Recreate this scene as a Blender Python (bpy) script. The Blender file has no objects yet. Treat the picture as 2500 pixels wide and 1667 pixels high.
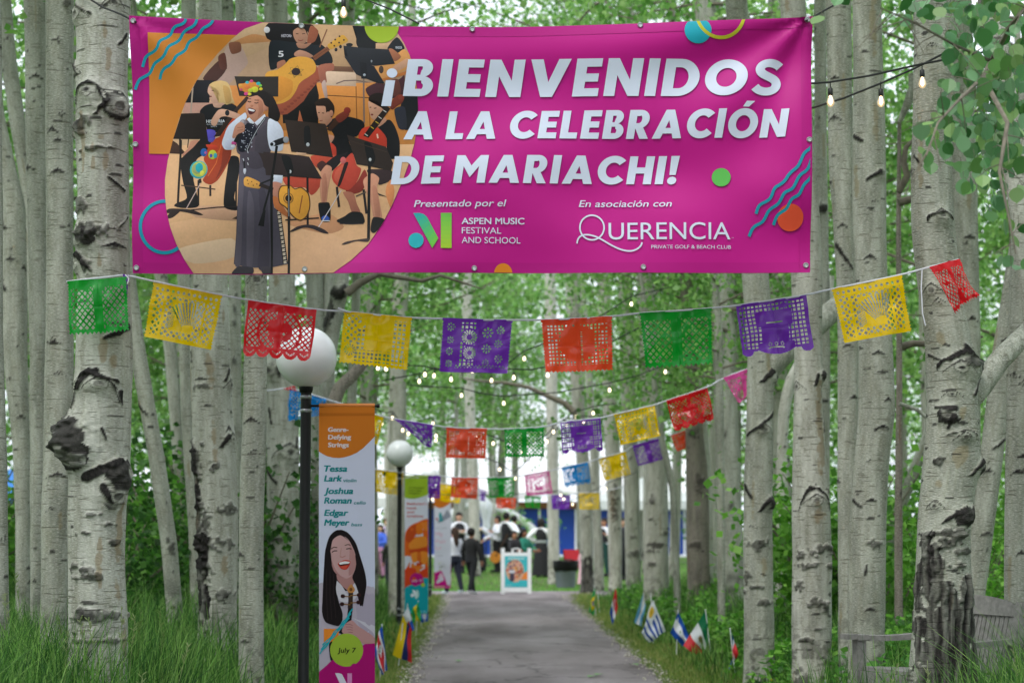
import bpy, bmesh, math, random
import numpy as np
from mathutils import Vector, Matrix

# ------------------------------------------------------------------ camera
scene = bpy.context.scene
C = scene.collection
W, H, F = 2500.0, 1667.0, 4861.0          # photograph size and focal length in its pixels
EYE, HORIZON = 1.6, 1285.0
PITCH = math.atan((HORIZON - H / 2) / F)
cam_data = bpy.data.cameras.new('camera')
cam = bpy.data.objects.new('camera', cam_data)
C.objects.link(cam)
cam.location = (0, 0, EYE)
cam.rotation_euler = (math.pi / 2 + PITCH, 0, 0)
cam_data.sensor_width = 36.0
cam_data.lens = 36.0 * F / W
cam_data.clip_start, cam_data.clip_end = 0.1, 2000.0
cam_data.dof.use_dof = True
cam_data.dof.focus_distance = 11.9
cam_data.dof.aperture_fstop = 2.8
scene.camera = cam

# ------------------------------------------------------------------ world, sun, exposure
SUN_EL, SUN_AZ = math.radians(56), math.radians(212)   # azimuth clockwise from +Y
world = bpy.data.worlds.new('World')
scene.world = world
world.use_nodes = True
wn = world.node_tree.nodes
wl = world.node_tree.links
for n in list(wn):
    wn.remove(n)
sky = wn.new('ShaderNodeTexSky')
sky.sky_type = 'NISHITA'
sky.sun_disc = False
sky.sun_elevation = SUN_EL
sky.sun_rotation = SUN_AZ
sky.air_density, sky.dust_density, sky.ozone_density = 1.0, 6.0, 1.0
hs = wn.new('ShaderNodeHueSaturation')
hs.inputs['Saturation'].default_value = 0.45
# high thin overcast: bright cloud over most of the clear sky
wtc = wn.new('ShaderNodeTexCoord')
cn = wn.new('ShaderNodeTexNoise'); cn.inputs['Scale'].default_value = 2.2; cn.inputs['Detail'].default_value = 6
cr = wn.new('ShaderNodeMapRange'); cr.inputs[1].default_value, cr.inputs[2].default_value = 0.30, 0.60; cr.inputs[3].default_value, cr.inputs[4].default_value = 0.55, 0.95
cmix = wn.new('ShaderNodeMix'); cmix.data_type = 'RGBA'
cmix.inputs['B'].default_value = (8.6, 9.2, 10.2, 1)
wl.new(wtc.outputs['Generated'], cn.inputs['Vector'])
wl.new(cn.outputs['Fac'], cr.inputs[0])
wl.new(cr.outputs[0], cmix.inputs['Factor'])
bg = wn.new('ShaderNodeBackground')
bg.inputs['Strength'].default_value = 0.12
wo = wn.new('ShaderNodeOutputWorld')
wl.new(sky.outputs['Color'], hs.inputs['Color'])
wl.new(hs.outputs['Color'], cmix.inputs['A'])
wl.new(cmix.outputs['Result'], bg.inputs['Color'])
wl.new(bg.outputs['Background'], wo.inputs['Surface'])
sun_data = bpy.data.lights.new('sun', 'SUN')
sun_data.energy = 1.3
sun_data.angle = math.radians(24)
sun_data.color = (1.0, 0.96, 0.90)
sun = bpy.data.objects.new('sun', sun_data)
C.objects.link(sun)
sdir = Vector((math.sin(SUN_AZ) * math.cos(SUN_EL), math.cos(SUN_AZ) * math.cos(SUN_EL), math.sin(SUN_EL)))
sun.rotation_euler = sdir.to_track_quat('Z', 'Y').to_euler()
sun.location = sdir * 60
scene.view_settings.view_transform = 'Standard'
scene.view_settings.look = 'None'
scene.view_settings.exposure = 0.78
scene.view_settings.gamma = 1.0
scene.cycles.use_denoising = True
scene.cycles.max_bounces = 8
scene.cycles.transparent_max_bounces = 16

# ------------------------------------------------------------------ helpers
R = random.Random(11)
_ct, _st = math.cos(PITCH), math.sin(PITCH)

def P(sx, sy, Y):
    """the point of the place seen at photo pixel (sx, sy) at distance Y along the path"""
    a, b = (sx - W / 2) / F, (H / 2 - sy) / F
    dy, dz = _ct - b * _st, _st + b * _ct
    t = Y / dy
    return Vector((a * t, Y, EYE + dz * t))

def ground_pt(sx, sy):
    a, b = (sx - W / 2) / F, (H / 2 - sy) / F
    dy, dz = _ct - b * _st, _st + b * _ct
    t = -EYE / dz
    return Vector((a * t, dy * t, 0.0))

def path_x(y):
    return 0.26 - 0.0148 * (y - 20.4)

def sstep(a, b, x):
    t = np.clip((x - a) / (b - a), 0, 1)
    return t * t * (3 - 2 * t)

def hash2(ix, iy, seed):
    h = np.sin(ix * 127.1 + iy * 311.7 + seed * 74.7) * 43758.5453
    return h - np.floor(h)

def vnoise(x, y, seed=0):
    ix, iy = np.floor(x), np.floor(y)
    fx, fy = x - ix, y - iy
    fx, fy = fx * fx * (3 - 2 * fx), fy * fy * (3 - 2 * fy)
    a, b = hash2(ix, iy, seed), hash2(ix + 1, iy, seed)
    c, d = hash2(ix, iy + 1, seed), hash2(ix + 1, iy + 1, seed)
    return (a * (1 - fx) + b * fx) * (1 - fy) + (c * (1 - fx) + d * fx) * fy

def terrain(x, y):
    x, y = np.asarray(x, float), np.asarray(y, float)
    d = np.abs(x - path_x(y)) - 1.33
    side = sstep(0.25, 1.9, d) * (1 - sstep(30, 45, y))
    amp = np.where(x < 0, 0.42, 0.32)
    bump = (vnoise(x * 0.6, y * 0.6, 5) - 0.5) * 0.14 * sstep(0.4, 1.5, d) * (1 - sstep(40, 46, y))
    return side * amp + bump + 0.22 * sstep(50, 62, y)

def tz(x, y):
    return float(terrain(x, y))

def lin(hexs, gain=1.0):
    hexs = hexs.lstrip('#')
    o = []
    for i in (0, 2, 4):
        c = int(hexs[i:i + 2], 16) / 255.0
        c = c / 12.92 if c <= 0.04045 else ((c + 0.055) / 1.055) ** 2.4
        o.append(min(0.88, c * gain))
    return tuple(o) + (1.0,)

def tag(o, label=None, cat=None, group=None, kind=None):
    if label: o['label'] = label
    if cat: o['category'] = cat
    if group: o['group'] = group
    if kind: o['kind'] = kind
    return o

def empty(name, loc=(0, 0, 0), rz=0.0):
    o = bpy.data.objects.new(name, None)
    o.empty_display_size = 0.2
    o.location = loc
    o.rotation_euler = (0, 0, rz)
    C.objects.link(o)
    return o

def link(name, mesh, mat=None, parent=None):
    if mat is not None and not mesh.materials:
        mesh.materials.append(mat)
    o = bpy.data.objects.new(name, mesh)
    C.objects.link(o)
    if parent is not None:
        o.parent = parent
    return o

def np_mesh(name, V, faces, pt=None, smooth=True):
    """faces: int array (n,3) or (n,4); pt: dict name -> (n,) float / (n,3) vector / (n,4) colour"""
    V = np.asarray(V, np.float32)
    faces = np.asarray(faces, np.int32)
    m = bpy.data.meshes.new(name)
    n, k = faces.shape
    m.vertices.add(len(V))
    m.vertices.foreach_set('co', V.ravel())
    m.loops.add(n * k)
    m.loops.foreach_set('vertex_index', faces.ravel())
    m.polygons.add(n)
    m.polygons.foreach_set('loop_start', np.arange(0, n * k, k, dtype=np.int32))
    m.polygons.foreach_set('loop_total', np.full(n, k, np.int32))
    if smooth:
        m.polygons.foreach_set('use_smooth', np.ones(n, bool))
    m.update(calc_edges=True)
    for an, arr in (pt or {}).items():
        arr = np.asarray(arr, np.float32)
        if arr.ndim == 1:
            a = m.attributes.new(an, 'FLOAT', 'POINT'); a.data.foreach_set('value', arr)
        elif arr.shape[1] == 3:
            a = m.attributes.new(an, 'FLOAT_VECTOR', 'POINT'); a.data.foreach_set('vector', arr.ravel())
        else:
            a = m.attributes.new(an, 'FLOAT_COLOR', 'POINT'); a.data.foreach_set('color', arr.ravel())
    return m

class MB:
    """collects shapes into one mesh"""
    def __init__(s):
        s.v, s.f = [], []
    def add(s, v, f):
        n = len(s.v)
        s.v += [tuple(p) for p in v]
        s.f += [tuple(i + n for i in q) for q in f]
        return s
    def box(s, c, size, rot=None, taper=1.0):
        hx, hy, hz = size[0] / 2, size[1] / 2, size[2] / 2
        pts = []
        for z, t in ((-hz, 1.0), (hz, taper)):
            for x, y in ((-hx, -hy), (hx, -hy), (hx, hy), (-hx, hy)):
                p = Vector((x * t, y * t, z))
                if rot is not None: p = rot @ p
                pts.append(Vector(c) + p)
        return s.add(pts, [(3, 2, 1, 0), (4, 5, 6, 7), (0, 1, 5, 4), (1, 2, 6, 5), (2, 3, 7, 6), (3, 0, 4, 7)])
    def tube(s, pts, rad, n=8, cap=True, flat=1.0):
        pts = [Vector(p) for p in pts]
        if not hasattr(rad, '__len__'): rad = [rad] * len(pts)
        v, f = [], []
        up = None
        for i, p in enumerate(pts):
            t = (pts[min(i + 1, len(pts) - 1)] - pts[max(i - 1, 0)])
            if t.length < 1e-9: t = Vector((0, 0, 1))
            t.normalize()
            if up is None:
                up = Vector((0, 1, 0)) if abs(t.y) < 0.9 else Vector((1, 0, 0))
            a = t.cross(up)
            if a.length < 1e-6: a = t.cross(Vector((1, 0, 0)))
            a.normalize()
            b = a.cross(t).normalized()
            up = b
            for k in range(n):
                w = 2 * math.pi * k / n
                v.append(p + a * (math.cos(w) * rad[i]) + b * (math.sin(w) * rad[i] * flat))
        for i in range(len(pts) - 1):
            for k in range(n):
                k2 = (k + 1) % n
                f.append((i * n + k, i * n + k2, (i + 1) * n + k2, (i + 1) * n + k))
        if cap:
            f.append(tuple(range(n - 1, -1, -1)))
            f.append(tuple(range((len(pts) - 1) * n, len(pts) * n)))
        return s.add(v, f)
    def lathe(s, prof, n=16, c=(0, 0, 0), sx=1.0, sy=1.0):
        v, f = [], []
        for r, z in prof:
            for k in range(n):
                w = 2 * math.pi * k / n
                v.append((c[0] + math.cos(w) * r * sx, c[1] + math.sin(w) * r * sy, c[2] + z))
        for i in range(len(prof) - 1):
            for k in range(n):
                k2 = (k + 1) % n
                f.append((i * n + k, i * n + k2, (i + 1) * n + k2, (i + 1) * n + k))
        f.append(tuple(range(n - 1, -1, -1)))
        f.append(tuple(range((len(prof) - 1) * n, len(prof) * n)))
        return s.add(v, f)
    def ball(s, c, r, n=14, m=10, sc=(1, 1, 1)):
        prof = []
        for i in range(m + 1):
            a = -math.pi / 2 + math.pi * i / m
            prof.append((max(1e-4, math.cos(a)) * r, math.sin(a) * r))
        v0 = len(s.v)
        s.lathe(prof, n, (0, 0, 0))
        for i in range(v0, len(s.v)):
            p = s.v[i]
            s.v[i] = (c[0] + p[0] * sc[0], c[1] + p[1] * sc[1], c[2] + p[2] * sc[2])
        return s
    def xform(s, M):
        s.v = [tuple(M @ Vector(p)) for p in s.v]
        return s
    def mesh(s, name, smooth=False):
        m = bpy.data.meshes.new(name)
        m.from_pydata(s.v, [], s.f)
        m.update()
        if smooth:
            m.polygons.foreach_set('use_smooth', [True] * len(m.polygons))
            try: m.set_sharp_from_angle(angle=math.radians(50))
            except Exception: pass
        return m
    def build(s, name, mat=None, parent=None, smooth=False):
        return link(name, s.mesh(name, smooth), mat, parent)

# ------------------------------------------------------------------ materials
def new_mat(name):
    m = bpy.data.materials.new(name)
    m.use_nodes = True
    nt = m.node_tree
    b = nt.nodes['Principled BSDF']
    return m, nt, b

def node(nt, typ, **kw):
    n = nt.nodes.new(typ)
    for k, v in kw.items():
        setattr(n, k, v)
    return n

def pmat(name, col, rough=0.6, var=0.12, scale=9.0, bump=0.0, metal=0.0, spec=0.5, translucent=0.0, coords='Object'):
    """painted / plastic / cloth surface: base colour broken up by two scales of noise, with matching roughness and bump"""
    m, nt, b = new_mat(name)
    c = lin(col) if isinstance(col, str) else col
    L = nt.links
    tc = node(nt, 'ShaderNodeTexCoord')
    n1 = node(nt, 'ShaderNodeTexNoise'); n1.inputs['Scale'].default_value = scale; n1.inputs['Detail'].default_value = 5
    L.new(tc.outputs[coords], n1.inputs['Vector'])
    mr = node(nt, 'ShaderNodeMapRange')
    mr.inputs[1].default_value, mr.inputs[2].default_value = 0.3, 0.7
    mr.inputs[3].default_value, mr.inputs[4].default_value = 1 - var, 1 + var
    L.new(n1.outputs['Fac'], mr.inputs[0])
    mx = node(nt, 'ShaderNodeMix', data_type='RGBA', blend_type='MULTIPLY')
    mx.inputs['Factor'].default_value = 1.0
    mx.inputs['A'].default_value = c
    L.new(mr.outputs[0], mx.inputs['B'])
    L.new(mx.outputs['Result'], b.inputs['Base Color'])
    b.inputs['Roughness'].default_value = rough
    b.inputs['Metallic'].default_value = metal
    b.inputs['Specular IOR Level'].default_value = spec
    if bump:
        bp = node(nt, 'ShaderNodeBump'); bp.inputs['Strength'].default_value = bump; bp.inputs['Distance'].default_value = 0.01
        L.new(n1.outputs['Fac'], bp.inputs['Height'])
        L.new(bp.outputs['Normal'], b.inputs['Normal'])
    if translucent:
        tr = node(nt, 'ShaderNodeBsdfTranslucent')
        L.new(mx.outputs['Result'], tr.inputs['Color'])
        ms = node(nt, 'ShaderNodeMixShader'); ms.inputs['Fac'].default_value = translucent
        out = nt.nodes['Material Output']
        L.new(b.outputs['BSDF'], ms.inputs[1]); L.new(tr.outputs['BSDF'], ms.inputs[2])
        L.new(ms.outputs['Shader'], out.inputs['Surface'])
    return m

def colattr_mat(name, rough=0.5, translucent=0.0, spec=0.4, vary=0.0, weave=0.0, mottle=0.0):
    """colour carried by the mesh attribute Col"""
    m, nt, b = new_mat(name)
    L = nt.links
    at = node(nt, 'ShaderNodeAttribute', attribute_name='Col')
    src = at.outputs['Color']
    if vary:
        oi = node(nt, 'ShaderNodeObjectInfo')
        mr = node(nt, 'ShaderNodeMapRange'); mr.inputs[3].default_value = 1 - vary; mr.inputs[4].default_value = 1 + vary
        L.new(oi.outputs['Random'], mr.inputs[0])
        h = node(nt, 'ShaderNodeHueSaturation')
        L.new(mr.outputs[0], h.inputs['Value'])
        L.new(src, h.inputs['Color'])
        src = h.outputs['Color']
    if mottle:                      # ink grain of a photographic print
        tc = node(nt, 'ShaderNodeTexCoord')
        for sc in (14, 70):
            nz = node(nt, 'ShaderNodeTexNoise'); nz.inputs['Scale'].default_value = sc; nz.inputs['Detail'].default_value = 6
            L.new(tc.outputs['Object'], nz.inputs['Vector'])
            mr = node(nt, 'ShaderNodeMapRange'); mr.inputs[1].default_value, mr.inputs[2].default_value = 0.25, 0.75
            mr.inputs[3].default_value, mr.inputs[4].default_value = 1 - mottle / 2, 1 + mottle / 2
            L.new(nz.outputs['Fac'], mr.inputs[0])
            mx = node(nt, 'ShaderNodeMix', data_type='RGBA', blend_type='MULTIPLY'); mx.inputs['Factor'].default_value = 1.0
            L.new(src, mx.inputs['A']); L.new(mr.outputs[0], mx.inputs['B'])
            src = mx.outputs['Result']
    L.new(src, b.inputs['Base Color'])
    b.inputs['Roughness'].default_value = rough
    b.inputs['Specular IOR Level'].default_value = spec
    if weave:
        tc = node(nt, 'ShaderNodeTexCoord')
        wv = node(nt, 'ShaderNodeTexNoise'); wv.inputs['Scale'].default_value = 240
        L.new(tc.outputs['Object'], wv.inputs['Vector'])
        bp = node(nt, 'ShaderNodeBump'); bp.inputs['Strength'].default_value = weave; bp.inputs['Distance'].default_value = 0.002
        L.new(wv.outputs['Fac'], bp.inputs['Height']); L.new(bp.outputs['Normal'], b.inputs['Normal'])
    if translucent:
        tr = node(nt, 'ShaderNodeBsdfTranslucent')
        L.new(src, tr.inputs['Color'])
        ms = node(nt, 'ShaderNodeMixShader'); ms.inputs['Fac'].default_value = translucent
        out = nt.nodes['Material Output']
        L.new(b.outputs['BSDF'], ms.inputs[1]); L.new(tr.outputs['BSDF'], ms.inputs[2])
        L.new(ms.outputs['Shader'], out.inputs['Surface'])
    return m

def emit_mat(name, col, strength):
    m, nt, b = new_mat(name)
    b.inputs['Base Color'].default_value = col
    b.inputs['Emission Color'].default_value = col
    b.inputs['Emission Strength'].default_value = strength
    return m

def bark_mat(name, pale1, pale2, dark, ochre, lentic=0.55, grey=0.0):
    m, nt, b = new_mat(name)
    L = nt.links
    at = node(nt, 'ShaderNodeAttribute', attribute_name='tuv')
    def noise(sx, sz, detail=4, rough=0.55):
        mp = node(nt, 'ShaderNodeMapping')
        mp.inputs['Scale'].default_value = (sx, sx, sz)
        L.new(at.outputs['Vector'], mp.inputs['Vector'])
        n = node(nt, 'ShaderNodeTexNoise')
        n.inputs['Scale'].default_value = 1.0; n.inputs['Detail'].default_value = detail; n.inputs['Roughness'].default_value = rough
        L.new(mp.outputs['Vector'], n.inputs['Vector'])
        return n.outputs['Fac']
    def rng(src, a, bb, c=0.0, d=1.0):
        r = node(nt, 'ShaderNodeMapRange'); r.inputs[1].default_value, r.inputs[2].default_value = a, bb
        r.inputs[3].default_value, r.inputs[4].default_value = c, d
        L.new(src, r.inputs[0]); return r.outputs[0]
    def mix(fac, a, bcol, typ='MIX'):
        x = node(nt, 'ShaderNodeMix', data_type='RGBA', blend_type=typ)
        if hasattr(fac, 'node'): L.new(fac, x.inputs['Factor'])
        else: x.inputs['Factor'].default_value = fac
        for s, v in (('A', a), ('B', bcol)):
            if hasattr(v, 'node'): L.new(v, x.inputs[s])
            else: x.inputs[s].default_value = v
        return x.outputs['Result']
    def mul(a, bb):
        x = node(nt, 'ShaderNodeMath', operation='MULTIPLY')
        L.new(a, x.inputs[0])
        if hasattr(bb, 'node'): L.new(bb, x.inputs[1])
        else: x.inputs[1].default_value = bb
        return x.outputs[0]
    col = mix(rng(noise(9, 1.6), 0.38, 0.62), lin(pale1), lin(pale2))
    col = mix(mul(rng(noise(16, 5, 6, 0.7), 0.48, 0.68), 0.55), col, lin('#726f5c'))   # weathered patches
    col = mix(mul(rng(noise(22, 3), 0.5, 0.8), 0.45), col, lin('#8d8f78'))            # grey-green powder
    col = mix(mul(rng(noise(40, 260, 3), 0.48, 0.7), 0.42), col, lin('#f1efe6'))       # fine pale scuffs
    len1 = rng(noise(7, 55, 2, 0.4), 0.60, 0.67)
    len2 = rng(noise(26, 120, 2, 0.4), 0.66, 0.72)
    col = mix(mul(len1, lentic), col, lin('#6d6a5d'))                                   # long lenticels
    col = mix(mul(len2, lentic), col, lin('#4a4742'))                                   # short dashes
    st = node(nt, 'ShaderNodeAttribute', attribute_name='stain')
    col = mix(st.outputs['Fac'], col, lin(ochre))
    mk = node(nt, 'ShaderNodeAttribute', attribute_name='mark')
    dk = mix(rng(noise(60, 40), 0.4, 0.65), lin(dark), lin('#302c2b'))
    col = mix(mk.outputs['Fac'], col, dk)
    L.new(col, b.inputs['Base Color'])
    b.inputs['Roughness'].default_value = 0.72
    b.inputs['Specular IOR Level'].default_value = 0.25
    add = node(nt, 'ShaderNodeMath', operation='ADD')
    L.new(noise(45, 60), add.inputs[0]); L.new(mul(len1, -0.8), add.inputs[1])
    add2 = node(nt, 'ShaderNodeMath', operation='ADD')
    L.new(add.outputs[0], add2.inputs[0]); L.new(mul(mk.outputs['Fac'], mul(noise(70, 40), 2.0)), add2.inputs[1])
    bp = node(nt, 'ShaderNodeBump'); bp.inputs['Strength'].default_value = 0.7; bp.inputs['Distance'].default_value = 0.007
    L.new(add2.outputs[0], bp.inputs['Height'])
    L.new(bp.outputs['Normal'], b.inputs['Normal'])
    return m
# ------------------------------------------------------------------ ground, path, lawn
def ground_mat():
    m, nt, b = new_mat('forest_floor')
    L = nt.links
    tc = node(nt, 'ShaderNodeTexCoord')
    def nz(s, d=5):
        n = node(nt, 'ShaderNodeTexNoise'); n.inputs['Scale'].default_value = s; n.inputs['Detail'].default_value = d
        L.new(tc.outputs['Object'], n.inputs['Vector']); return n.outputs['Fac']
    cr = node(nt, 'ShaderNodeValToRGB')
    e = cr.color_ramp.elements
    e[0].position, e[0].color = 0.3, lin('#3f4a22')
    e[1].position, e[1].color = 0.72, lin('#77853f')
    k = cr.color_ramp.elements.new(0.5); k.color = lin('#566d2c')
    L.new(nz(2.2), cr.inputs['Fac'])
    mx = node(nt, 'ShaderNodeMix', data_type='RGBA', blend_type='MULTIPLY'); mx.inputs['Factor'].default_value = 0.6
    L.new(cr.outputs['Color'], mx.inputs['A']); L.new(nz(45), mx.inputs['B'])
    L.new(mx.outputs['Result'], b.inputs['Base Color'])
    b.inputs['Roughness'].default_value = 0.95
    bp = node(nt, 'ShaderNodeBump'); bp.inputs['Strength'].default_value = 0.8; bp.inputs['Distance'].default_value = 0.03
    L.new(nz(30), bp.inputs['Height']); L.new(bp.outputs['Normal'], b.inputs['Normal'])
    return m

def asphalt_mat():
    m, nt, b = new_mat('worn_asphalt')
    L = nt.links
    tc = node(nt, 'ShaderNodeTexCoord')
    def nz(s, d=5, sc=(1, 1, 1)):
        mp = node(nt, 'ShaderNodeMapping'); mp.inputs['Scale'].default_value = sc
        L.new(tc.outputs['Object'], mp.inputs['Vector'])
        n = node(nt, 'ShaderNodeTexNoise'); n.inputs['Scale'].default_value = s; n.inputs['Detail'].default_value = d
        L.new(mp.outputs['Vector'], n.inputs['Vector']); return n.outputs['Fac']
    cr = node(nt, 'ShaderNodeValToRGB')
    e = cr.color_ramp.elements
    e[0].position, e[0].color = 0.28, lin('#574d4e')
    e[1].position, e[1].color = 0.75, lin('#a0969a')
    L.new(nz(0.8, 6, (1, 0.35, 1)), cr.inputs['Fac'])
    sp = node(nt, 'ShaderNodeValToRGB')
    sp.color_ramp.elements[0].position, sp.color_ramp.elements[0].color = 0.35, (0.45, 0.45, 0.45, 1)
    sp.color_ramp.elements[1].position, sp.color_ramp.elements[1].color = 0.65, (1.2, 1.2, 1.2, 1)
    L.new(nz(130, 3), sp.inputs['Fac'])
    mx = node(nt, 'ShaderNodeMix', data_type='RGBA', blend_type='MULTIPLY'); mx.inputs['Factor'].default_value = 0.7
    L.new(cr.outputs['Color'], mx.inputs['A']); L.new(sp.outputs['Color'], mx.inputs['B'])
    # crack seams: thin dark wandering lines across the path
    vo = node(nt, 'ShaderNodeTexVoronoi', feature='DISTANCE_TO_EDGE'); vo.inputs['Scale'].default_value = 0.55
    ad = node(nt, 'ShaderNodeVectorMath', operation='ADD')
    nn = node(nt, 'ShaderNodeTexNoise'); nn.inputs['Scale'].default_value = 2.5
    L.new(tc.outputs['Object'], nn.inputs['Vector']); L.new(tc.outputs['Object'], ad.inputs[0]); L.new(nn.outputs['Color'], ad.inputs[1])
    L.new(ad.outputs['Vector'], vo.inputs['Vector'])
    ck = node(nt, 'ShaderNodeMapRange'); ck.inputs[1].default_value, ck.inputs[2].default_value = 0.005, 0.022
    ck.inputs[3].default_value, ck.inputs[4].default_value = 0.45, 1.0
    L.new(vo.outputs['Distance'], ck.inputs[0])
    mx2 = node(nt, 'ShaderNodeMix', data_type='RGBA', blend_type='MULTIPLY'); mx2.inputs['Factor'].default_value = 1.0
    L.new(mx.outputs['Result'], mx2.inputs['A']); L.new(ck.outputs[0], mx2.inputs['B'])
    L.new(mx2.outputs['Result'], b.inputs['Base Color'])
    b.inputs['Roughness'].default_value = 0.85
    bp = node(nt, 'ShaderNodeBump'); bp.inputs['Strength'].default_value = 0.5; bp.inputs['Distance'].default_value = 0.006
    L.new(nz(160, 3), bp.inputs['Height']); L.new(bp.outputs['Normal'], b.inputs['Normal'])
    return m

# one sheet to the horizon, fine near the path
xs = np.unique(np.concatenate([np.linspace(-14, 14, 141), np.array([-400, -200, -100, -60, -40, -28, -20, 20, 28, 40, 60, 100, 200, 400])]))
ys = np.unique(np.concatenate([np.linspace(-6, 60, 199), np.array([-400, -150, -60, -25, -12, 70, 85, 110, 150, 220, 400, 900])]))
gx, gy = np.meshgrid(xs, ys)
gz = terrain(gx, gy)
V = np.stack([gx.ravel(), gy.ravel(), gz.ravel()], 1)
nx_, ny_ = len(xs), len(ys)
idx = np.arange(nx_ * ny_).reshape(ny_, nx_)
Q = np.stack([idx[:-1, :-1], idx[:-1, 1:], idx[1:, 1:], idx[1:, :-1]], -1).reshape(-1, 4)
tag(link('ground', np_mesh('ground', V, Q), ground_mat()), kind='structure')

# path: straight run with ragged edges, meeting a cross path in front of the lawn
def path_mesh():
    ysp = np.linspace(-4, 47.2, 520)
    half = 1.33 + (vnoise(ysp * 2.3, ysp * 0, 1) - 0.5) * 0.10
    half2 = 1.33 + (vnoise(ysp * 2.1, ysp * 0 + 9, 2) - 0.5) * 0.10
    flare = np.clip((ysp - 42.5) / 4.5, 0, 1) ** 2.2
    lx = path_x(ysp) - half - flare * 1.2
    rx = path_x(ysp) + half2 + flare * 1.2
    V, Q = [], []
    ts = np.linspace(0, 1, 13)
    for i, y in enumerate(ysp):
        for t in ts:
            x = lx[i] * (1 - t) + rx[i] * t
            V.append((x, y, 0.012 + 0.02 * (1 - (2 * t - 1) ** 2)))
    n = len(ts)
    for i in range(len(ysp) - 1):
        for k in range(n - 1):
            a = i * n + k
            Q.append((a, a + 1, a + n + 1, a + n))
    return np_mesh('path', V, Q)
asphalt = asphalt_mat()
tag(link('path', path_mesh(), asphalt), kind='structure')
V, Q = [], []
cxs = np.linspace(-16, 16, 161)
for x in cxs:
    w = (vnoise(np.array([x * 1.9]), np.array([3.0]), 4)[0] - 0.5) * 0.16
    V += [(x, 47.2, 0.012), (x, 48.3, 0.022), (x, 49.6 + w, 0.012)]
for i in range(len(cxs) - 1):
    for k in range(2):
        a = i * 3 + k
        Q.append((a, a + 3, a + 4, a + 1))
tag(link('cross_path', np_mesh('cross_path', V, Q), asphalt), kind='structure')

# ------------------------------------------------------------------ grass
grass_m = colattr_mat('grass_blade', rough=0.55, translucent=0.42, spec=0.3)

def pick_cols(n, pal, rng, jitter=0.18):
    base = np.array([lin(c)[:3] for c in pal])
    i = rng.integers(0, len(pal), n)
    c = base[i] * (1 + (rng.random((n, 1)) - 0.5) * 2 * jitter)
    return np.concatenate([c, np.ones((n, 1))], 1)

def blades(name, xy, h, w, pal, seed, bend=0.5, segs=3, zoff=0.0):
    rng = np.random.default_rng(seed)
    n = len(xy)
    x, y = xy[:, 0], xy[:, 1]
    z = terrain(x, y) + zoff
    ang = rng.random(n) * 2 * math.pi
    bd = (0.15 + rng.random(n) ** 1.5) * bend * h
    face = rng.random(n) * math.pi
    wx, wy = np.cos(face) * w / 2, np.sin(face) * w / 2
    dx, dy = np.cos(ang), np.sin(ang)
    col = pick_cols(n, pal, rng)
    rows = []
    for k in range(segs + 1):
        t = k / segs
        cx, cy = x + dx * bd * t * t, y + dy * bd * t * t
        cz = z - 0.02 + h * (t - 0.28 * (bd / np.maximum(h, 1e-4)) * t * t)
        ww = max(0.06, (1 - t ** 1.8))
        rows.append(np.stack([cx - wx * ww, cy - wy * ww, cz], 1))
        rows.append(np.stack([cx + wx * ww, cy + wy * ww, cz], 1))
    V = np.stack(rows, 1).reshape(-1, 3)
    base = np.arange(n)[:, None] * (2 * (segs + 1))
    F_ = []
    for k in range(segs):
        F_.append(np.concatenate([base + 2 * k, base + 2 * k + 1, base + 2 * k + 3, base + 2 * k + 2], 1))
    Q = np.stack(F_, 1).reshape(-1, 4)
    cols = np.repeat(col, 2 * (segs + 1), 0)
    return np_mesh(name, V, Q, {'Col': cols})

def scatter(n, y0, y1, seed, dmin, dmax=99, side=0, power=1.0, wide=1.22):
    """random ground spots, thinning with distance, by distance from the path edge"""
    rng = np.random.default_rng(seed)
    out = []
    tot = 0
    while tot < n:
        y = y0 + (y1 - y0) * rng.random(n * 2) ** power
        x = (rng.random(n * 2) * 2 - 1) * (y * 0.262 * wide + 0.4)
        d = np.abs(x - path_x(y)) - 1.33
        ok = (d > dmin) & (d < dmax)
        if side: ok &= (np.sign(x - path_x(y)) == side)
        s = np.stack([x[ok], y[ok], d[ok]], 1)
        out.append(s); tot += len(s)
    return np.concatenate(out)[:n]

TALL = ['#487530', '#33602a', '#5b8a3c', '#74994e', '#3f6a2e', '#2c5524', '#6fa048', '#86ae58']
def tall(name, n, y0, y1, seed, side, hmul=1.0):
    s = scatter(n, y0, y1, seed, 0.12 if y1 < 14 else 0.30, 99, side, 1.15)
    rng = np.random.default_rng(seed + 1)
    patch = vnoise(s[:, 0] * 1.3, s[:, 1] * 1.3, seed)
    keep = rng.random(n) < (0.35 + patch)
    s, patch = s[keep], patch[keep]
    edge = np.where((s[:, 1] < 14) & (side > 0), sstep(0.0, 0.2, s[:, 2]), sstep(0.25, 1.3, s[:, 2]))
    h = (0.10 + 0.42 * edge * (0.55 + 0.75 * patch)) * (0.6 + 0.7 * rng.random(len(s))) * hmul
    h *= np.where(s[:, 1] > 42, 0.6, 1.0)
    w = 0.006 + 0.00035 * s[:, 1] + 0.004 * rng.random(len(s))
    tag(link(name, blades(name, s[:, :2], h, w, TALL, seed + 2, 0.65), grass_m), kind='stuff')
tall('tall_grass', 60000, 8.5, 45.5, 21, -1, 1.05)
tall('tall_grass', 46000, 8.5, 45.5, 31, 1, 0.95)
tall('tall_grass', 11000, 8.8, 12.9, 33, 1, 1.45)
tall('tall_grass', 6000, 8.8, 12.8, 35, -1, 1.15)

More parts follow.
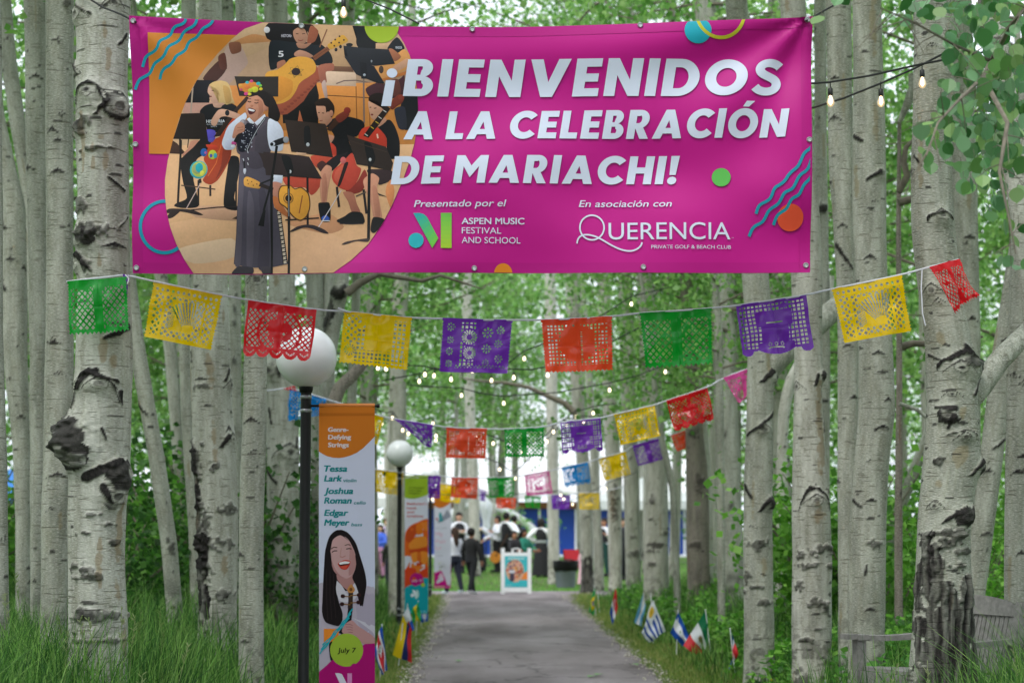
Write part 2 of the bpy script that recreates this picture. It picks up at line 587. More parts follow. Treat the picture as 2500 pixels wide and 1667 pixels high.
# short yellowish verge along both edges of the path
s = scatter(52000, 17, 47, 41, -0.06, 0.75, 0, 1.2)
rng = np.random.default_rng(5)
h = (0.025 + 0.06 * rng.random(len(s))) * (0.5 + sstep(-0.06, 0.35, s[:, 2]))
tag(link('verge_grass', blades('verge_grass', s[:, :2], h, 0.007 + 0.0003 * s[:, 1],
    ['#8a9a4e', '#7b9446', '#9aa35c', '#6b8a3a', '#a8a46a', '#5f8236'], 43, 0.9, 2), grass_m), kind='stuff')

# crumbled pale edge of the asphalt
def edge_gravel():
    rng = np.random.default_rng(12)
    n = 3400
    y = 17 + 30 * rng.random(n) ** 1.2
    sd = np.where(rng.random(n) < 0.6, -1, 1)
    x = path_x(y) + sd * (1.33 + rng.normal(size=n) * 0.07 + (vnoise(y * 2, y * 0, 6) - .5) * 0.1)
    r = 0.006 + 0.014 * rng.random(n) ** 2
    o = np.array([(1, 0, 0), (0, 1, 0), (-1, 0, 0), (0, -1, 0), (0, 0, .6), (0, 0, -.4)])
    V = (np.stack([x, y, 0.022 + 0 * x], 1)[:, None] + o[None] * r[:, None, None] * (0.7 + 0.6 * rng.random((n, 6, 1)))).reshape(-1, 3)
    f = np.array([(0, 1, 4), (1, 2, 4), (2, 3, 4), (3, 0, 4), (1, 0, 5), (2, 1, 5), (3, 2, 5), (0, 3, 5)])
    Q = (np.arange(n)[:, None, None] * 6 + f[None]).reshape(-1, 3)
    K = np.repeat(pick_cols(n, ['#b9b3a6', '#a39c92', '#cfc9bb', '#8d867f'], rng), 6, 0)
    tag(link('edge_gravel', np_mesh('edge_gravel', V, Q, {'Col': K}, smooth=False), colattr_mat('gravel', 0.9)), kind='stuff')
edge_gravel()

# mown lawn beyond the path
rng = np.random.default_rng(77)
n = 46000
y = 49.5 + 40 * rng.random(n) ** 1.6
x = (rng.random(n) * 2 - 1) * (y * 0.15 + 1.0) - 0.4
ok = ~((y < 49.75) & (np.abs(x) < 18))
y, x = y[ok], x[ok]
tag(link('lawn_grass', blades('lawn_grass', np.stack([x, y], 1), 0.04 + 0.05 * rng.random(len(x)), 0.02 + 0.02 * rng.random(len(x)),
    ['#6cab44', '#7ab650', '#5c9a3a', '#88bd5c'], 78, 0.8, 2), grass_m), kind='stuff')

# seed-headed grass stems standing above the rest, close by
def seed_stems():
    rng = np.random.default_rng(9)
    spots = []
    for (a, b, y0, y1, n) in ((2.0, 3.4, 8.6, 12.0, 26), (-3.0, -1.7, 9.2, 13.2, 16), (0.4, 1.0, 0, 0, 0)):
        for _ in range(n):
            yy = y0 + (y1 - y0) * rng.random()
            spots.append((a + (b - a) * rng.random(), yy))
    mb, cols = MB(), []
    for (x, y) in spots:
        h = 0.5 + 0.38 * rng.random()
        z0 = tz(x, y)
        lx, ly = (rng.random(2) - 0.5) * 0.22
        pts = [(x + lx * t * t, y + ly * t * t, z0 + h * t) for t in (0, 0.35, 0.7, 1.0)]
        n0 = len(mb.v)
        mb.tube(pts, [0.0022, 0.002, 0.0016, 0.001], 4)
        for k in range(16):
            t = 0.78 + 0.22 * rng.random()
            p = Vector((x + lx * t * t, y + ly * t * t, z0 + h * t))
            q = p + Vector(((rng.random() - 0.5) * 0.05, (rng.random() - 0.5) * 0.05, 0.012 + 0.02 * rng.random()))
            mb.tube([p, (p + q) / 2, q], [0.0012, 0.0026, 0.0012], 4)
        c = lin('#9aa873') if rng.random() < 0.6 else lin('#7d9a55')
        cols += [c] * (len(mb.v) - n0)
    m = mb.mesh('seed_grass')
    a = m.attributes.new('Col', 'FLOAT_COLOR', 'POINT')
    a.data.foreach_set('color', np.array(cols, np.float32).ravel())
    tag(link('seed_grass', m, grass_m), kind='stuff')
seed_stems()

# ------------------------------------------------------------------ leaves
leaf_m = colattr_mat('aspen_leaf', rough=0.45, translucent=0.52, spec=0.35, vary=0.12)
leaf_near_m = colattr_mat('aspen_leaf_near', rough=0.38, translucent=0.35, spec=0.5)

def leaf_quads(c, size, rng, up=0.5, pal=None, jitter=0.2, aspect=0.85):
    """one kite-shaped face per leaf"""
    n = len(c)
    nrm = rng.normal(size=(n, 3)); nrm[:, 2] += up
    nrm /= np.linalg.norm(nrm, axis=1, keepdims=True)
    t = rng.normal(size=(n, 3)); t[:, 2] -= 0.4
    t -= (t * nrm).sum(1, keepdims=True) * nrm
    t /= np.linalg.norm(t, axis=1, keepdims=True)
    b = np.cross(nrm, t)
    s = np.asarray(size).reshape(-1, 1) * (0.7 + 0.6 * rng.random((n, 1)))
    v = np.stack([c - t * s * 0.5, c + b * s * 0.5 * aspect + t * s * 0.02, c + t * s * 0.5, c - b * s * 0.5 * aspect + t * s * 0.02], 1)
    col = pick_cols(n, pal, rng, jitter)
    return v.reshape(-1, 3), np.arange(n * 4).reshape(-1, 4), np.repeat(col, 4, 0)

GREENS = ['#76a84e', '#659a42', '#8cba60', '#55883a', '#9cc670', '#6fa052', '#84b264']
def crown_mesh(name, seed, h, rad, nl, size, pal=GREENS, nb=18, droop=0.1):
    """limb tubes and a leaf cloud gathered along them, gaps between the clumps"""
    rng = np.random.default_rng(seed)
    mb = MB()
    cs = []
    per = nl // nb
    for i in range(nb):
        z0 = h * (0.02 + 0.86 * (i + rng.random()) / nb)
        a = rng.random() * 2 * math.pi
        prof = math.sin(math.pi * (0.12 + 0.80 * z0 / h)) ** 0.7
        L_ = rad * prof * (0.6 + 0.6 * rng.random())
        rise = L_ * (0.35 * rng.random() + 0.1) - droop * L_
        pts = []
        for t in (0, 0.3, 0.6, 0.85, 1.0):
            pts.append(Vector((math.cos(a) * L_ * t, math.sin(a) * L_ * t, z0 + rise * t + 0.08 * L_ * math.sin(3 * t + i))))
        mb.tube(pts, [0.03, 0.022, 0.015, 0.009, 0.004], 5)
        t = 0.25 + 0.85 * rng.random(per) ** 0.8
        base = np.stack([np.cos(a) * L_ * t, np.sin(a) * L_ * t, z0 + rise * t], 1)
        ncl = 5
        cl = rng.normal(size=(ncl, 3)) * np.array([0.42, 0.42, 0.28]) * rad * 0.42
        base = base + cl[rng.integers(0, ncl, per)] * (0.3 + t[:, None] * 0.7) + rng.normal(size=(per, 3)) * np.array([0.16, 0.16, 0.13]) * rad * 0.55
        cs.append(base)
    c = np.concatenate(cs)
    v, q, col = leaf_quads(c, np.full(len(c), size), rng, 0.55, pal)
    return np_mesh(name, v, q, {'Col': col}, smooth=False), mb.mesh(name + '_limb', True)

limb_m = pmat('dark_limb', '#6d665a', 0.85, 0.3, 14, 0.4)
CROWNS = []
for k in range(5):
    CROWNS.append(crown_mesh('crown', 100 + k, 7.5, 2.6, 3600, 0.10))
CROWNS_LOW = []
for k in range(4):
    CROWNS_LOW.append(crown_mesh('crown', 200 + k, 3.2, 1.5, 2600, 0.08, ['#5f9840', '#74ae4a', '#4f8236', '#88bc58', '#668f46'], 14))
HIGH = [crown_mesh('crown', 300 + k, 4.8, 2.3, 1900, 0.10, GREENS, 14) for k in range(3)]
# ------------------------------------------------------------------ aspens
BARK = bark_mat('aspen_bark', '#a2a499', '#7a7d72', '#171514', '#85795a')
BARK_WARM = bark_mat('aspen_bark_warm', '#b7b7ae', '#909086', '#161413', '#857150')
BARK_DARK = bark_mat('aspen_bark_rough', '#8d8078', '#6f655f', '#3a3331', '#7a5a3a', 0.8)
BARK_WHITE = bark_mat('aspen_bark_white', '#bfbeb6', '#a4a49a', '#35302e', '#8f8262', 0.4)

def prof_interp(zs, key):
    """smooth curve through (z, value) knots"""
    k = sorted(key)
    a = np.array([q[0] for q in k]); v = np.array([q[1] for q in k])
    fine = np.linspace(zs[0], zs[-1], 400)
    f = np.interp(fine, a, v)
    w = max(3, int(0.18 / max(1e-6, (fine[1] - fine[0]))))
    ker = np.hanning(w * 2 + 1); ker /= ker.sum()
    fp = np.concatenate([np.full(w, f[0]) + (f[1] - f[0]) * np.arange(-w, 0), f, np.full(w, f[-1]) + (f[-1] - f[-2]) * np.arange(1, w + 1)])
    f = np.convolve(fp, ker, 'valid')
    return np.interp(zs, fine, f)

def trunk_mesh(name, Y, knots, top, feats=(), M=40, step=0.02, seed=1, rough=0.012, nrand=(9, 15), flare=0.12, dashes=30, stains=5, vis=(0, 1667)):
    """knots: (photo row, left column, right column) of the trunk; feats: scars in the same photo coordinates"""
    kx, ky, kr = [], [], []
    for (sy, a, b) in knots:
        pl, pr = P(a, sy, Y), P(b, sy, Y)
        z = (pl.z + pr.z) / 2
        kx.append((z, (pl.x + pr.x) / 2)); kr.append((z, (pr.x - pl.x) / 2))
    zlo, zhi = min(k[0] for k in kx), max(k[0] for k in kx)
    xlow = min(kx)[1]
    zb = tz(xlow, Y) - 0.12
    kx, kr = sorted(kx), sorted(kr)
    if zb < zlo:
        kx = [(zb, kx[0][1])] + kx; kr = [(zb, kr[0][1] * 1.04)] + kr
    if top > zhi:
        sl = (kx[-1][1] - kx[-2][1]) / max(0.05, kx[-1][0] - kx[-2][0])
        kx.append((top, kx[-1][1] + np.clip(sl, -0.12, 0.12) * (top - zhi)))
        kr.append((top, kr[-1][1] * max(0.35, 1 - 0.09 * (top - zhi))))
    zt = max(top, zhi)
    zv0 = P(0, vis[1], Y).z - 0.3
    zv1 = P(0, vis[0], Y).z + 0.3
    zs = [zb]
    while zs[-1] < zt:
        zs.append(zs[-1] + (step if zv0 - step < zs[-1] < zv1 else max(step, 0.12)))
    zs = np.array(zs)
    cx, rr = prof_interp(zs, kx), np.maximum(0.012, prof_interp(zs, kr))
    g = np.clip(1 - (zs - zb - 0.12) / 0.35, 0, 1) ** 2
    rr = rr * (1 + flare * g)
    rng = np.random.default_rng(seed)
    cy = Y + (vnoise(zs * 0.7, zs * 0 + seed, 3) - 0.5) * 0.06
    th = np.linspace(-math.pi, math.pi, M, endpoint=False)
    TH, Z = np.meshgrid(th, zs)
    RR = np.repeat(rr[:, None], M, 1)
    A = RR * TH
    rm = float(np.median(rr))
    disp = (vnoise(A * 9 + 50, Z * 3.0, seed) - 0.5) * 2 * rough + (vnoise(A * 2.2 + 9, Z * 1.1, seed + 5) - 0.5) * 0.10 * rm
    mark = np.zeros_like(A)
    stain = np.zeros_like(A)
    wob = (vnoise(A * 38, Z * 38, seed + 1) - 0.5)
    wob2 = (vnoise(A * 14, Z * 14, seed + 2) - 0.5)
    pxm = F / Y
    foot_ = np.clip(1.1 - (Z - zb - 0.1) / 0.75, 0, 1) * np.clip((wob2 * 1.2 + wob * 0.6 - 0.02) * 6, 0, 1)
    mark = np.maximum(mark, foot_ * 0.85)
    F_ = []
    for f in feats:
        p = P(f[1], f[2], Y)
        zc = p.z
        r0 = float(np.interp(zc, zs, rr)); c0 = float(np.interp(zc, zs, cx))
        u = r0 * math.asin(max(-0.97, min(0.97, (p.x - c0) / r0)))
        F_.append((f[0], u, zc) + tuple(q / pxm for q in f[3:]))
    ne, nc = nrand
    for _ in range(ne):
        F_.append(('eye', (rng.random() * 2 - 1) * 2.9 * rm, zb + 0.3 + rng.random() * (zt - zb - 0.5), rm * (0.16 + 0.2 * rng.random())))
    for _ in range(nc):
        F_.append(('chev', (rng.random() * 2 - 1) * 2.9 * rm, zb + 0.3 + rng.random() * (zt - zb - 0.5), rm * (0.3 + 0.35 * rng.random()), rm * (0.1 + 0.3 * rng.random())))
    for _ in range(dashes):
        F_.append(('dash', (rng.random() * 2 - 1) * 3.1 * rm, zb + rng.random() * (zt - zb), rm * (0.12 + 0.4 * rng.random() ** 2), 0.004 + 0.008 * rng.random()))
    for _ in range(stains):
        F_.append(('stain', (rng.random() * 2 - 1) * 3.0 * rm, zb + rng.random() * (zt - zb), rm * (0.1 + 0.15 * rng.random()), 0.06 + 0.2 * rng.random()))
    for f in F_:
        kind, u0, z0 = f[0], f[1], f[2]
        ext = max(f[3:]) * 2.6 + 0.05
        i0, i1 = np.searchsorted(zs, z0 - ext), np.searchsorted(zs, z0 + ext)
        if i1 <= i0: continue
        sl = slice(i0, i1)
        du = A[sl] - u0
        per = 2 * math.pi * RR[sl]
        du = du - per * np.round(du / per)
        dz = Z[sl] - z0
        w1, w2 = wob[sl], wob2[sl]
        mk, st, dp = mark[sl], stain[sl], disp[sl]
        if kind in ('eye', 'knob', 'burl', 'hole'):
            r = f[3]
            q = np.sqrt((du / r) ** 2 + (dz / (0.85 * r)) ** 2) + w1 * 0.35 + w2 * 0.25
            amp = {'eye': 0.16, 'knob': 0.5, 'burl': 0.85, 'hole': -0.12}[kind]
            dp += np.exp(-(q * 0.8) ** 2) * amp * r
            core = {'eye': 0.5, 'knob': 0.45, 'burl': 0.45, 'hole': 0.95}[kind]
            mk[:] = np.maximum(mk, np.clip((core - q) * 7, 0, 1) * (0.8 + 0.6 * w1))
            if kind != 'hole':
                dp -= np.exp(-(q / 0.35) ** 2) * 0.22 * r
                ring = np.abs(q - 0.78)
                mk[:] = np.maximum(mk, np.clip((0.07 - ring) * 14, 0, 0.55))
            if kind in ('eye', 'knob'):
                arc = 0.95 * r - 0.62 * np.abs(du) - 0.10 * du * du / r
                th_ = r * (0.17 - 0.055 * np.abs(du) / r)
                line = np.abs(dz - arc + w2 * 0.25 * r)
                b_ = np.clip((th_ - line) / (0.06 * r), 0, 1) * (np.abs(du) < 2.1 * r)
                mk[:] = np.maximum(mk, b_ * 0.95)
                dp += b_ * 0.05 * r
            if kind == 'burl':
                k = np.clip((w2 + 0.10) * 9, 0, 1) * (q < 1.35)
                mk[:] = np.maximum(mk, k * 0.95)
                dp += w2 * 0.35 * r * (q < 1.5) * np.clip(1.5 - q, 0, 1)
        elif kind == 'chev':
            w, h = f[3], f[4]
            arc = h * (1 - np.abs(du) / w)
            th_ = 0.006 + 0.012 * (1 - np.abs(du) / w)
            b_ = np.clip((th_ - np.abs(dz - arc + w2 * 0.3 * h)) / 0.006, 0, 1) * (np.abs(du) < w)
            mk[:] = np.maximum(mk, b_)
            c_ = np.clip((0.28 * w - np.sqrt(du ** 2 + (dz - h * 0.55) ** 2) + w1 * 0.02) / 0.01, 0, 1)
            mk[:] = np.maximum(mk, c_ * 0.9)
            dp += np.exp(-(du / w) ** 2 - ((dz - h * .4) / max(h, .02)) ** 2) * 0.05 * w
        elif kind == 'arch':
            w, h, t_ = f[3], f[4], f[5]
            arc = h * (1 - (np.abs(du) / w) ** 2.2)
            b_ = np.clip((t_ * (0.8 + 1.2 * w1) - np.abs(dz - arc + w2 * 0.05)) / 0.006, 0, 1) * (np.abs(du) < w * 1.02) * (dz > -h * .1)
            mk[:] = np.maximum(mk, b_); dp += b_ * 0.012
            dp += np.exp(-(du / w) ** 2 - (dz / h) ** 2) * 0.02
        elif kind == 'line':
            w, h, t_ = f[3], f[4], f[5]      # from the point to (+w, -h)
            L2 = w * w + h * h
            t = np.clip((du * w + dz * h) / L2, 0, 1)
            d = np.sqrt((du - w * t) ** 2 + (dz - h * t) ** 2) + w1 * 0.012
            b_ = np.clip((t_ * (1.15 - 0.5 * t) - d) / 0.006, 0, 1)
            mk[:] = np.maximum(mk, b_); dp += b_ * 0.008
        elif kind == 'blot':
            w, h = f[3], f[4]
            q = np.sqrt((du / w) ** 2 + (dz / h) ** 2) + w1 * 1.3 + w2 * 0.9
            b_ = np.clip((0.95 - q) * 5, 0, 1)
            mk[:] = np.maximum(mk, b_ * (0.75 + 0.5 * w1)); dp += b_ * (0.008 + 0.02 * np.abs(w1))
        elif kind == 'dash':
            w, h = f[3], f[4]
            q = (du / w) ** 2 + ((dz + w2 * 0.01) / h) ** 2 + w1 * 0.9
            mk[:] = np.maximum(mk, np.clip((0.9 - q) * 3, 0, 0.85))
        elif kind == 'stain':
            w, h = f[3], f[4]
            q = (du / w) ** 2 + (dz / h) ** 2 + w1 * 1.2 + w2 * 0.8
            st[:] = np.maximum(st, np.clip((0.8 - q) * 1.6, 0, 0.6))
        elif kind == 'rough':                 # deeply furrowed old bark
            w, h = f[3], f[4]
            q = np.maximum(np.abs(du) / w, np.abs(dz) / h) + w2 * 0.9 + w1 * 0.4
            b_ = np.clip((1.0 - q) * 6, 0, 1)
            ridge = 0.6 * vnoise(A[sl] * 42 + w2 * 1.0, Z[sl] * 4.0, seed + 8) + 0.4 * vnoise(A[sl] * 95 + w2 * 2, Z[sl] * 13.0, seed + 9)
            mk[:] = np.where(b_ > 0.5, np.clip(0.86 + 1.2 * (0.5 - ridge), 0.66, 1.0), mk)
            dp += b_ * (ridge - 0.4) * 0.035
    X = cx[:, None] + (RR + disp) * np.sin(TH)
    Yv = cy[:, None] - (RR + disp) * np.cos(TH)
    V = np.stack([X, Yv, Z], -1).reshape(-1, 3)
    N = len(zs)
    idx = np.arange(N * M).reshape(N, M)
    nxt = np.roll(idx, -1, 1)
    Q = np.stack([idx[:-1], nxt[:-1], nxt[1:], idx[1:]], -1).reshape(-1, 4)
    tuv = np.stack([A * 1.0 + seed * 3.1, np.zeros_like(A), Z], -1).reshape(-1, 3)
    m = np_mesh(name, V, Q, {'mark': mark.ravel(), 'stain': stain.ravel(), 'tuv': tuv})
    return m, (float(cx[-1]), float(cy[-1]), float(zt)), (xlow, Y, zb)

def tree(label, Y, knots, top=None, feats=(), mat=None, crown=True, low=None, seed=1, limbs=(), group=None, name='aspen_tree', **kw):
    if top is None: top = min(9.0, P(0, 0, Y).z + 1.2)
    m, tip, foot = trunk_mesh('trunk', Y, knots, top, feats, seed=seed, **kw)
    root = empty(name, foot)
    tag(root, label, 'tree', group)
    off = Matrix.Translation(-Vector(foot))
    m.transform(off)
    link('trunk', m, mat or BARK, root)
    for pts, r, lm in limbs:
        mb = MB().tube([Vector(p) - Vector(foot) for p in pts], r, 10)
        lmesh = mb.mesh('limb', True)
        for an in ('mark', 'stain'):
            lmesh.attributes.new(an, 'FLOAT', 'POINT')
        at = lmesh.attributes.new('tuv', 'FLOAT_VECTOR', 'POINT')
        co = np.array([v.co[:] for v in lmesh.vertices], np.float32)
        at.data.foreach_set('vector', np.stack([co[:, 0] * 2, co[:, 1] * 2, co[:, 2]], 1).ravel())
        if lm is limb_m or lm is BARK: pass
        link('limb', lmesh, lm, root)
    if crown:
        cm, lm = HIGH[seed % 3]
        for nm, me, mt in (('crown', cm, leaf_m), ('branches', lm, limb_m)):
            o = link(nm, me, mt, root)
            o.location = (tip[0] - foot[0], tip[1] - foot[1], tip[2] - foot[2] - 1.6)
            o.rotation_euler = (0, 0, seed * 1.7)
    if low:
        for nm, me, mt in (('lower_crown', CROWNS[low[0]][0], leaf_m), ('lower_branches', CROWNS[low[0]][1], limb_m)):
            o = link(nm, me, mt, root)
            o.location = (0, 0, low[1]); o.scale = (low[2],) * 3; o.rotation_euler = (0, 0, seed * 2.3)
    return root

def px(pts, Y):
    """limb run through photo points (sx, sy[, distance])"""
    return [P(p[0], p[1], p[2] if len(p) > 2 else Y) for p in pts]

# ---- near trees, one by one -------------------------------------------------
tree('stout scarred aspen with a big dark burl, wrapped by the bunting string', 12.2,
     [(0, 188, 320), (100, 190, 313), (330, 188, 316), (560, 190, 317), (700, 194, 316), (900, 185, 321), (1100, 176, 318), (1200, 168, 309), (1352, 165, 305), (1573, 165, 312)],
     feats=[('eye', 290, 20, 18), ('line', 235, 50, -38, 22, 4), ('line', 258, 40, 25, 24, 4), ('knob', 197, 44, 24), ('line', 312, 90, -70, -85, 5),
            ('knob', 184, 180, 20), ('line', 192, 160, 24, -36, 5), ('knob', 232, 236, 26), ('arch', 230, 262, 40, 46, 7), ('burl', 296, 272, 30), ('line', 275, 260, -38, -50, 6),
            ('blot', 206, 318, 24, 24), ('knob', 200, 326, 16), ('blot', 230, 377, 34, 9), ('blot', 270, 372, 24, 4),
            ('blot', 205, 512, 26, 22), ('hole', 217, 578, 27), ('blot', 240, 575, 42, 20), ('burl', 215, 582, 30), ('line', 310, 470, -50, 30, 5), ('line', 318, 535, -30, -26, 4),
            ('knob', 178, 645, 26), ('line', 200, 622, 40, -40, 9), ('blot', 218, 655, 16, 20),
            ('arch', 238, 940, 64, 24, 7), ('line', 232, 915, -58, -75, 8), ('arch', 240, 990, 62, 82, 8), ('knob', 257, 940, 20), ('line', 300, 960, 8, -30, 7),
            ('burl', 185, 1060, 44), ('burl', 196, 1112, 34), ('blot', 180, 1030, 34, 30), ('burl', 165, 1075, 30), ('blot', 205, 1120, 24, 26), ('line', 225, 1165, 80, 42, 13), ('burl', 300, 1160, 32), ('burl', 288, 1212, 26), ('line', 262, 1190, 20, -38, 9), ('line', 262, 1048, 10, -26, 4),
            ('blot', 240, 1255, 20, 5), ('blot', 290, 1321, 22, 6), ('blot', 210, 1388, 30, 18), ('blot', 235, 1405, 44, 9), ('blot', 255, 1500, 60, 17), ('blot', 215, 1492, 26, 12), ('blot', 260, 1560, 60, 6), ('blot', 190, 1540, 14, 5), ('blot', 220, 1300, 18, 5), ('blot', 280, 1280, 14, 5),
            ('line', 330, 800, -70, -30, 9), ('stain', 268, 90, 8, 30), ('stain', 278, 160, 9, 36), ('stain', 262, 350, 9, 12), ('stain', 270, 410, 10, 30), ('stain', 265, 860, 10, 34), ('stain', 255, 650, 8, 22)],
     M=150, step=0.0085, seed=4, rough=0.006, nrand=(0, 3), dashes=150, stains=26, mat=BARK_WARM, top=8.0)
tree('smooth pale aspen standing close behind the stout scarred one', 14.5,
     [(0, 112, 182), (300, 110, 178), (840, 110, 177), (1100, 106, 179), (1320, 101, 168), (1530, 98, 165)],
     feats=[('blot', 168, 14, 14, 14), ('eye', 150, 108, 9), ('eye', 157, 286, 9), ('eye', 138, 425, 6), ('eye', 121, 530, 5), ('eye', 134, 835, 9), ('eye', 150, 915, 9), ('eye', 135, 1243, 8), ('chev', 148, 1165, 22, 8), ('dash', 135, 1345, 8, 6)],
     M=64, step=0.014, seed=7, rough=0.003, nrand=(3, 8), dashes=34, stains=5, top=8.5)
tree('narrow straight aspen between two wider smooth trunks', 16.5,
     [(0, 57, 112), (300, 60, 112), (840, 73, 112), (1100, 76, 112), (1350, 77, 105), (1540, 74, 104)],
     feats=[('chev', 92, 195, 20, 8), ('chev', 70, 418, 24, 10), ('eye', 104, 262, 5), ('eye', 68, 490, 6)],
     M=48, step=0.018, seed=9, rough=0.003, nrand=(2, 5), dashes=24, top=9)
tree('shaded aspen cut off at the edge of the picture, beside tall grass', 13.0,
     [(300, -34, 8), (800, -30, 6), (1200, -26, 16), (1590, -22, 22)], M=40, step=0.02, seed=12, rough=0.003, top=8.5)
tree('leaning pale aspen whose top tilts away behind the narrow straight one', 20,
     [(0, -8, 28), (160, 4, 42), (300, 24, 64), (500, 58, 98), (900, 74, 110), (1400, 74, 112)], M=36, step=0.03, seed=13, rough=0.003, top=9)
tree('aspen with a bent lower trunk and dark branch scars, near the vendor area', 19,
     [(280, -30, 8), (420, -10, 40), (500, 5, 60), (840, 6, 68), (1100, 34, 75), (1350, 40, 75), (1450, 40, 76)],
     feats=[('chev', 30, 640, 20, 8), ('line', 0, 520, 14, -40, 6), ('line', 5, 690, 22, -20, 9), ('eye', 45, 850, 7), ('eye', 32, 930, 8), ('line', 0, 670, 16, -20, 5)], M=44, step=0.02, seed=15, rough=0.004, top=9)
tree('slim leaning aspen slanting down behind the stout scarred tree', 19,
     [(600, 282, 320), (830, 312, 350), (1100, 360, 398), (1330, 392, 432), (1500, 406, 446)],
     feats=[('line', 308, 985, 26, -30, 5), ('blot', 420, 1330, 12, 20)], M=32, step=0.024, seed=17, rough=0.003, top=9)
tree('thin leaning aspen in the gap between scarred and fissured trunks', 24,
     [(640, 372, 404), (860, 400, 433), (1100, 420, 452), (1450, 445, 480)], M=28, step=0.03, seed=18, rough=0.003, top=9)
tree('thin straight aspen touching the fissured tree', 21,
     [(0, 442, 478), (640, 434, 468), (1000, 440, 470), (1300, 460, 486), (1480, 464, 492)], M=28, step=0.03, seed=19, rough=0.003, top=9)
tree('wide aspen with a long black fissure of split bark down one side', 17,
     [(0, 485, 540), (640, 476, 555), (760, 468, 556), (870, 463, 562), (1000, 468, 565), (1100, 472, 575), (1230, 482, 580), (1490, 486, 579)],
     feats=[('rough', 482, 1210, 20, 125), ('rough', 496, 1420, 26, 100), ('blot', 478, 1120, 26, 40), ('blot', 505, 1290, 16, 90), ('line', 478, 1105, 8, -100, 15), ('line', 486, 1195, 14, -130, 13), ('line', 500, 1320, -4, -140, 20), ('blot', 492, 1280, 16, 60), ('blot', 500, 1400, 22, 60), ('line', 470, 860, 4, -140, 4), ('stain', 466, 960, 9, 90), ('stain', 488, 1230, 9, 80), ('blot', 497, 944, 22, 9), ('line', 560, 905, -34, -52, 5), ('knob', 566, 940, 14), ('knob', 568, 1072, 16), ('line', 560, 1065, -38, -50, 6), ('blot', 500, 1085, 8, 5),
            ('blot', 548, 1330, 30, 16), ('blot', 555, 1450, 34, 12), ('blot', 562, 1240, 24, 14), ('blot', 530, 1140, 12, 12), ('stain', 555, 1380, 10, 30)],
     M=96, step=0.012, seed=21, rough=0.006, nrand=(1, 4), dashes=70, stains=12, mat=BARK_WARM, top=9)
tree('thin aspen half hidden between the fissured trunk and a slim one', 22,
     [(0, 540, 570), (700, 557, 590), (1230, 560, 590), (1480, 560, 592)], feats=[('blot', 575, 755, 6, 7), ('blot', 574, 790, 6, 7), ('blot', 573, 880, 6, 7), ('blot', 570, 1050, 6, 7)], M=28, step=0.03, seed=23, rough=0.004, top=9)
tree('slim crooked olive-barked aspen under the scalloped red flag', 15.5,
     [(0, 572, 626), (640, 600, 652), (960, 595, 650), (1100, 590, 648), (1250, 584, 642), (1450, 583, 642), (1650, 583, 645)],
     feats=[('eye', 630, 685, 20), ('chev', 615, 1035, 24, 12), ('eye', 624, 1107, 10), ('chev', 588, 1360, 20, 10), ('eye', 632, 1365, 4), ('dash', 600, 1565, 16, 5)],
     M=60, step=0.014, seed=24, rough=0.003, nrand=(0, 3), dashes=40, stains=14, top=8.5)
tree('knotted aspen just beside the nearest lamp post', 22.5,
     [(0, 645, 700), (640, 655, 715), (800, 652, 725), (900, 648, 728), (1100, 652, 729), (1490, 652, 734)],
     feats=[('burl', 664, 906, 22), ('line', 660, 1000, 10, -40, 5), ('knob', 710, 1105, 24), ('line', 650, 1140, 40, -40, 6), ('blot', 655, 1320, 14, 40), ('blot', 690, 1380, 30, 5), ('blot', 685, 1315, 26, 5), ('line', 726, 1070, -18, -34, 5)],
     M=64, step=0.015, seed=26, rough=0.006, nrand=(1, 4), dashes=70, stains=8, mat=BARK_WARM, top=9)
tree('grey aspen partly hidden behind the nearest hanging banner', 24,
     [(640, 744, 790), (1000, 758, 802), (1480, 760, 804)], M=36, step=0.03, seed=27, rough=0.005, nrand=(3, 6), top=9)
tree('twisted dark-knotted aspen behind the globe lamp, one bare limb reaching out', 23,
     [(0, 838, 868), (640, 822, 858), (720, 808, 848), (800, 790, 832), (900, 780, 818), (1100, 776, 812), (1450, 778, 816)],
     feats=[('burl', 832, 715, 18), ('rough', 800, 770, 20, 30), ('blot', 795, 800, 14, 20)],
     limbs=[(px([(846, 716), (880, 690), (925, 668), (965, 676), (1030, 686), (1075, 672), (1130, 690), (1180, 706)], 22.8), [0.055, 0.045, 0.035, 0.028, 0.024, 0.02, 0.014, 0.006], limb_m),
            (px([(812, 990), (830, 945), (862, 915), (893, 880), (900, 840)], 22.8), [0.085, 0.075, 0.07, 0.06, 0.05], BARK_DARK)],
     M=40, step=0.024, seed=28, rough=0.008, nrand=(3, 4), top=9)
tree('thin white aspen right above the nearest globe lamp', 24, [(0, 792, 812), (640, 788, 814), (900, 792, 818), (1450, 798, 822)], mat=BARK_WHITE, M=26, step=0.035, seed=29, rough=0.003, top=10)
tree('pale straight aspen behind the yellow flag beside the globe lamp', 34, [(640, 879, 914), (1000, 879, 912), (1420, 878, 914)], mat=BARK_WHITE, low=(4, 3.3, 0.8), M=28, step=0.035, seed=30, rough=0.005, top=12)
tree('pale aspen between the yellow and purple flags, beyond the second lamp', 33, [(640, 965, 998), (870, 952, 993), (1150, 950, 990), (1420, 948, 992)], mat=BARK_WHITE, M=28, step=0.035, seed=31, rough=0.005, top=12)

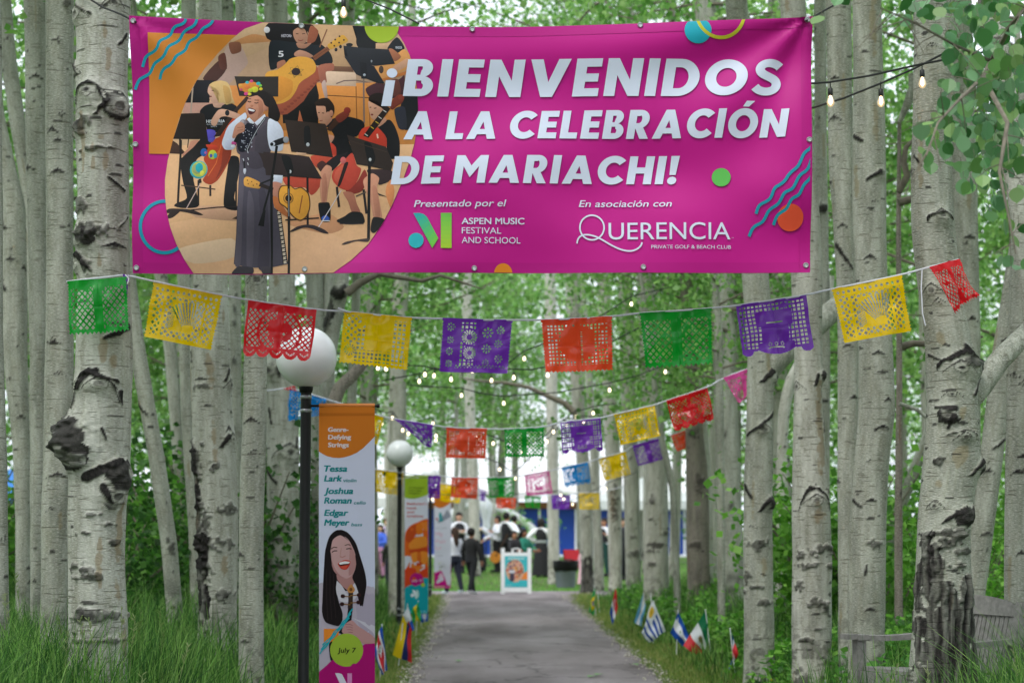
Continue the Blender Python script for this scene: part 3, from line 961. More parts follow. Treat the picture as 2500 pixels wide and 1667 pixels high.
# ---- far trees around the lawn ----------------------------------------------
tree('aspen standing right among the crowd on the lawn', 58, [(640, 1125, 1150), (1000, 1135, 1160), (1230, 1144, 1171), (1400, 1145, 1173)], mat=BARK_WHITE, M=26, step=0.05, seed=33, rough=0.006, top=13)
tree('straight aspen behind the mariachi player in the long skirt', 54, [(800, 1330, 1360), (1100, 1335, 1362), (1385, 1338, 1366)], mat=BARK_WHITE, M=26, step=0.04, seed=34, rough=0.006, top=13, dashes=50)
tree('aspen with a dark rough base beside the grey bin', 48, [(640, 1376, 1410), (850, 1388, 1422), (1050, 1400, 1430), (1200, 1415, 1447), (1420, 1418, 1450)], feats=[('rough', 1434, 1400, 20, 44), ('eye', 1426, 1265, 9), ('blot', 1400, 800, 16, 30)],
     limbs=[(px([(1405, 1010), (1380, 985), (1340, 968), (1290, 945), (1230, 934), (1170, 930), (1120, 922)], 47.6), [0.09, 0.075, 0.06, 0.05, 0.04, 0.03, 0.012], limb_m)], M=30, step=0.04, seed=35, rough=0.01, top=13, nrand=(4, 6))
tree('slender aspen leaning against the view of the dark-based one', 50, [(640, 1410, 1424), (850, 1425, 1442), (1100, 1440, 1460), (1400, 1450, 1474)], M=24, step=0.05, seed=36, rough=0.004, top=13)
tree('brownish aspen with a tall oval bark scar', 47, [(800, 1462, 1496), (1000, 1472, 1508), (1150, 1480, 1518), (1394, 1486, 1518)], feats=[('arch', 1499, 1240, 12, 60, 4), ('blot', 1499, 1230, 8, 44), ('stain', 1495, 1230, 10, 46)], mat=BARK_WARM, M=28, step=0.04, seed=37, rough=0.008, top=13)
tree('plain grey aspen at the edge of the lawn', 44, [(850, 1512, 1550), (1160, 1522, 1560), (1390, 1527, 1565)], feats=[('blot', 1548, 1352, 14, 12), ('blot', 1540, 1310, 14, 4)], low=(3, 3.6, 0.85), M=28, step=0.04, seed=38, rough=0.006, top=12)
tree('bright white aspen covered in short black dashes', 34, [(800, 1560, 1606), (1050, 1572, 1624), (1150, 1578, 1630), (1385, 1571, 1633)], feats=[('blot', 1588, 1225, 8, 18), ('blot', 1585, 1268, 10, 6), ('dash', 1600, 1330, 30, 8), ('blot', 1592, 1375, 18, 7), ('blot', 1622, 1300, 14, 5), ('blot', 1590, 1345, 14, 6)], mat=BARK_WHITE, low=(1, 3.8, 0.85), M=44, step=0.025, seed=39, rough=0.006, top=11, dashes=150, nrand=(2, 5))
tree('slender sapling trunk leaning over the verge', 30, [(1000, 1598, 1612), (1060, 1605, 1621), (1200, 1635, 1653), (1430, 1645, 1662)], M=20, step=0.05, seed=40, rough=0.002, top=9)
tree('aspen with dark brown rough bark on its lower trunk', 32, [(800, 1664, 1702), (950, 1675, 1708), (1050, 1673, 1716), (1150, 1674, 1727), (1390, 1677, 1733)], feats=[('blot', 1690, 1060, 14, 14), ('blot', 1705, 1180, 10, 24), ('blot', 1695, 1330, 14, 10)], mat=BARK_DARK, low=(2, 3.4, 0.8), M=48, step=0.025, seed=41, rough=0.01, top=11)
tree('pale slim aspen hugging the rough brown trunk', 36, [(900, 1702, 1722), (1050, 1708, 1729), (1150, 1712, 1736), (1400, 1718, 1742)], mat=BARK_WHITE, M=24, step=0.04, seed=42, rough=0.003, top=11)
tree('very thin bare pole-like aspen rising full height beside the red flag', 25, [(600, 1734, 1748), (800, 1745, 1765), (1100, 1749, 1768), (1450, 1752, 1771)], low=(0, 3.1, 0.6), M=20, step=0.04, seed=43, rough=0.002, top=9, nrand=(1, 2), dashes=12)

# ---- near trees on the bench side ---------------------------------------------
tree('aspen where the small pink flag is tied, forked high up', 19,
     [(600, 1806, 1874), (850, 1826, 1889), (1000, 1822, 1886), (1300, 1815, 1886), (1510, 1815, 1889)],
     feats=[('burl', 1888, 920, 16), ('line', 1880, 905, -40, -46, 7), ('knob', 1858, 1050, 16), ('line', 1855, 1040, -40, -24, 5), ('line', 1885, 1008, -36, -24, 6), ('burl', 1878, 1228, 14), ('line', 1870, 1222, -26, -34, 6), ('line', 1820, 1185, 22, -30, 6), ('blot', 1850, 1328, 34, 14), ('eye', 1834, 1285, 6), ('blot', 1842, 1432, 26, 4), ('blot', 1822, 1410, 10, 12), ('blot', 1860, 1470, 28, 6), ('blot', 1818, 1445, 10, 6), ('stain', 1862, 1380, 9, 26)],
     limbs=[(px([(1850, 935, 19), (1885, 885, 19), (1925, 845, 19.1), (1985, 800, 19.3), (2060, 735, 19.6), (2130, 640, 20)], 19), [0.12, 0.13, 0.125, 0.115, 0.10, 0.08], BARK)],
     M=72, step=0.013, seed=51, rough=0.005, nrand=(0, 3), dashes=60, stains=10, top=9)
tree('aspen with a brown rotten streak and an eye-shaped knot, in the ferns', 17.5,
     [(0, 1905, 1966), (640, 1932, 2006), (840, 1938, 2006), (1000, 1936, 2008), (1200, 1933, 2022), (1400, 1933, 2030), (1663, 1933, 2032)],
     feats=[('eye', 1942, 945, 14), ('burl', 2006, 918, 14), ('hole', 2010, 960, 10), ('line', 1992, 918, -20, -60, 5), ('stain', 1998, 1060, 15, 120), ('stain', 1996, 980, 14, 60), ('stain', 1992, 1250, 16, 30), ('knob', 1985, 1222, 18), ('arch', 1984, 1250, 42, 62, 7), ('blot', 1985, 1345, 36, 16), ('blot', 1950, 1352, 18, 12), ('blot', 1965, 1378, 34, 7), ('blot', 2020, 1340, 14, 10), ('blot', 2018, 1380, 12, 9), ('blot', 1945, 1430, 16, 12), ('blot', 1985, 1468, 26, 10), ('blot', 2010, 1480, 10, 14), ('blot', 1990, 1530, 16, 5), ('blot', 1960, 1560, 20, 6), ('line', 2026, 1030, -12, -50, 5), ('dash', 2024, 1420, 12, 5), ('dash', 2022, 1448, 14, 5), ('blot', 2015, 1195, 6, 8), ('dash', 1950, 1070, 10, 5)],
     M=88, step=0.011, seed=52, rough=0.006, nrand=(0, 3), dashes=110, stains=10, mat=BARK_WARM, top=9)
tree('bent white aspen seen through the gap beyond the forked one', 24, [(760, 2000, 2030), (860, 1952, 1984), (930, 1915, 1946), (1000, 1900, 1930), (1100, 1897, 1923), (1390, 1890, 1920)], mat=BARK_WHITE, M=26, step=0.03, seed=53, rough=0.003, top=4.6, crown=False)
tree('slim aspen directly behind the edge of the big pink banner', 20, [(0, 1988, 2016), (400, 1988, 2021), (700, 1990, 2026), (1400, 1992, 2026)], feats=[('burl', 2003, 510, 12)], M=30, step=0.03, seed=54, rough=0.004, top=9)
tree('tall aspen with a slight kink, left partner of a close pair', 17,
     [(0, 2015, 2077), (400, 2022, 2082), (640, 2040, 2086), (840, 2046, 2098), (1200, 2046, 2092), (1530, 2046, 2080)], feats=[('chev', 2032, 300, 18, 10), ('chev', 2052, 560, 14, 8), ('line', 2040, 600, 40, -60, 6), ('blot', 2058, 1022, 5, 5)], M=48, step=0.016, seed=55, rough=0.004, top=9)
tree('tall smooth aspen, wider partner of a close pair, curving at its foot', 16,
     [(0, 2079, 2150), (300, 2082, 2160), (680, 2084, 2165), (840, 2095, 2178), (1000, 2095, 2186), (1150, 2082, 2168), (1300, 2070, 2163), (1545, 2072, 2160)],
     feats=[('line', 2085, 335, 26, -16, 6), ('knob', 2144, 430, 12), ('line', 2140, 425, -30, -20, 6), ('chev', 2118, 640, 20, 14), ('eye', 2130, 497, 5), ('chev', 2136, 868, 16, 7), ('line', 2080, 1220, 26, -16, 5), ('chev', 2120, 1225, 16, 6), ('blot', 2132, 1328, 20, 11), ('dash', 2118, 1265, 12, 5), ('line', 2108, 1380, -8, -50, 3), ('chev', 2118, 1490, 16, 8), ('stain', 2126, 60, 12, 120), ('stain', 2130, 300, 9, 60), ('eye', 2115, 1126, 4)],
     M=72, step=0.013, seed=56, rough=0.003, nrand=(0, 4), dashes=50, stains=10, top=9)
tree('thin slanting aspen crossing behind the close pair', 22, [(900, 2310, 2340), (1065, 2250, 2278), (1180, 2204, 2234), (1290, 2166, 2192), (1500, 2120, 2148)], M=26, step=0.03, seed=57, rough=0.003, top=4.6, crown=False)
tree('big aspen with furrowed dark bark at its foot, in front of the bench', 12.2,
     [(0, 2227, 2323), (120, 2232, 2325), (250, 2230, 2325), (400, 2222, 2322), (550, 2225, 2330), (700, 2242, 2345), (840, 2264, 2371), (1000, 2262, 2388), (1130, 2253, 2396), (1250, 2243, 2370), (1350, 2238, 2368), (1500, 2232, 2373), (1667, 2220, 2382)],
     feats=[('eye', 2265, 124, 9), ('dash', 2250, 92, 12, 5), ('eye', 2306, 20, 10), ('knob', 2288, 533, 17), ('arch', 2288, 545, 34, 22, 4), ('knob', 2268, 714, 19), ('knob', 2283, 742, 11), ('line', 2228, 385, 22, -24, 4), ('knob', 2222, 420, 9),
            ('knob', 2330, 902, 20), ('arch', 2345, 905, 66, 42, 10), ('blot', 2358, 880, 26, 22), ('burl', 2392, 900, 22), ('line', 2268, 868, 34, -14, 5), ('line', 2392, 930, -40, -54, 8), ('knob', 2312, 965, 14), ('burl', 2305, 1015, 21), ('line', 2320, 1000, -50, 4, 7), ('line', 2316, 1020, -14, -26, 8), ('knob', 2338, 1069, 14), ('arch', 2338, 1066, 40, 16, 3), ('eye', 2381, 1033, 10), ('blot', 2276, 1127, 15, 10), ('burl', 2393, 1140, 18), ('line', 2388, 1125, -54, -48, 7), ('knob', 2272, 1234, 14), ('burl', 2343, 1262, 24), ('line', 2338, 1242, -48, -34, 6), ('line', 2362, 1240, 8, -36, 7),
            ('blot', 2310, 1300, 44, 12), ('blot', 2300, 1322, 40, 12), ('blot', 2345, 1345, 40, 8), ('blot', 2340, 1380, 30, 9), ('blot', 2268, 1330, 20, 16), ('blot', 2260, 1375, 18, 36), ('rough', 2306, 1580, 125, 175), ('rough', 2262, 1400, 34, 90), ('rough', 2345, 1440, 30, 44), ('blot', 2330, 1312, 30, 8),
            ('stain', 2335, 1120, 26, 30), ('stain', 2335, 1010, 14, 20), ('stain', 2290, 830, 14, 30), ('stain', 2280, 1180, 14, 14)],
     limbs=[(px([(2352, 985, 12.25), (2395, 940, 12.3), (2440, 880, 12.4), (2490, 828, 12.6), (2560, 760, 12.9), (2660, 640, 13.4)], 12.2), [0.085, 0.075, 0.068, 0.062, 0.055, 0.04], BARK)],
     M=150, step=0.0085, seed=61, rough=0.006, nrand=(0, 2), dashes=130, stains=20, top=8.0)
tree('leaning aspen crossing behind the bench backrest', 16, [(420, 2490, 2540), (700, 2448, 2500), (840, 2425, 2482), (1100, 2393, 2450), (1460, 2352, 2402)], feats=[('line', 2450, 1070, -44, -34, 5), ('line', 2448, 880, -34, -28, 4)], M=44, step=0.018, seed=62, rough=0.004, top=8.5)
tree('smooth aspen at the bench side cut off by the picture edge', 13.5, [(600, 2470, 2540), (840, 2462, 2530), (1100, 2457, 2524), (1500, 2452, 2520)], feats=[('eye', 2496, 938, 12), ('chev', 2482, 845, 26, 12), ('chev', 2488, 1355, 14, 8), ('dash', 2470, 1530, 10, 4)], M=56, step=0.015, seed=63, rough=0.003, top=8)
tree('bark-split aspen leaning into the top corner behind hanging leaves', 11.0, [(0, 2392, 2452), (150, 2408, 2466), (300, 2434, 2496), (500, 2462, 2532), (700, 2492, 2560), (1200, 2530, 2600), (1667, 2540, 2620)],
     feats=[('line', 2396, 30, 40, -260, 5), ('line', 2436, 300, 45, -150, 6), ('eye', 2440, 85, 9), ('dash', 2434, 100, 16, 6), ('dash', 2478, 395, 16, 8), ('rough', 2398, 120, 8, 120), ('stain', 2402, 160, 8, 120)], M=64, step=0.014, seed=64, rough=0.004, top=7.5, mat=BARK_WARM)
tree('grey aspen half hidden behind the big furrow-footed one', 18, [(350, 2322, 2382), (840, 2332, 2392), (1000, 2335, 2392), (1540, 2342, 2394)], M=44, step=0.02, seed=65, rough=0.004, top=9)

# bare grey branches between the trunks
tree('dead grey sapling with crooked bare branches behind the close pair', 18.5, [(300, 2190, 2200), (700, 2188, 2202), (1200, 2186, 2204), (1480, 2184, 2206)], crown=False, top=5.4, M=16, step=0.05, seed=70, rough=0.002, dashes=8, mat=BARK_DARK,
     limbs=[(px([(2195, 300), (2215, 255), (2230, 215), (2225, 180)], 18.4), [0.02, 0.04, 0.045, 0.03], BARK), (px([(2194, 470), (2215, 430), (2206, 395), (2212, 360), (2230, 340)], 18.4), [0.03, 0.035, 0.03, 0.025, 0.012], limb_m),
            (px([(2194, 495), (2240, 482), (2300, 490)], 18.4), [0.04, 0.035, 0.03], limb_m), (px([(2196, 848), (2230, 838), (2270, 840), (2330, 826), (2400, 822)], 18.6), [0.04, 0.032, 0.03, 0.022, 0.012], limb_m),
            (px([(2196, 985), (2240, 1000), (2275, 1032), (2300, 1060)], 18.4), [0.02, 0.018, 0.014, 0.008], BARK)])

# ---- the stand further back -------------------------------------------------
def cp(o, parent=None):
    c = o.copy(); C.objects.link(c)
    if parent is not None: c.parent = parent
    return c

def stock(seed, rad, hgt, mat, M=20):
    """one background aspen at the origin, to be copied"""
    rng = np.random.default_rng(seed)
    Yb = 100.0
    s = F / Yb
    x0 = W / 2
    lean = (rng.random() - 0.5) * 0.5
    kn = []
    for t in (0, 0.3, 0.6, 1.0):
        sy = HORIZON + EYE * s - t * hgt * s
        xx = x0 + (lean * t + 0.12 * math.sin(4 * t + seed)) * s
        kn.append((sy, xx - rad * s * (1 - 0.5 * t), xx + rad * s * (1 - 0.5 * t)))
    m, tip, foot = trunk_mesh('trunk', Yb, kn, hgt, (), M=M, step=0.09, seed=seed, rough=0.006, nrand=(8, 16), dashes=40, stains=4, vis=(-9999, 9999))
    m.transform(Matrix.Translation(-Vector((foot[0], Yb, 0.0))))
    return m, Vector((tip[0] - foot[0], tip[1] - Yb, tip[2]))

STOCK = [stock(500 + k, r, h, mt) for k, (r, h, mt) in enumerate([(0.10, 11, 0), (0.13, 12, 0), (0.16, 13, 0), (0.08, 10, 0), (0.19, 13, 0), (0.06, 9, 0)])]
smats = [BARK, BARK_WHITE, BARK_WARM, BARK]
PROTO = {}
def back_tree(x, y, k, ck, cz, cs, rz, label, group, low=False, mat=None):
    key = (k, ck, low)
    if key not in PROTO:
        root = empty('aspen_tree', (0, 0, 0))
        link('trunk', STOCK[k][0].copy(), None, root)
        src = CROWNS_LOW if low else CROWNS
        link('crown', src[ck][0], leaf_m, root)
        link('branches', src[ck][1], limb_m, root)
        ch = [c for c in C.objects if c.parent is root]
        ch[0].data.materials.clear(); ch[0].data.materials.append(smats[k % 4])
        PROTO[key] = (root, ch)
    else:
        r0, ch0 = PROTO[key]
        root = cp(r0)
        ch = [cp(c, root) for c in ch0]
    root.location = (x, y, tz(x, y))
    root.rotation_euler = (0, 0, rz)
    ch[0].location = (0, 0, 0)
    for c in ch[1:]:
        c.location = (0, 0, cz); c.scale = (cs, cs, cs)
    tag(root, label, 'tree', group)
    return root

rb = random.Random(4)
def stand(n, y0, y1, xr, label, group, czr, avoid, low=False, cs=(0.9, 1.25), ks=(0, 1, 2, 3, 4, 5)):
    made = 0
    tries = 0
    while made < n and tries < 4000:
        tries += 1
        y = rb.uniform(y0, y1)
        x = rb.uniform(*xr) * y
        sx = W / 2 + x * F / y
        if avoid(x, y, sx): continue
        back_tree(x, y, rb.choice(ks), rb.randrange(4), rb.uniform(*czr), rb.uniform(*cs), rb.uniform(0, 6.28), label, group, low)
        made += 1
STAND_AVOID = lambda x, y, sx: abs(x - path_x(y)) < 2.6 or (1040 < sx < 1500 and y < 64) or (y < 30 and 700 < sx < 1740) or (925 < sx < 1120 and y < 47) or (y < 34 and (300 < sx < 470 or 2170 < sx < 2250))
stand(17, 25, 48, (-0.30, -0.07), 'slim aspen in the leafy stand behind the lamp posts', 'aspens behind the lamp posts', (2.4, 4.2), STAND_AVOID)
stand(15, 26, 48, (0.085, 0.30), 'slim aspen in the leafy stand behind the bench side trees', 'aspens behind the bench side', (2.2, 4.0), STAND_AVOID)
stand(17, 66, 82, (-0.10, 0.10), 'tall leafy aspen rising beyond the crowd and its lawn', 'aspens beyond the lawn', (3.4, 5.2), lambda x, y, sx: False, cs=(1.0, 1.3))
stand(3, 56, 64, (-0.085, 0.075), 'tall leafy aspen whose branches hang over the lawn', 'aspens over the lawn', (4.3, 5.6), lambda x, y, sx: 1050 < sx < 1490, cs=(0.9, 1.1))
stand(14, 84, 100, (-0.30, -0.10), 'distant leafy aspen behind the vendor tents', 'distant aspens by the tents', (1.6, 3.4), lambda x, y, sx: False, cs=(1.1, 1.5))
stand(14, 70, 100, (0.11, 0.30), 'distant leafy aspen beyond the bench side stand', 'distant aspens beyond the bench', (1.2, 3.0), lambda x, y, sx: False, cs=(1.1, 1.5))
# trees reaching over the path so that leaves fill the view under the banner
for (sx, Y, cz, cs, k) in ((870, 27, 3.9, 0.9, 3), (915, 36, 3.6, 1.15, 0), (1690, 40, 3.3, 0.9, 3), (1790, 31, 3.0, 0.8, 3), (1640, 46, 3.6, 1.0, 1)):
    x = (sx - W / 2) * Y / F
    back_tree(x, Y, k, rb.randrange(4), cz, cs, rb.uniform(0, 6.28), 'slim aspen whose leafy branches reach over the path', 'aspens arching over the path')

# out-of-view canopy added behind and beside the viewpoint to shade the near end
for (x, y, ck, cz, cs) in ((-3.6, 6.5, 0, 5.2, 1.0), (3.9, 6.0, 1, 5.4, 1.0), (-4.4, 2.0, 2, 4.6, 1.05), (4.6, 1.5, 3, 4.8, 1.1), (-2.9, -3.0, 1, 5.0, 1.1), (3.2, -3.5, 0, 5.0, 1.1), (-6.5, 5.0, 3, 4.0, 1.1), (7.0, 4.5, 2, 4.0, 1.1), (-6.0, -5.0, 2, 3.4, 1.2), (6.4, -6.0, 1, 3.4, 1.2), (0.6, -8.0, 3, 4.4, 1.2), (-8.2, 9.5, 1, 3.6, 1.1), (8.4, 9.8, 0, 3.6, 1.1), (-5.6, 14.5, 0, 4.6, 1.0), (6.2, 15.0, 3, 4.8, 1.0)):
    back_tree(x, y, (ck * 2 + 1) % 5, ck, cz, cs, x * 1.3, 'leafy aspen out of view, added to shade the near end of the path', 'aspens added to shade the near end of the path')

# understorey bushes between the trunks
def bush_mesh(seed, pal, n=1500, size=0.055):
    rng = np.random.default_rng(seed)
    mb = MB(); cs = []
    for i in range(11):
        a, l = rng.random() * 6.28, 0.5 + 0.7 * rng.random()
        s = 0.25 + 0.45 * rng.random()
        tip = Vector((math.cos(a) * s, math.sin(a) * s, l))
        mb.tube([(0, 0, -0.05), tip * 0.5 + Vector((0, 0, 0.1)), tip], [0.012, 0.008, 0.004], 4)
        t = 0.35 + 0.7 * rng.random(n // 11)
        cs.append(np.array(tip)[None] * t[:, None] + rng.normal(size=(n // 11, 3)) * 0.13)
    v, q, col = leaf_quads(np.concatenate(cs), np.full(sum(len(c) for c in cs), size), rng, 0.9, pal)
    return np_mesh('foliage', v, q, {'Col': col}, smooth=False), mb.mesh('stem')
BUSH = [bush_mesh(700, ['#6fae3c', '#84c04a', '#5b962f', '#97cc5c', '#4f8a2c']), bush_mesh(701, ['#5a9334', '#6aa33e', '#4a7d2c', '#7ab04c']), bush_mesh(702, ['#36602a', '#45752f', '#2c5022', '#548438'])]  # last palette darkened to put the shade between trunks into the leaves
BPROTO = {}
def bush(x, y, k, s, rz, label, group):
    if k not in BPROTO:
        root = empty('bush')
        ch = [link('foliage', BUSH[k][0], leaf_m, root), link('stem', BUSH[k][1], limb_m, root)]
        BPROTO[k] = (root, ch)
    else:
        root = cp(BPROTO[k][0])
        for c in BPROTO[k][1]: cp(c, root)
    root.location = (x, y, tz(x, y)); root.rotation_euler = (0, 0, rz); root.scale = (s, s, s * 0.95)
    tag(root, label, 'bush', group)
def bushes(n, y0, y1, sxr, ks, sr, label, group):
    for _ in range(n):
        y = rb.uniform(y0, y1); sx = rb.uniform(*sxr)
        x = (sx - W / 2) * y / F
        if abs(x - path_x(y)) < 2.4 or -30 < sx < 130 or 290 < sx < 410: continue
        bush(x, y, rb.choice(ks), rb.uniform(*sr), rb.uniform(0, 6.28), label, group)
bushes(30, 20, 40, (1960, 2620), (0, 1), (0.8, 1.9), 'bright light-green bush among the trunks on the bench side', 'light bushes on the bench side')
bushes(7, 30, 42, (1560, 1900), (0, 1), (0.35, 0.6), 'low bright bush in the grass near the row of small flags', 'low bushes near the small flags')
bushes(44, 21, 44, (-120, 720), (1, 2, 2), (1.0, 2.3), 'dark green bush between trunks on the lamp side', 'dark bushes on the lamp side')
bushes(8, 50, 62, (640, 1000), (2, 1), (0.9, 1.4), 'bush at the far edge of the tall grass near the crowd', 'bushes near the crowd')
bush(P(1290, 1285, 66).x, 66, 0, 1.6, 0.3, 'bright bush under the white arch beside the blue wall', None)

# far woods, plus unseen leaf masses added on both sides to block sidelight
def far_woods_and_side_screen():
    rng = np.random.default_rng(88)
    cs = []
    for x0, x1, y0, y1, zt, n in ((-19, -13, -12, 44, 13, 15000), (13, 19, -12, 44, 13, 15000), (-62, -13, 112, 130, 24, 15000), (12, 62, 112, 130, 24, 15000), (-14, 14, 128, 140, 30, 10000)):
        nc = 150
        cc = np.stack([x0 + (x1 - x0) * rng.random(nc), y0 + (y1 - y0) * rng.random(nc), zt * rng.random(nc) ** 1.1], 1)
        p = cc[rng.integers(0, nc, n)] + rng.normal(size=(n, 3)) * np.array([1.6, 1.2, 1.3])
        p[:, 2] = np.abs(p[:, 2])
        cs.append(p)
    c = np.concatenate(cs)
    v, q, col = leaf_quads(c, np.full(len(c), 0.42), rng, 0.5, GREENS)
    tag(link('far_woods_and_side_screen', np_mesh('far_woods_and_side_screen', v, q, {'Col': col}, smooth=False), leaf_m), kind='stuff')
far_woods_and_side_screen()

# broad-leaved ground cover along the path on the flag side
def ground_cover():
    rng = np.random.default_rng(66)
    V, Q, K = [], [], []
    n0 = 0
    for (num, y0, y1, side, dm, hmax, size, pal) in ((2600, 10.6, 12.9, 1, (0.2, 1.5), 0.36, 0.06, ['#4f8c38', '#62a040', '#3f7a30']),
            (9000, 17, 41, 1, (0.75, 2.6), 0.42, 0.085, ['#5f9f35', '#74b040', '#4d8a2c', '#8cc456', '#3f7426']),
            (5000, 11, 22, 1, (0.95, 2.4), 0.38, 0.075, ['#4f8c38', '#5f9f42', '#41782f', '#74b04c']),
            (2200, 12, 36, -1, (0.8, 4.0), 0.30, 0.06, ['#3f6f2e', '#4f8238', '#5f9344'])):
        nc = num // 24
        s = scatter(nc, y0, y1, 600 + num, dm[0], dm[1], side, 1.1)
        cen = np.repeat(s[:, :2], 24, 0)
        hh = np.repeat(hmax * (0.35 + 0.65 * rng.random(nc)), 24)
        a = rng.random(len(cen)) * 6.28
        rad = 0.20 * np.sqrt(rng.random(len(cen)))
        x, y = cen[:, 0] + np.cos(a) * rad, cen[:, 1] + np.sin(a) * rad
        d = np.abs(x - path_x(y)) - 1.33
        z = terrain(x, y) + hh * (0.25 + 0.8 * rng.random(len(cen)) ** 0.6) * sstep(0.25, 0.9, d)
        v, q, col = leaf_quads(np.stack([x, y, z], 1), np.full(len(x), size), rng, 1.6, pal, 0.2, 0.7)
        V.append(v); Q.append(q + n0); K.append(col); n0 += len(v)
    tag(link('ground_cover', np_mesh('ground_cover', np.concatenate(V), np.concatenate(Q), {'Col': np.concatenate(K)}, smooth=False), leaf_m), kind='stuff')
ground_cover()
# ------------------------------------------------------------------ printed sheets
GAIN = 0.86

def text_polys(s, bold=0.0, shear=0.0):
    """letter outlines of the built-in font as triangles in em units, cap height about 0.73"""
    cu = bpy.data.curves.new('t', 'FONT')
    cu.body = s
    cu.dimensions = '2D'
    cu.fill_mode = 'BOTH'
    cu.resolution_u = 4
    cu.offset = bold
    cu.shear = shear
    o = bpy.data.objects.new('t', cu)
    C.objects.link(o)
    dg = bpy.context.evaluated_depsgraph_get()
    dg.update()
    me = o.evaluated_get(dg).to_mesh()
    me.calc_loop_triangles()
    v = np.array([p.co[:2] for p in me.vertices]).reshape(-1, 2)
    t = np.array([tuple(x.vertices) for x in me.loop_triangles], int).reshape(-1, 3)
    o.evaluated_get(dg).to_mesh_clear()
    C.objects.unlink(o)
    bpy.data.objects.remove(o)
    bpy.data.curves.remove(cu)
    return v, t

def clip_convex(poly, hull):
    """Sutherland-Hodgman, hull counter-clockwise in its own coordinates"""
    out = list(poly)
    n = len(hull)
    for i in range(n):
        a, b = hull[i], hull[(i + 1) % n]
        inp, out = out, []
        if not inp: break
        def side(p): return (b[0] - a[0]) * (p[1] - a[1]) - (b[1] - a[1]) * (p[0] - a[0])
        for j in range(len(inp)):
            p, q = inp[j], inp[(j + 1) % len(inp)]
            sp, sq = side(p), side(q)
            if sp >= 0: out.append(p)
            if (sp >= 0) != (sq >= 0):
                t = sp / (sp - sq)
                out.append((p[0] + (q[0] - p[0]) * t, p[1] + (q[1] - p[1]) * t))
    return out

def smooth_poly(p, it=1):
    """closed curve through the points (Catmull-Rom, slightly tightened)"""
    o, n = [], len(p)
    for i in range(n):
        a, b, c, d = p[i - 1], p[i], p[(i + 1) % n], p[(i + 2) % n]
        for t in (0, 0.25, 0.5, 0.75):
            q = []
            for k in (0, 1):
                m1, m2 = 0.38 * (c[k] - a[k]), 0.38 * (d[k] - b[k])
                q.append((2 * t ** 3 - 3 * t * t + 1) * b[k] + (t ** 3 - 2 * t * t + t) * m1 + (3 * t * t - 2 * t ** 3) * c[k] + (t ** 3 - t * t) * m2)
            o.append(tuple(q))
    return o

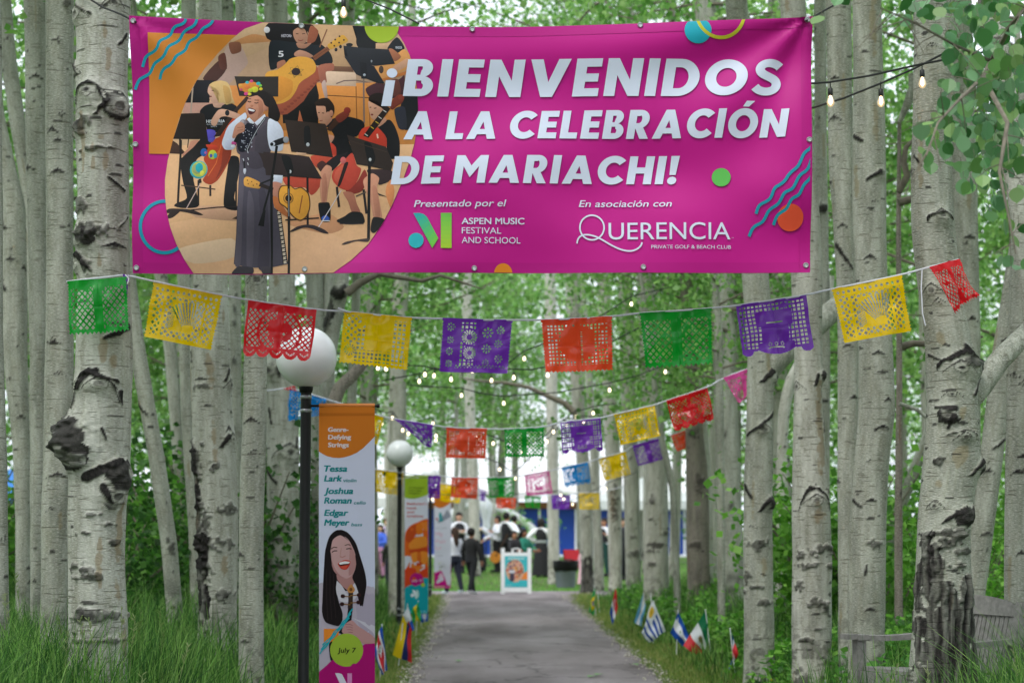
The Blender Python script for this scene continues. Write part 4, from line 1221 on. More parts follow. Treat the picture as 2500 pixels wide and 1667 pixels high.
class Cont(list):
    """a piece that carries on the stroke before it"""
def arc_band(cx, cy, rx, ry, ix, iy, a0, a1, n=22):
    """ring sector as quads; outer radii rx, ry, inner radii ix, iy"""
    out = []
    for k in range(n):
        a, b = (math.radians(a0 + (a1 - a0) * q / n) for q in (k, k + 1))
        out.append([(cx + rx * math.cos(a), cy + ry * math.sin(a)), (cx + rx * math.cos(b), cy + ry * math.sin(b)), (cx + ix * math.cos(b), cy + iy * math.sin(b)), (cx + ix * math.cos(a), cy + iy * math.sin(a))])
        if k: out[-1] = Cont(out[-1])
    return out
def heavy_letter(ch, t):
    h = t * 0.82
    def rc(x0, y0, x1, y1): return [(x0, y0), (x1, y0), (x1, y1), (x0, y1)]
    if ch == 'I': return t, [rc(0, 0, t, 1)]
    if ch == 'E': return 0.61, [rc(0, 0, t, 1), rc(t, 0, 0.61, h), rc(t, 1 - h, 0.61, 1), rc(t, 0.5 - h / 2, 0.565, 0.5 + h / 2)]
    if ch == 'L': return 0.57, [rc(0, 0, t, 1), rc(t, 0, 0.57, h)]
    if ch == 'H': return 0.80, [rc(0, 0, t, 1), rc(0.80 - t, 0, 0.80, 1), rc(t, 0.5 - h / 2, 0.80 - t, 0.5 + h / 2)]
    if ch == 'N':
        w = 0.84
        return w, [rc(0, 0, t, 1), rc(w - t, 0, w, 1), [(t, 1), (t, 0.56), (w - t, 0), (w - t, 0.44)]]
    if ch == 'M':
        w = 1.02
        return w, [rc(0, 0, t, 1), rc(w - t, 0, w, 1), [(t, 1), (t, 0.60), (w / 2, 0.20), (w / 2, 0.62)], [(w / 2, 0.62), (w / 2, 0.20), (w - t, 0.60), (w - t, 1)]]
    if ch == 'V':
        w = 0.96
        return w, [[(0, 1), (t * 1.12, 1), (w / 2, 0.40), (w / 2, 0), (w / 2 - 0.14, 0)], [(w, 1), (w / 2 + 0.14, 0), (w / 2, 0), (w / 2, 0.40), (w - t * 1.12, 1)]]
    if ch == 'A':
        w = 0.98
        return w, [[(0, 0), (w / 2 - 0.14, 1), (w / 2, 1), (w / 2, 0.63), (t * 1.08, 0)], [(w, 0), (w - t * 1.08, 0), (w / 2, 0.63), (w / 2, 1), (w / 2 + 0.14, 1)], rc(0.30, 0.17, w - 0.30, 0.36)]
    if ch in 'O\u00d3':
        o = arc_band(0.50, 0.5, 0.50, 0.515, 0.50 - t, 0.515 - t * 0.92, 0, 360, 44)
        if ch != 'O': o.append([(0.40, 1.07), (0.60, 1.07), (0.78, 1.27), (0.50, 1.27)])
        return 1.0, o
    if ch == 'C': return 0.86, arc_band(0.50, 0.5, 0.50, 0.515, 0.50 - t, 0.515 - t * 0.92, 42, 318, 36)
    if ch == 'D': return 0.86, [rc(0, 0, t, 1), rc(t, 0, 0.38, h), rc(t, 1 - h, 0.38, 1)] + arc_band(0.38, 0.5, 0.48, 0.5, 0.48 - t, 0.5 - h, -90, 90, 26)
    if ch == 'B':
        return 0.68, [rc(0, 0, t, 1), rc(t, 0, 0.40, h * .92), rc(t, 1 - h * .92, 0.36, 1), rc(t, 0.5 - h * .36, 0.40, 0.5 + h * .36)] + \
            arc_band(0.40, 0.27, 0.28, 0.27, 0.28 - t * .92, 0.27 - h * .9, -90, 96, 20) + arc_band(0.36, 0.755, 0.26, 0.245, 0.26 - t * .92, 0.245 - h * .9, -96, 90, 20)
    if ch == 'R':
        return 0.74, [rc(0, 0, t, 1), rc(t, 1 - h, 0.38, 1), rc(t, 0.36, 0.38, 0.36 + h * .82), [(0.24, 0.40), (0.50, 0.42), (0.74, 0), (0.45, 0)]] + arc_band(0.38, 0.68, 0.31, 0.32, 0.31 - t * .95, 0.32 - h * .9, -90, 90, 20)
    if ch == 'S':
        t_ = t * 0.84
        c = smooth_line([(0.615, 0.80), (0.53, 0.868), (0.36, 0.905), (0.19, 0.86), (0.125, 0.73), (0.19, 0.60), (0.37, 0.525), (0.54, 0.45), (0.60, 0.30), (0.54, 0.165), (0.36, 0.10), (0.17, 0.135), (0.07, 0.225)], 2)
        L, Rr = [], []
        for i, p in enumerate(c):
            a, b = c[max(i - 1, 0)], c[min(i + 1, len(c) - 1)]
            dx, dy = b[0] - a[0], b[1] - a[1]; l = math.hypot(dx, dy)
            L.append((p[0] - dy / l * t_ / 2, p[1] + dx / l * t_ / 2)); Rr.append((p[0] + dy / l * t_ / 2, p[1] - dx / l * t_ / 2))
        return 0.72, [(Cont if i else list)([L[i], L[i + 1], Rr[i + 1], Rr[i]]) for i in range(len(c) - 1)]
    if ch == '!':
        return t * 1.15, [[(t * .18, 0.33), (t * .95, 0.33), (t * 1.08, 1), (t * .05, 1)], [(t * .56 + t * .56 * math.cos(a), 0.125 + 0.142 * math.sin(a)) for a in np.linspace(0, 6.28, 25)[:-1]]]
    return 0.3, []

def smooth_line(p, it=2):
    for _ in range(it):
        o = [p[0]]
        for i in range(len(p) - 1):
            a, b = p[i], p[i + 1]
            o += [(a[0] * .75 + b[0] * .25, a[1] * .75 + b[1] * .25), (a[0] * .25 + b[0] * .75, a[1] * .25 + b[1] * .75)]
        o.append(p[-1])
        p = o
    return p

class Sheet:
    """flat artwork collected in its own 2D coordinates, later laid on a cloth"""
    def __init__(s, step):
        s.items = []      # (verts2d, tris or None, colours)
        s.step = step
        s.hull = None
        s.grad = 0.0
        s.map = lambda x, y: (x, y)
    def put(s, v, f, col):
        s.items.append((v, f, col))
    def poly(s, pts, col, sm=0, clip=True):
        pts = [s.map(*p) for p in pts]
        if sm: pts = smooth_poly(pts, sm)
        if s.hull and clip:
            pts = clip_convex(pts, s.hull)
        if len(pts) >= 3:
            c = lin(col, GAIN)
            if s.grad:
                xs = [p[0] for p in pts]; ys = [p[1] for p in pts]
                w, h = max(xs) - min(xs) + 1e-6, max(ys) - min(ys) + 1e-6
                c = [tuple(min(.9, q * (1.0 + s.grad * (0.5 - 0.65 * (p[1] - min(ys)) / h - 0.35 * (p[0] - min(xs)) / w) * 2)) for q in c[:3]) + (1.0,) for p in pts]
            s.put(pts, None, c)
    def ell(s, cx, cy, rx, ry, col, n=32, a0=0, a1=360, clip=True):
        full = abs(a1 - a0) >= 360
        k = n if full else n + 1
        s.poly([(cx + rx * math.cos(math.radians(a0 + (a1 - a0) * i / n)), cy + ry * math.sin(math.radians(a0 + (a1 - a0) * i / n))) for i in range(k)], col, 0, clip)
    def stroke(s, pts, w, col, clip=True, closed=False, w1=None):
        pts = [Vector((*s.map(*p), 0)) for p in pts]
        sc = (Vector((*s.map(1, 0), 0)) - Vector((*s.map(0, 0), 0))).length
        n = len(pts)
        L, R_ = [], []
        for i, p in enumerate(pts):
            if closed: t = pts[(i + 1) % n] - pts[i - 1]
            else: t = pts[min(i + 1, n - 1)] - pts[max(i - 1, 0)]
            t = t.normalized() if t.length else Vector((1, 0, 0))
            ww = (w if w1 is None else w + (w1 - w) * i / max(1, n - 1)) * sc / 2
            L.append((p.x - t.y * ww, p.y + t.x * ww)); R_.append((p.x + t.y * ww, p.y - t.x * ww))
        for i in range(n if closed else n - 1):
            j = (i + 1) % n
            q = [L[i], L[j], R_[j], R_[i]]
            if s.hull and clip:
                area = sum(q[k][0] * q[(k + 1) % 4][1] - q[(k + 1) % 4][0] * q[k][1] for k in range(4))
                q = clip_convex(q if area > 0 else q[::-1], s.hull) if s.hull else q
            if len(q) >= 3: s.items.append((q, None, lin(col, GAIN), i > 0))
    def text(s, st, x0, x1, base, cap, col, bold=0.0, shear=0.0, tilt=0.0):
        """fit the words between x0 and x1 with the given cap height; base may drift by tilt"""
        v, t = text_polys(st, 0.0, shear)
        if not len(t): return
        if bold < 0: bold = 0
        lo, hi = v[:, 0].min(), v[:, 0].max()
        sx = (x1 - x0) / (hi - lo)
        sy = cap / 0.729
        bx, by = bold * 1.5 * sy, bold * 0.9 * sy
        for dx, dy in (((0, 0), (bx, by), (-bx, by), (bx, -by), (-bx, -by)) if bold else ((0, 0),)):
            out = []
            for p in v:
                X = x0 + (p[0] - lo) * sx
                out.append(s.map(X + dx, base + tilt * (X - x0) - p[1] * sy + dy))
            s.put(out, [tuple(q) for q in t], lin(col, GAIN))
    def heavy(s, st, x0, x1, base, cap, col, shear=0.19, tilt=0.0, gap=0.085, t=0.262):
        """bold geometric capitals built from bars and arcs, slanted, fitted between x0 and x1"""
        pieces, cur = [], 0.0
        for ch in st:
            if ch == ' ':
                cur += 0.30; continue
            w, ps = heavy_letter(ch, t)
            pieces += [([(x + cur, y) for (x, y) in p], isinstance(p, Cont)) for p in ps]
            cur += w + gap
        cur -= gap
        k = (x1 - x0 - shear * cap) / cur
        for p, cont in pieces:
            q = []
            for (x, y) in p:
                X = x0 + x * k + y * shear * cap
                q.append(s.map(X, base + tilt * (X - x0) - y * cap))
            s.items.append((q, None, lin(col, GAIN), cont))
    def layers(s):
        """stack only what overlaps: each piece lies one layer above the pieces under it"""
        boxes, lv, out = [], [], []
        for it in s.items:
            xs = [p[0] for p in it[0]]; ys = [p[1] for p in it[0]]
            b = (min(xs), min(ys), max(xs), max(ys))
            if len(it) > 3 and it[3] and out:
                k = out[-1]
            else:
                k = 0
            k = max([k] + [l + 1 for (q, l, same) in zip(boxes, lv, range(len(lv))) if q[0] < b[2] and q[2] > b[0] and q[1] < b[3] and q[3] > b[1] and not (len(it) > 3 and it[3] and s.run(same, len(out)))])
            boxes.append(b); lv.append(k); out.append(k)
        return out
    def run(s, i, j):
        """pieces i and j belong to one brush stroke"""
        while j > i:
            it = s.items[j]
            if not (len(it) > 3 and it[3]): return False
            j -= 1
        return True
    def mesh(s, name, fn, lift=0.00005, base=0.0, grid=True, nfn=None):
        """fn(x, y, h) -> point of the cloth raised by h; fn must be linear on the cells of the cutting grid"""
        bm = bmesh.new()
        lay = bm.verts.layers.float.new('h')
        cl = bm.verts.layers.float_color.new('Col')
        lv = s.layers()
        s.top = base + (max(lv) + 2) * lift if lv else base
        for it, k in zip(s.items, lv):
            v, f, col = it[:3]
            bv = []
            for pi, p in enumerate(v):
                q = bm.verts.new((p[0], p[1], 0))
                q[lay] = base + (k + 1) * lift
                q[cl] = col[pi] if isinstance(col, list) else col
                bv.append(q)
            if f is None:
                try: bm.faces.new(bv)
                except ValueError: pass
            else:
                for t in f:
                    try: bm.faces.new([bv[i] for i in t])
                    except ValueError: pass
        bmesh.ops.triangulate(bm, faces=[f for f in bm.faces if len(f.verts) > 3])
        if grid:
            xs = [v.co.x for v in bm.verts]; ys = [v.co.y for v in bm.verts]
            ds = [v.co.x + v.co.y for v in bm.verts]
            for lo, hi, nrm in ((min(xs), max(xs), (1, 0, 0)), (min(ys), max(ys), (0, 1, 0)), (min(ds), max(ds), (1, 1, 0))):
                t = (math.floor(lo / s.step) + 1) * s.step
                while t < hi:
                    co = (t, 0, 0) if nrm[0] else (0, t, 0)
                    bmesh.ops.bisect_plane(bm, geom=bm.verts[:] + bm.edges[:] + bm.faces[:], plane_co=co, plane_no=nrm, dist=1e-5)
                    t += s.step
        flip = 0
        nr = []
        bm.verts.index_update()
        for v in bm.verts:
            x, y = v.co.x, v.co.y
            v.co = fn(x, y, v[lay])
            if nfn: nr.append(tuple(nfn(x, y)))
        for f in bm.faces: f.smooth = True
        bm.normal_update()
        rev = [f for f in bm.faces if f.normal.y > 0]
        if rev: bmesh.ops.reverse_faces(bm, faces=rev)
        me = bpy.data.meshes.new(name)
        bm.to_mesh(me)
        bm.free()
        if nfn: me.normals_split_custom_set_from_vertices(nr)
        return me

vinyl = colattr_mat('printed_vinyl', rough=0.48, spec=0.22, weave=0.12)
picture_vinyl = colattr_mat('picture_vinyl', rough=0.48, spec=0.22, weave=0.12, mottle=0.11)
cloth_print = colattr_mat('printed_cloth', rough=0.65, spec=0.15, weave=0.1, translucent=0.12)

def frame_map(ox, oy, sc):
    return lambda x, y: (ox + x / sc, oy + y / sc)
mA, mB, mC, mD = frame_map(300, 40, 4.7526), frame_map(660, 40, 4.7526), frame_map(380, 340, 4.75), frame_map(660, 340, 4.7526)
mZ, mT = frame_map(300, 30, 2.412), frame_map(900, 30, 2.1)

# ------------------------------------------------------------------ the big welcome banner
BY = 11.6
_b00, _b11 = P(318, 40, BY), P(1984, 668, BY)
def banner_wave(X, Z):
    u = (X - _b00.x) / (_b11.x - _b00.x)
    v = (_b00.z - Z) / (_b00.z - _b11.z)
    w = 0.020 * math.sin(2.2 * (u * 2.3 + v * 1.1) * math.pi + 0.6) * (0.3 + v)
    w += 0.022 * math.exp(-((v - 0.05 - 0.10 * math.sin(u * math.pi)) / 0.085) ** 2) * (0.35 + 0.65 * u)
    d = (1 - u) * 2.65 + v * 1.0
    ang = math.atan2(v, (1 - u) * 2.65 + 1e-4)
    w += 0.022 * math.sin(ang * 9 + 0.5) * math.exp(-((d - 0.55) / 0.5) ** 2)
    ang2 = math.atan2(v, u * 2.65 + 1e-4)
    d2 = u * 2.65 + v
    w += 0.012 * math.sin(ang2 * 8 + 1.2) * math.exp(-((d2 - 0.45) / 0.4) ** 2)
    w += 0.026 * math.sin((u * 1.6 - v * 0.9) * 7.0) * math.sin(math.pi * min(1, max(0, v))) * (0.4 + 0.6 * u)
    w += 0.007 * math.sin(u * 9 + v * 17) + 0.0035 * math.sin(u * 31 - v * 12 + 2 * math.sin(v * 5))
    return w
BSTEP = 20.0
_wc = {}
def _node_h(i, j):
    if (i, j) not in _wc:
        p = P(i * BSTEP, j * BSTEP, BY)
        _wc[(i, j)] = banner_wave(p.x, p.z)
    return _wc[(i, j)]
def banner_h(sx, sy):
    """height of the cloth, linear on the triangles of the cutting grid"""
    x, y = sx / BSTEP, sy / BSTEP
    i, j = math.floor(x), math.floor(y)
    fx, fy = x - i, y - j
    if fx + fy <= 1:
        return _node_h(i, j) * (1 - fx - fy) + _node_h(i + 1, j) * fx + _node_h(i, j + 1) * fy
    return _node_h(i + 1, j + 1) * (fx + fy - 1) + _node_h(i, j + 1) * (1 - fx) + _node_h(i + 1, j) * (1 - fy)
def banner_pt(sx, sy, h):
    p = P(sx, sy, BY)
    return Vector((p.x, BY - banner_h(sx, sy) - h, p.z))
def banner_nrm(sx, sy):
    p = P(sx, sy, BY)
    e = 0.004
    dx = (banner_wave(p.x + e, p.z) - banner_wave(p.x - e, p.z)) / (2 * e)
    dz = (banner_wave(p.x, p.z + e) - banner_wave(p.x, p.z - e)) / (2 * e)
    return Vector((-dx, -1.0, -dz)).normalized()

def banner_edges(u):
    """top and bottom photo rows along the banner"""
    top = 40 + 26 * math.sin(math.pi * u) ** 0.8 + 2 * u - 0.5
    bot = 668 + 1.5 * math.sin(u * 9) - 4 * u ** 3
    return top, bot
def banner_xy(u, v):
    t, b = banner_edges(u)
    left = 316 + 10 * math.sin(min(1, v * 1.3) * math.pi * .5) + 1.5 * math.sin(v * 6)
    right = 1984 - 7 * v - 2 * math.sin(v * 5)
    return left + (right - left) * u, t + (b - t) * v

def banner():
    root = empty('welcome_banner', P(1150, 668, BY))
    tag(root, 'wide magenta vinyl banner with white welcome lettering strung between the trees', 'banner')
    off = Matrix.Translation(-root.location)
    cloth = Sheet(BSTEP)
    ring = [banner_xy(u, 0) for u in np.linspace(0, 1, 84)] + [banner_xy(1, v) for v in np.linspace(0, 1, 32)[1:]] + [banner_xy(u, 1) for u in np.linspace(1, 0, 84)[1:]] + [banner_xy(0, v) for v in np.linspace(1, 0, 32)[1:-1]]
    cloth.poly(ring, '#C4128B')
    def strip(a, b):
        for k in range(len(a) - 1):
            cloth.put([a[k], a[k + 1], b[k + 1], b[k]], None, lin('#BA0F84', GAIN)); 
    us = np.linspace(0.016, 0.984, 60)
    hem = [[banner_xy(u, 0.001) for u in us], [banner_xy(u, 0.040) for u in us]]
    strip(hem[0], hem[1])
    hem2 = [[banner_xy(u, 0.958) for u in us], [banner_xy(u, 0.999) for u in us]]
    strip(hem2[0], hem2[1])
    vs = np.linspace(0.0, 1.0, 26)
    strip([banner_xy(0.0005, v) for v in vs], [banner_xy(0.0155, v) for v in vs]); strip([banner_xy(0.9845, v) for v in vs], [banner_xy(0.9995, v) for v in vs])
    m = cloth.mesh('cloth', banner_pt, nfn=banner_nrm)
    m.transform(off)
    link('cloth', m, vinyl, root)

    art = Sheet(BSTEP)
    # decorations beside the picture, kept inside the cloth outline
    outline = [banner_xy(u, 0) for u in np.linspace(0.004, 0.996, 60)] + [banner_xy(0.996, v) for v in np.linspace(0.02, 1, 10)] + [banner_xy(u, 0.998) for u in np.linspace(0.996, 0.004, 30)]
    def inside(p):
        x, y = p
        u = min(1, max(0, (x - 318) / 1664))
        t, b = banner_edges(u)
        return (min(1981 - 7 * u, max(320, x)), min(b - 1.2, max(t + 1.2, y)))
    class Art(Sheet): pass
    def fit(sheet, n0):
        for k in range(n0, len(sheet.items)):
            it = list(sheet.items[k]); it[0] = [inside(p) for p in it[0]]; sheet.items[k] = tuple(it)
    art.map = mZ
    art.poly([(152, 127), (780, 143), (560, 832), (152, 832)], '#E08B38')
    art.stroke([(248 + 138 * math.cos(a), 1268 + 152 * math.sin(a)) for a in np.linspace(0, 6.28, 49)[:-1]], 20, '#1598B4', closed=True)
    art.map = mA
    for pts in ([(735, 25), (738, 75), (700, 110), (620, 130), (585, 165), (570, 220), (520, 262), (460, 285), (425, 320), (410, 380), (365, 425), (300, 450), (265, 480), (245, 530), (228, 590)],
                [(868, 30), (860, 90), (825, 135), (745, 170), (700, 215), (672, 275), (620, 320), (550, 350), (515, 400), (490, 465), (440, 510), (370, 545), (340, 600), (310, 660), (250, 695), (190, 730), (160, 790), (140, 850)],
                [(1055, 45), (1045, 85), (1000, 125), (935, 155), (900, 210), (855, 262), (790, 290), (755, 330), (735, 390), (690, 430), (625, 465), (590, 530), (550, 575), (480, 605), (440, 660), (425, 730)]):
        art.stroke(smooth_line(pts), 34, '#149FBC')
    fit(art, 0)
    # photograph in its rounded frame
    hull = [mZ(*p) for p in [(830, 58), (720, 104), (640, 165), (556, 245), (480, 332), (420, 425), (370, 522), (325, 630), (290, 750), (262, 870), (248, 985), (250, 1080), (262, 1172), (285, 1270), (320, 1370), (365, 1460), (415, 1537), (1240, 1537), (1345, 1462), (1445, 1365), (1530, 1240), (1590, 1125), (1650, 985), (1692, 870), (1718, 770), (1733, 660), (1738, 560), (1735, 480), (1725, 400), (1710, 325), (1688, 255), (1655, 185), (1615, 122), (1570, 72)]]
    if sum(hull[k][0] * hull[(k + 1) % len(hull)][1] - hull[(k + 1) % len(hull)][0] * hull[k][1] for k in range(len(hull))) < 0:
        hull = hull[::-1]
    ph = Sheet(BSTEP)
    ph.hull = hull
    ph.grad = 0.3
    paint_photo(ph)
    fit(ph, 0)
    # right hand side
    art2 = Sheet(BSTEP)
    art2.map = mZ
    art2.ell(1525, 82, 101, 103, '#A3BC2E', 40)
    art2.map = mT
    art2.ell(1684, 105, 69, 66, '#22A9C0', 36)
    art2.stroke([(1800 + 120 * math.cos(a), 22 + 118 * math.sin(a)) for a in np.linspace(0.05, 3.09, 26)], 17, '#C6C234')
    art2.ell(1808, 846, 48, 47, '#62BE58', 32)
    art2.ell(2160, 1055, 67, 68, '#EA5638', 36)
    art2.ell(690, 1338, 47, 52, '#E98A26', 28, 180, 360)
    for pts in ([(2268, 680), (2262, 705), (2225, 730), (2208, 770), (2195, 800), (2150, 835), (2130, 870), (2105, 890), (2075, 905), (2062, 950), (2045, 970), (2010, 985), (1995, 1000), (1985, 1035)],
                [(2268, 745), (2252, 795), (2240, 820), (2200, 845), (2180, 890), (2165, 915), (2125, 930), (2110, 965), (2095, 990), (2050, 1015), (2030, 1060), (2015, 1080), (1970, 1100), (1950, 1150)],
                [(2268, 835), (2258, 860), (2225, 890), (2212, 920), (2200, 945), (2165, 960), (2152, 985), (2138, 1015), (2100, 1035), (2085, 1060), (2075, 1092)]):
        art2.stroke(smooth_line(pts), 16, '#1C96AE')
    fit(art2, 0)
    wt = '#DDE3FA'
    art2.heavy('BIENVENIDOS', 176, 2138, 433, 186, wt, 0.15, -0.0012, 0.135)
    art2.poly([(90, 355), (137, 355), (115, 486), (66, 486)], wt); art2.ell(121, 318, 27, 24, wt, 24)
    art2.heavy('A LA CELEBRACI\u00d3N', 178, 2154, 654, 145, wt, 0.16, -0.005, 0.125)
    art2.heavy('DE MARIACHI!', 112, 1600, 883, 143, wt, 0.16, -0.004, 0.125)
    art2.text('Presentado por el', 233, 706, 1000, 36, wt, 0.006, 0.2, -0.001)
    art2.text('En asociaci\u00f3n con', 1078, 1554, 997, 36, wt, 0.006, 0.2, -0.001)
    art2.text('ASPEN MUSIC', 478, 798, 1089, 33, wt, 0.012)
    art2.text('FESTIVAL', 478, 680, 1137, 33, wt, -0.004)
    art2.text('AND SCHOOL', 478, 778, 1186, 33, wt, -0.004)
    # logo: slanted band, dot, bar
    n = 8
    g0, g1 = (38, 168, 180), (120, 200, 70)
    def gcol(t, a=g0, b=g1): return '#%02x%02x%02x' % tuple(int(a[i] + (b[i] - a[i]) * t) for i in range(3))
    LE = [(229, 1031), (327, 1212)]
    RE = [(262, 1031), (286, 1038), (300, 1052), (358, 1163)]
    def at(pl, t):
        ln = [math.dist(pl[k], pl[k + 1]) for k in range(len(pl) - 1)]
        s_ = t * sum(ln)
        for k, l in enumerate(ln):
            if s_ <= l or k == len(ln) - 1:
                q = min(1, s_ / l); return (pl[k][0] + (pl[k + 1][0] - pl[k][0]) * q, pl[k][1] + (pl[k + 1][1] - pl[k][1]) * q)
            s_ -= l
    for k in range(n):
        a, b = k / n, (k + 1) / n
        art2.poly([at(LE, a), at(RE, a), at(RE, b), at(LE, b)], gcol((a + b) / 2))
        art2.poly([(371, 1032 + 180 * a), (426, 1032 + 180 * a), (426, 1032 + 180 * b), (371, 1032 + 180 * b)], gcol((a + b) / 2, (110, 192, 80), (176, 208, 56)))
    art2.ell(244, 1173, 39, 39, '#28AEBB', 30)
    # the club's wordmark: tall Q with a swash, thin wide capitals
    art2.stroke([(1145 + 62 * math.cos(a), 1104 + 64 * math.sin(a)) for a in np.linspace(0, 6.28, 41)[:-1]], 8, wt, closed=True)
    art2.stroke(smooth_line([(1068, 1186), (1072, 1162), (1092, 1143), (1125, 1140), (1165, 1150), (1205, 1172), (1250, 1200), (1300, 1222), (1345, 1228), (1380, 1215), (1398, 1195), (1400, 1182)]), 8, wt)
    art2.text('UERENCIA', 1230, 1854, 1166, 92, wt, -0.018)
    art2.text('PRIVATE GOLF & BEACH CLUB', 1448, 1857, 1214, 19, wt, 0.0)
    art2.text('TM', 1860, 1870, 1160, 5, wt, 0.0)
    base = cloth.top
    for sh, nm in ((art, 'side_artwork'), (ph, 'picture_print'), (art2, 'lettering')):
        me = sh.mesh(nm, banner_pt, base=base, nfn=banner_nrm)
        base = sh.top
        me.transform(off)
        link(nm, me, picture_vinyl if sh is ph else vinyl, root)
    steel = pmat('grommet_steel', '#b9bcbf', 0.45, 0.05, 30, metal=0.7)
    for (sx, sy) in ((327, 54), (737, 66), (1153, 73), (1562, 66), (1970, 51), (331, 353), (1972, 346), (335, 655), (744, 657), (1158, 655), (1570, 653), (1968, 647)):
        p = banner_pt(sx, sy, base + 0.003) - root.location
        mb = MB()
        for k in range(20):
            a = 2 * math.pi * k / 20
            for r, h in ((0.0085, 0.0), (0.0125, -0.004), (0.0165, 0.0005), (0.0165, 0.006)):
                mb.v.append((p.x + r * math.cos(a), p.y + h, p.z + r * math.sin(a)))
        for k in range(20):
            for q in range(3):
                a, b = k * 4 + q, ((k + 1) % 20) * 4 + q
                mb.f.append((a, b, b + 1, a + 1))
        mb.f.append(tuple(k * 4 for k in range(20)))
        mb.build('grommet', steel, root, True)
    return root

def paint_photo(s):
    """the printed concert picture: singer, young players, stands, instruments"""
    Pl, E, St = s.poly, s.ell, s.stroke
    def use(m): s.map = m
    use(mZ)
    Pl([(200, 40), (1750, 40), (1750, 1540), (200, 1540)], '#D9AF8C')
    Pl([(200, 40), (1750, 40), (1750, 430), (200, 430)], '#C6A084')
    Pl([(640, 60), (900, 60), (880, 200), (640, 300)], '#D3AC8A')
    Pl([(1130, 70), (1380, 70), (1370, 330), (1180, 330)], '#CDA27C')
    Pl([(920, 420), (1750, 430), (1750, 800), (920, 800)], '#D98B45')
    Pl([(600, 430), (1000, 430), (1000, 700), (600, 700)], '#CE8344')
    Pl([(360, 530), (600, 530), (560, 720), (330, 720)], '#C9978A')
    Pl([(200, 780), (1750, 780), (1750, 1540), (200, 1540)], '#E0AE84')
    Pl([(200, 1280), (700, 1200), (1300, 1330), (1200, 1540), (200, 1540)], '#D9A983', 1)
    Pl([(420, 1150), (700, 1150), (700, 1230), (430, 1210)], '#D0A084', 1)
    Pl([(960, 1240), (1200, 1180), (1300, 1260), (1200, 1300)], '#C98F6A', 1)
    Pl([(320, 1400), (640, 1330), (650, 1440), (420, 1480)], '#E2BFA2', 1)
    use(mB)
    St([(660, 935), (1150, 962)], 9, '#4A2C1C'); St([(1000, 830), (1008, 1240)], 10, '#8A5226'); St([(1150, 960), (1160, 1320)], 9, '#8A5226')
    Pl([(640, 650), (1000, 670), (1000, 830), (640, 820)], '#DDBBA4'); Pl([(700, 590), (960, 600), (970, 660), (720, 650)], '#75503E')
    St([(770, 800), (860, 765), (1000, 760), (1180, 790)], 14, '#75605C')
    # top row of players
    use(mZ)
    Pl([(610, 205), (690, 195), (735, 290), (700, 340), (610, 430), (540, 410)], '#C4A299', 1)
    Pl([(470, 390), (560, 285), (605, 335), (540, 410)], '#54332E', 1); Pl([(560, 260), (600, 240), (610, 330), (570, 330)], '#6B3E36', 1)
    Pl([(630, 190), (760, 135), (850, 148), (895, 155), (880, 176), (700, 190), (640, 210)], '#C98B5C', 1)
    Pl([(625, 185), (690, 180), (695, 230), (640, 245)], '#8F5A48', 1)
    Pl([(860, 70), (1080, 70), (1050, 180), (980, 200), (850, 160)], '#19151A', 1)
    E(850, 110, 18, 18, '#E2DCE4', 14)
    s.text('HISTORIA', 935, 1000, 152, 17, '#CFC9DA', 0.01)
    use(mB)
    Pl([(0, 300), (260, 310), (560, 320), (700, 440), (720, 560), (530, 580), (480, 500), (200, 540), (0, 620)], '#1B2028', 1)
    Pl([(245, 180), (300, 95), (470, 95), (560, 200), (590, 330), (480, 330), (430, 180), (270, 260)], '#1A1110', 1)
    Pl([(470, 120), (560, 180), (520, 300), (430, 320)], '#A05A42', 1)
    Pl([(270, 180), (330, 140), (400, 160), (440, 230), (425, 300), (370, 338), (310, 310), (275, 250)], '#BC8870', 1)
    Pl([(305, 320), (400, 330), (480, 320), (410, 380), (330, 375)], '#B07C66', 1)
    St([(300, 212), (330, 214)], 9, '#3A2420'); St([(372, 214), (405, 210)], 9, '#3A2420'); St([(325, 285), (355, 293), (385, 284)], 9, '#8A3A34')
    s.text('5', 96, 152, 474, 68, '#E6E2EC', 0.02)
    Pl([(245, 190), (290, 110), (420, 110), (440, 240), (400, 150), (300, 140)], '#1A1110')
    Pl([(285, 430), (340, 400), (420, 420), (500, 470), (440, 500), (290, 470)], '#C08A74', 1)
    Pl([(80, 540), (160, 510), (180, 560), (90, 620)], '#B3745E', 1)
    # big yellow bass guitar
    Pl([(535, 590), (585, 660), (580, 730), (540, 800), (460, 890), (390, 1000), (280, 1090), (200, 1145), (110, 1145), (80, 1030), (160, 1000), (240, 960), (330, 780), (500, 680)], '#A2503A', 1)
    for k in range(12):
        a = k / 11
        E(560 - 420 * a, 760 + 360 * a, 24, 16, '#8C4030', 10)
    Pl([(-60, 670), (80, 620), (170, 560), (230, 500), (330, 475), (430, 485), (500, 520), (535, 590), (520, 660), (440, 720), (380, 755), (335, 800), (300, 880), (240, 965), (160, 1010), (90, 1025), (-40, 1010)], '#E2A142', 1)
    Pl([(-40, 760), (120, 700), (260, 760), (250, 900), (120, 990), (-40, 1000)], '#D98F38', 2)
    for a0 in (0, 60):
        Pl([(300 + 100 * math.cos(math.radians(a0 + 120 * k - 78)), 650 + 78 * math.sin(math.radians(a0 + 120 * k - 78))) for k in range(3)], '#B3813A')
        Pl([(300 + 82 * math.cos(math.radians(a0 + 120 * k - 78)), 650 + 62 * math.sin(math.radians(a0 + 120 * k - 78))) for k in range(3)], '#E0A246')
    E(300, 650, 52, 44, '#33262A', 26)
    Pl([(490, 480), (660, 360), (695, 400), (520, 525)], '#875139'); St([(500, 500), (680, 378)], 5, '#5C3426')
    Pl([(665, 345), (720, 300), (840, 222), (905, 285), (870, 320), (760, 370), (700, 395)], '#DBA140', 1)
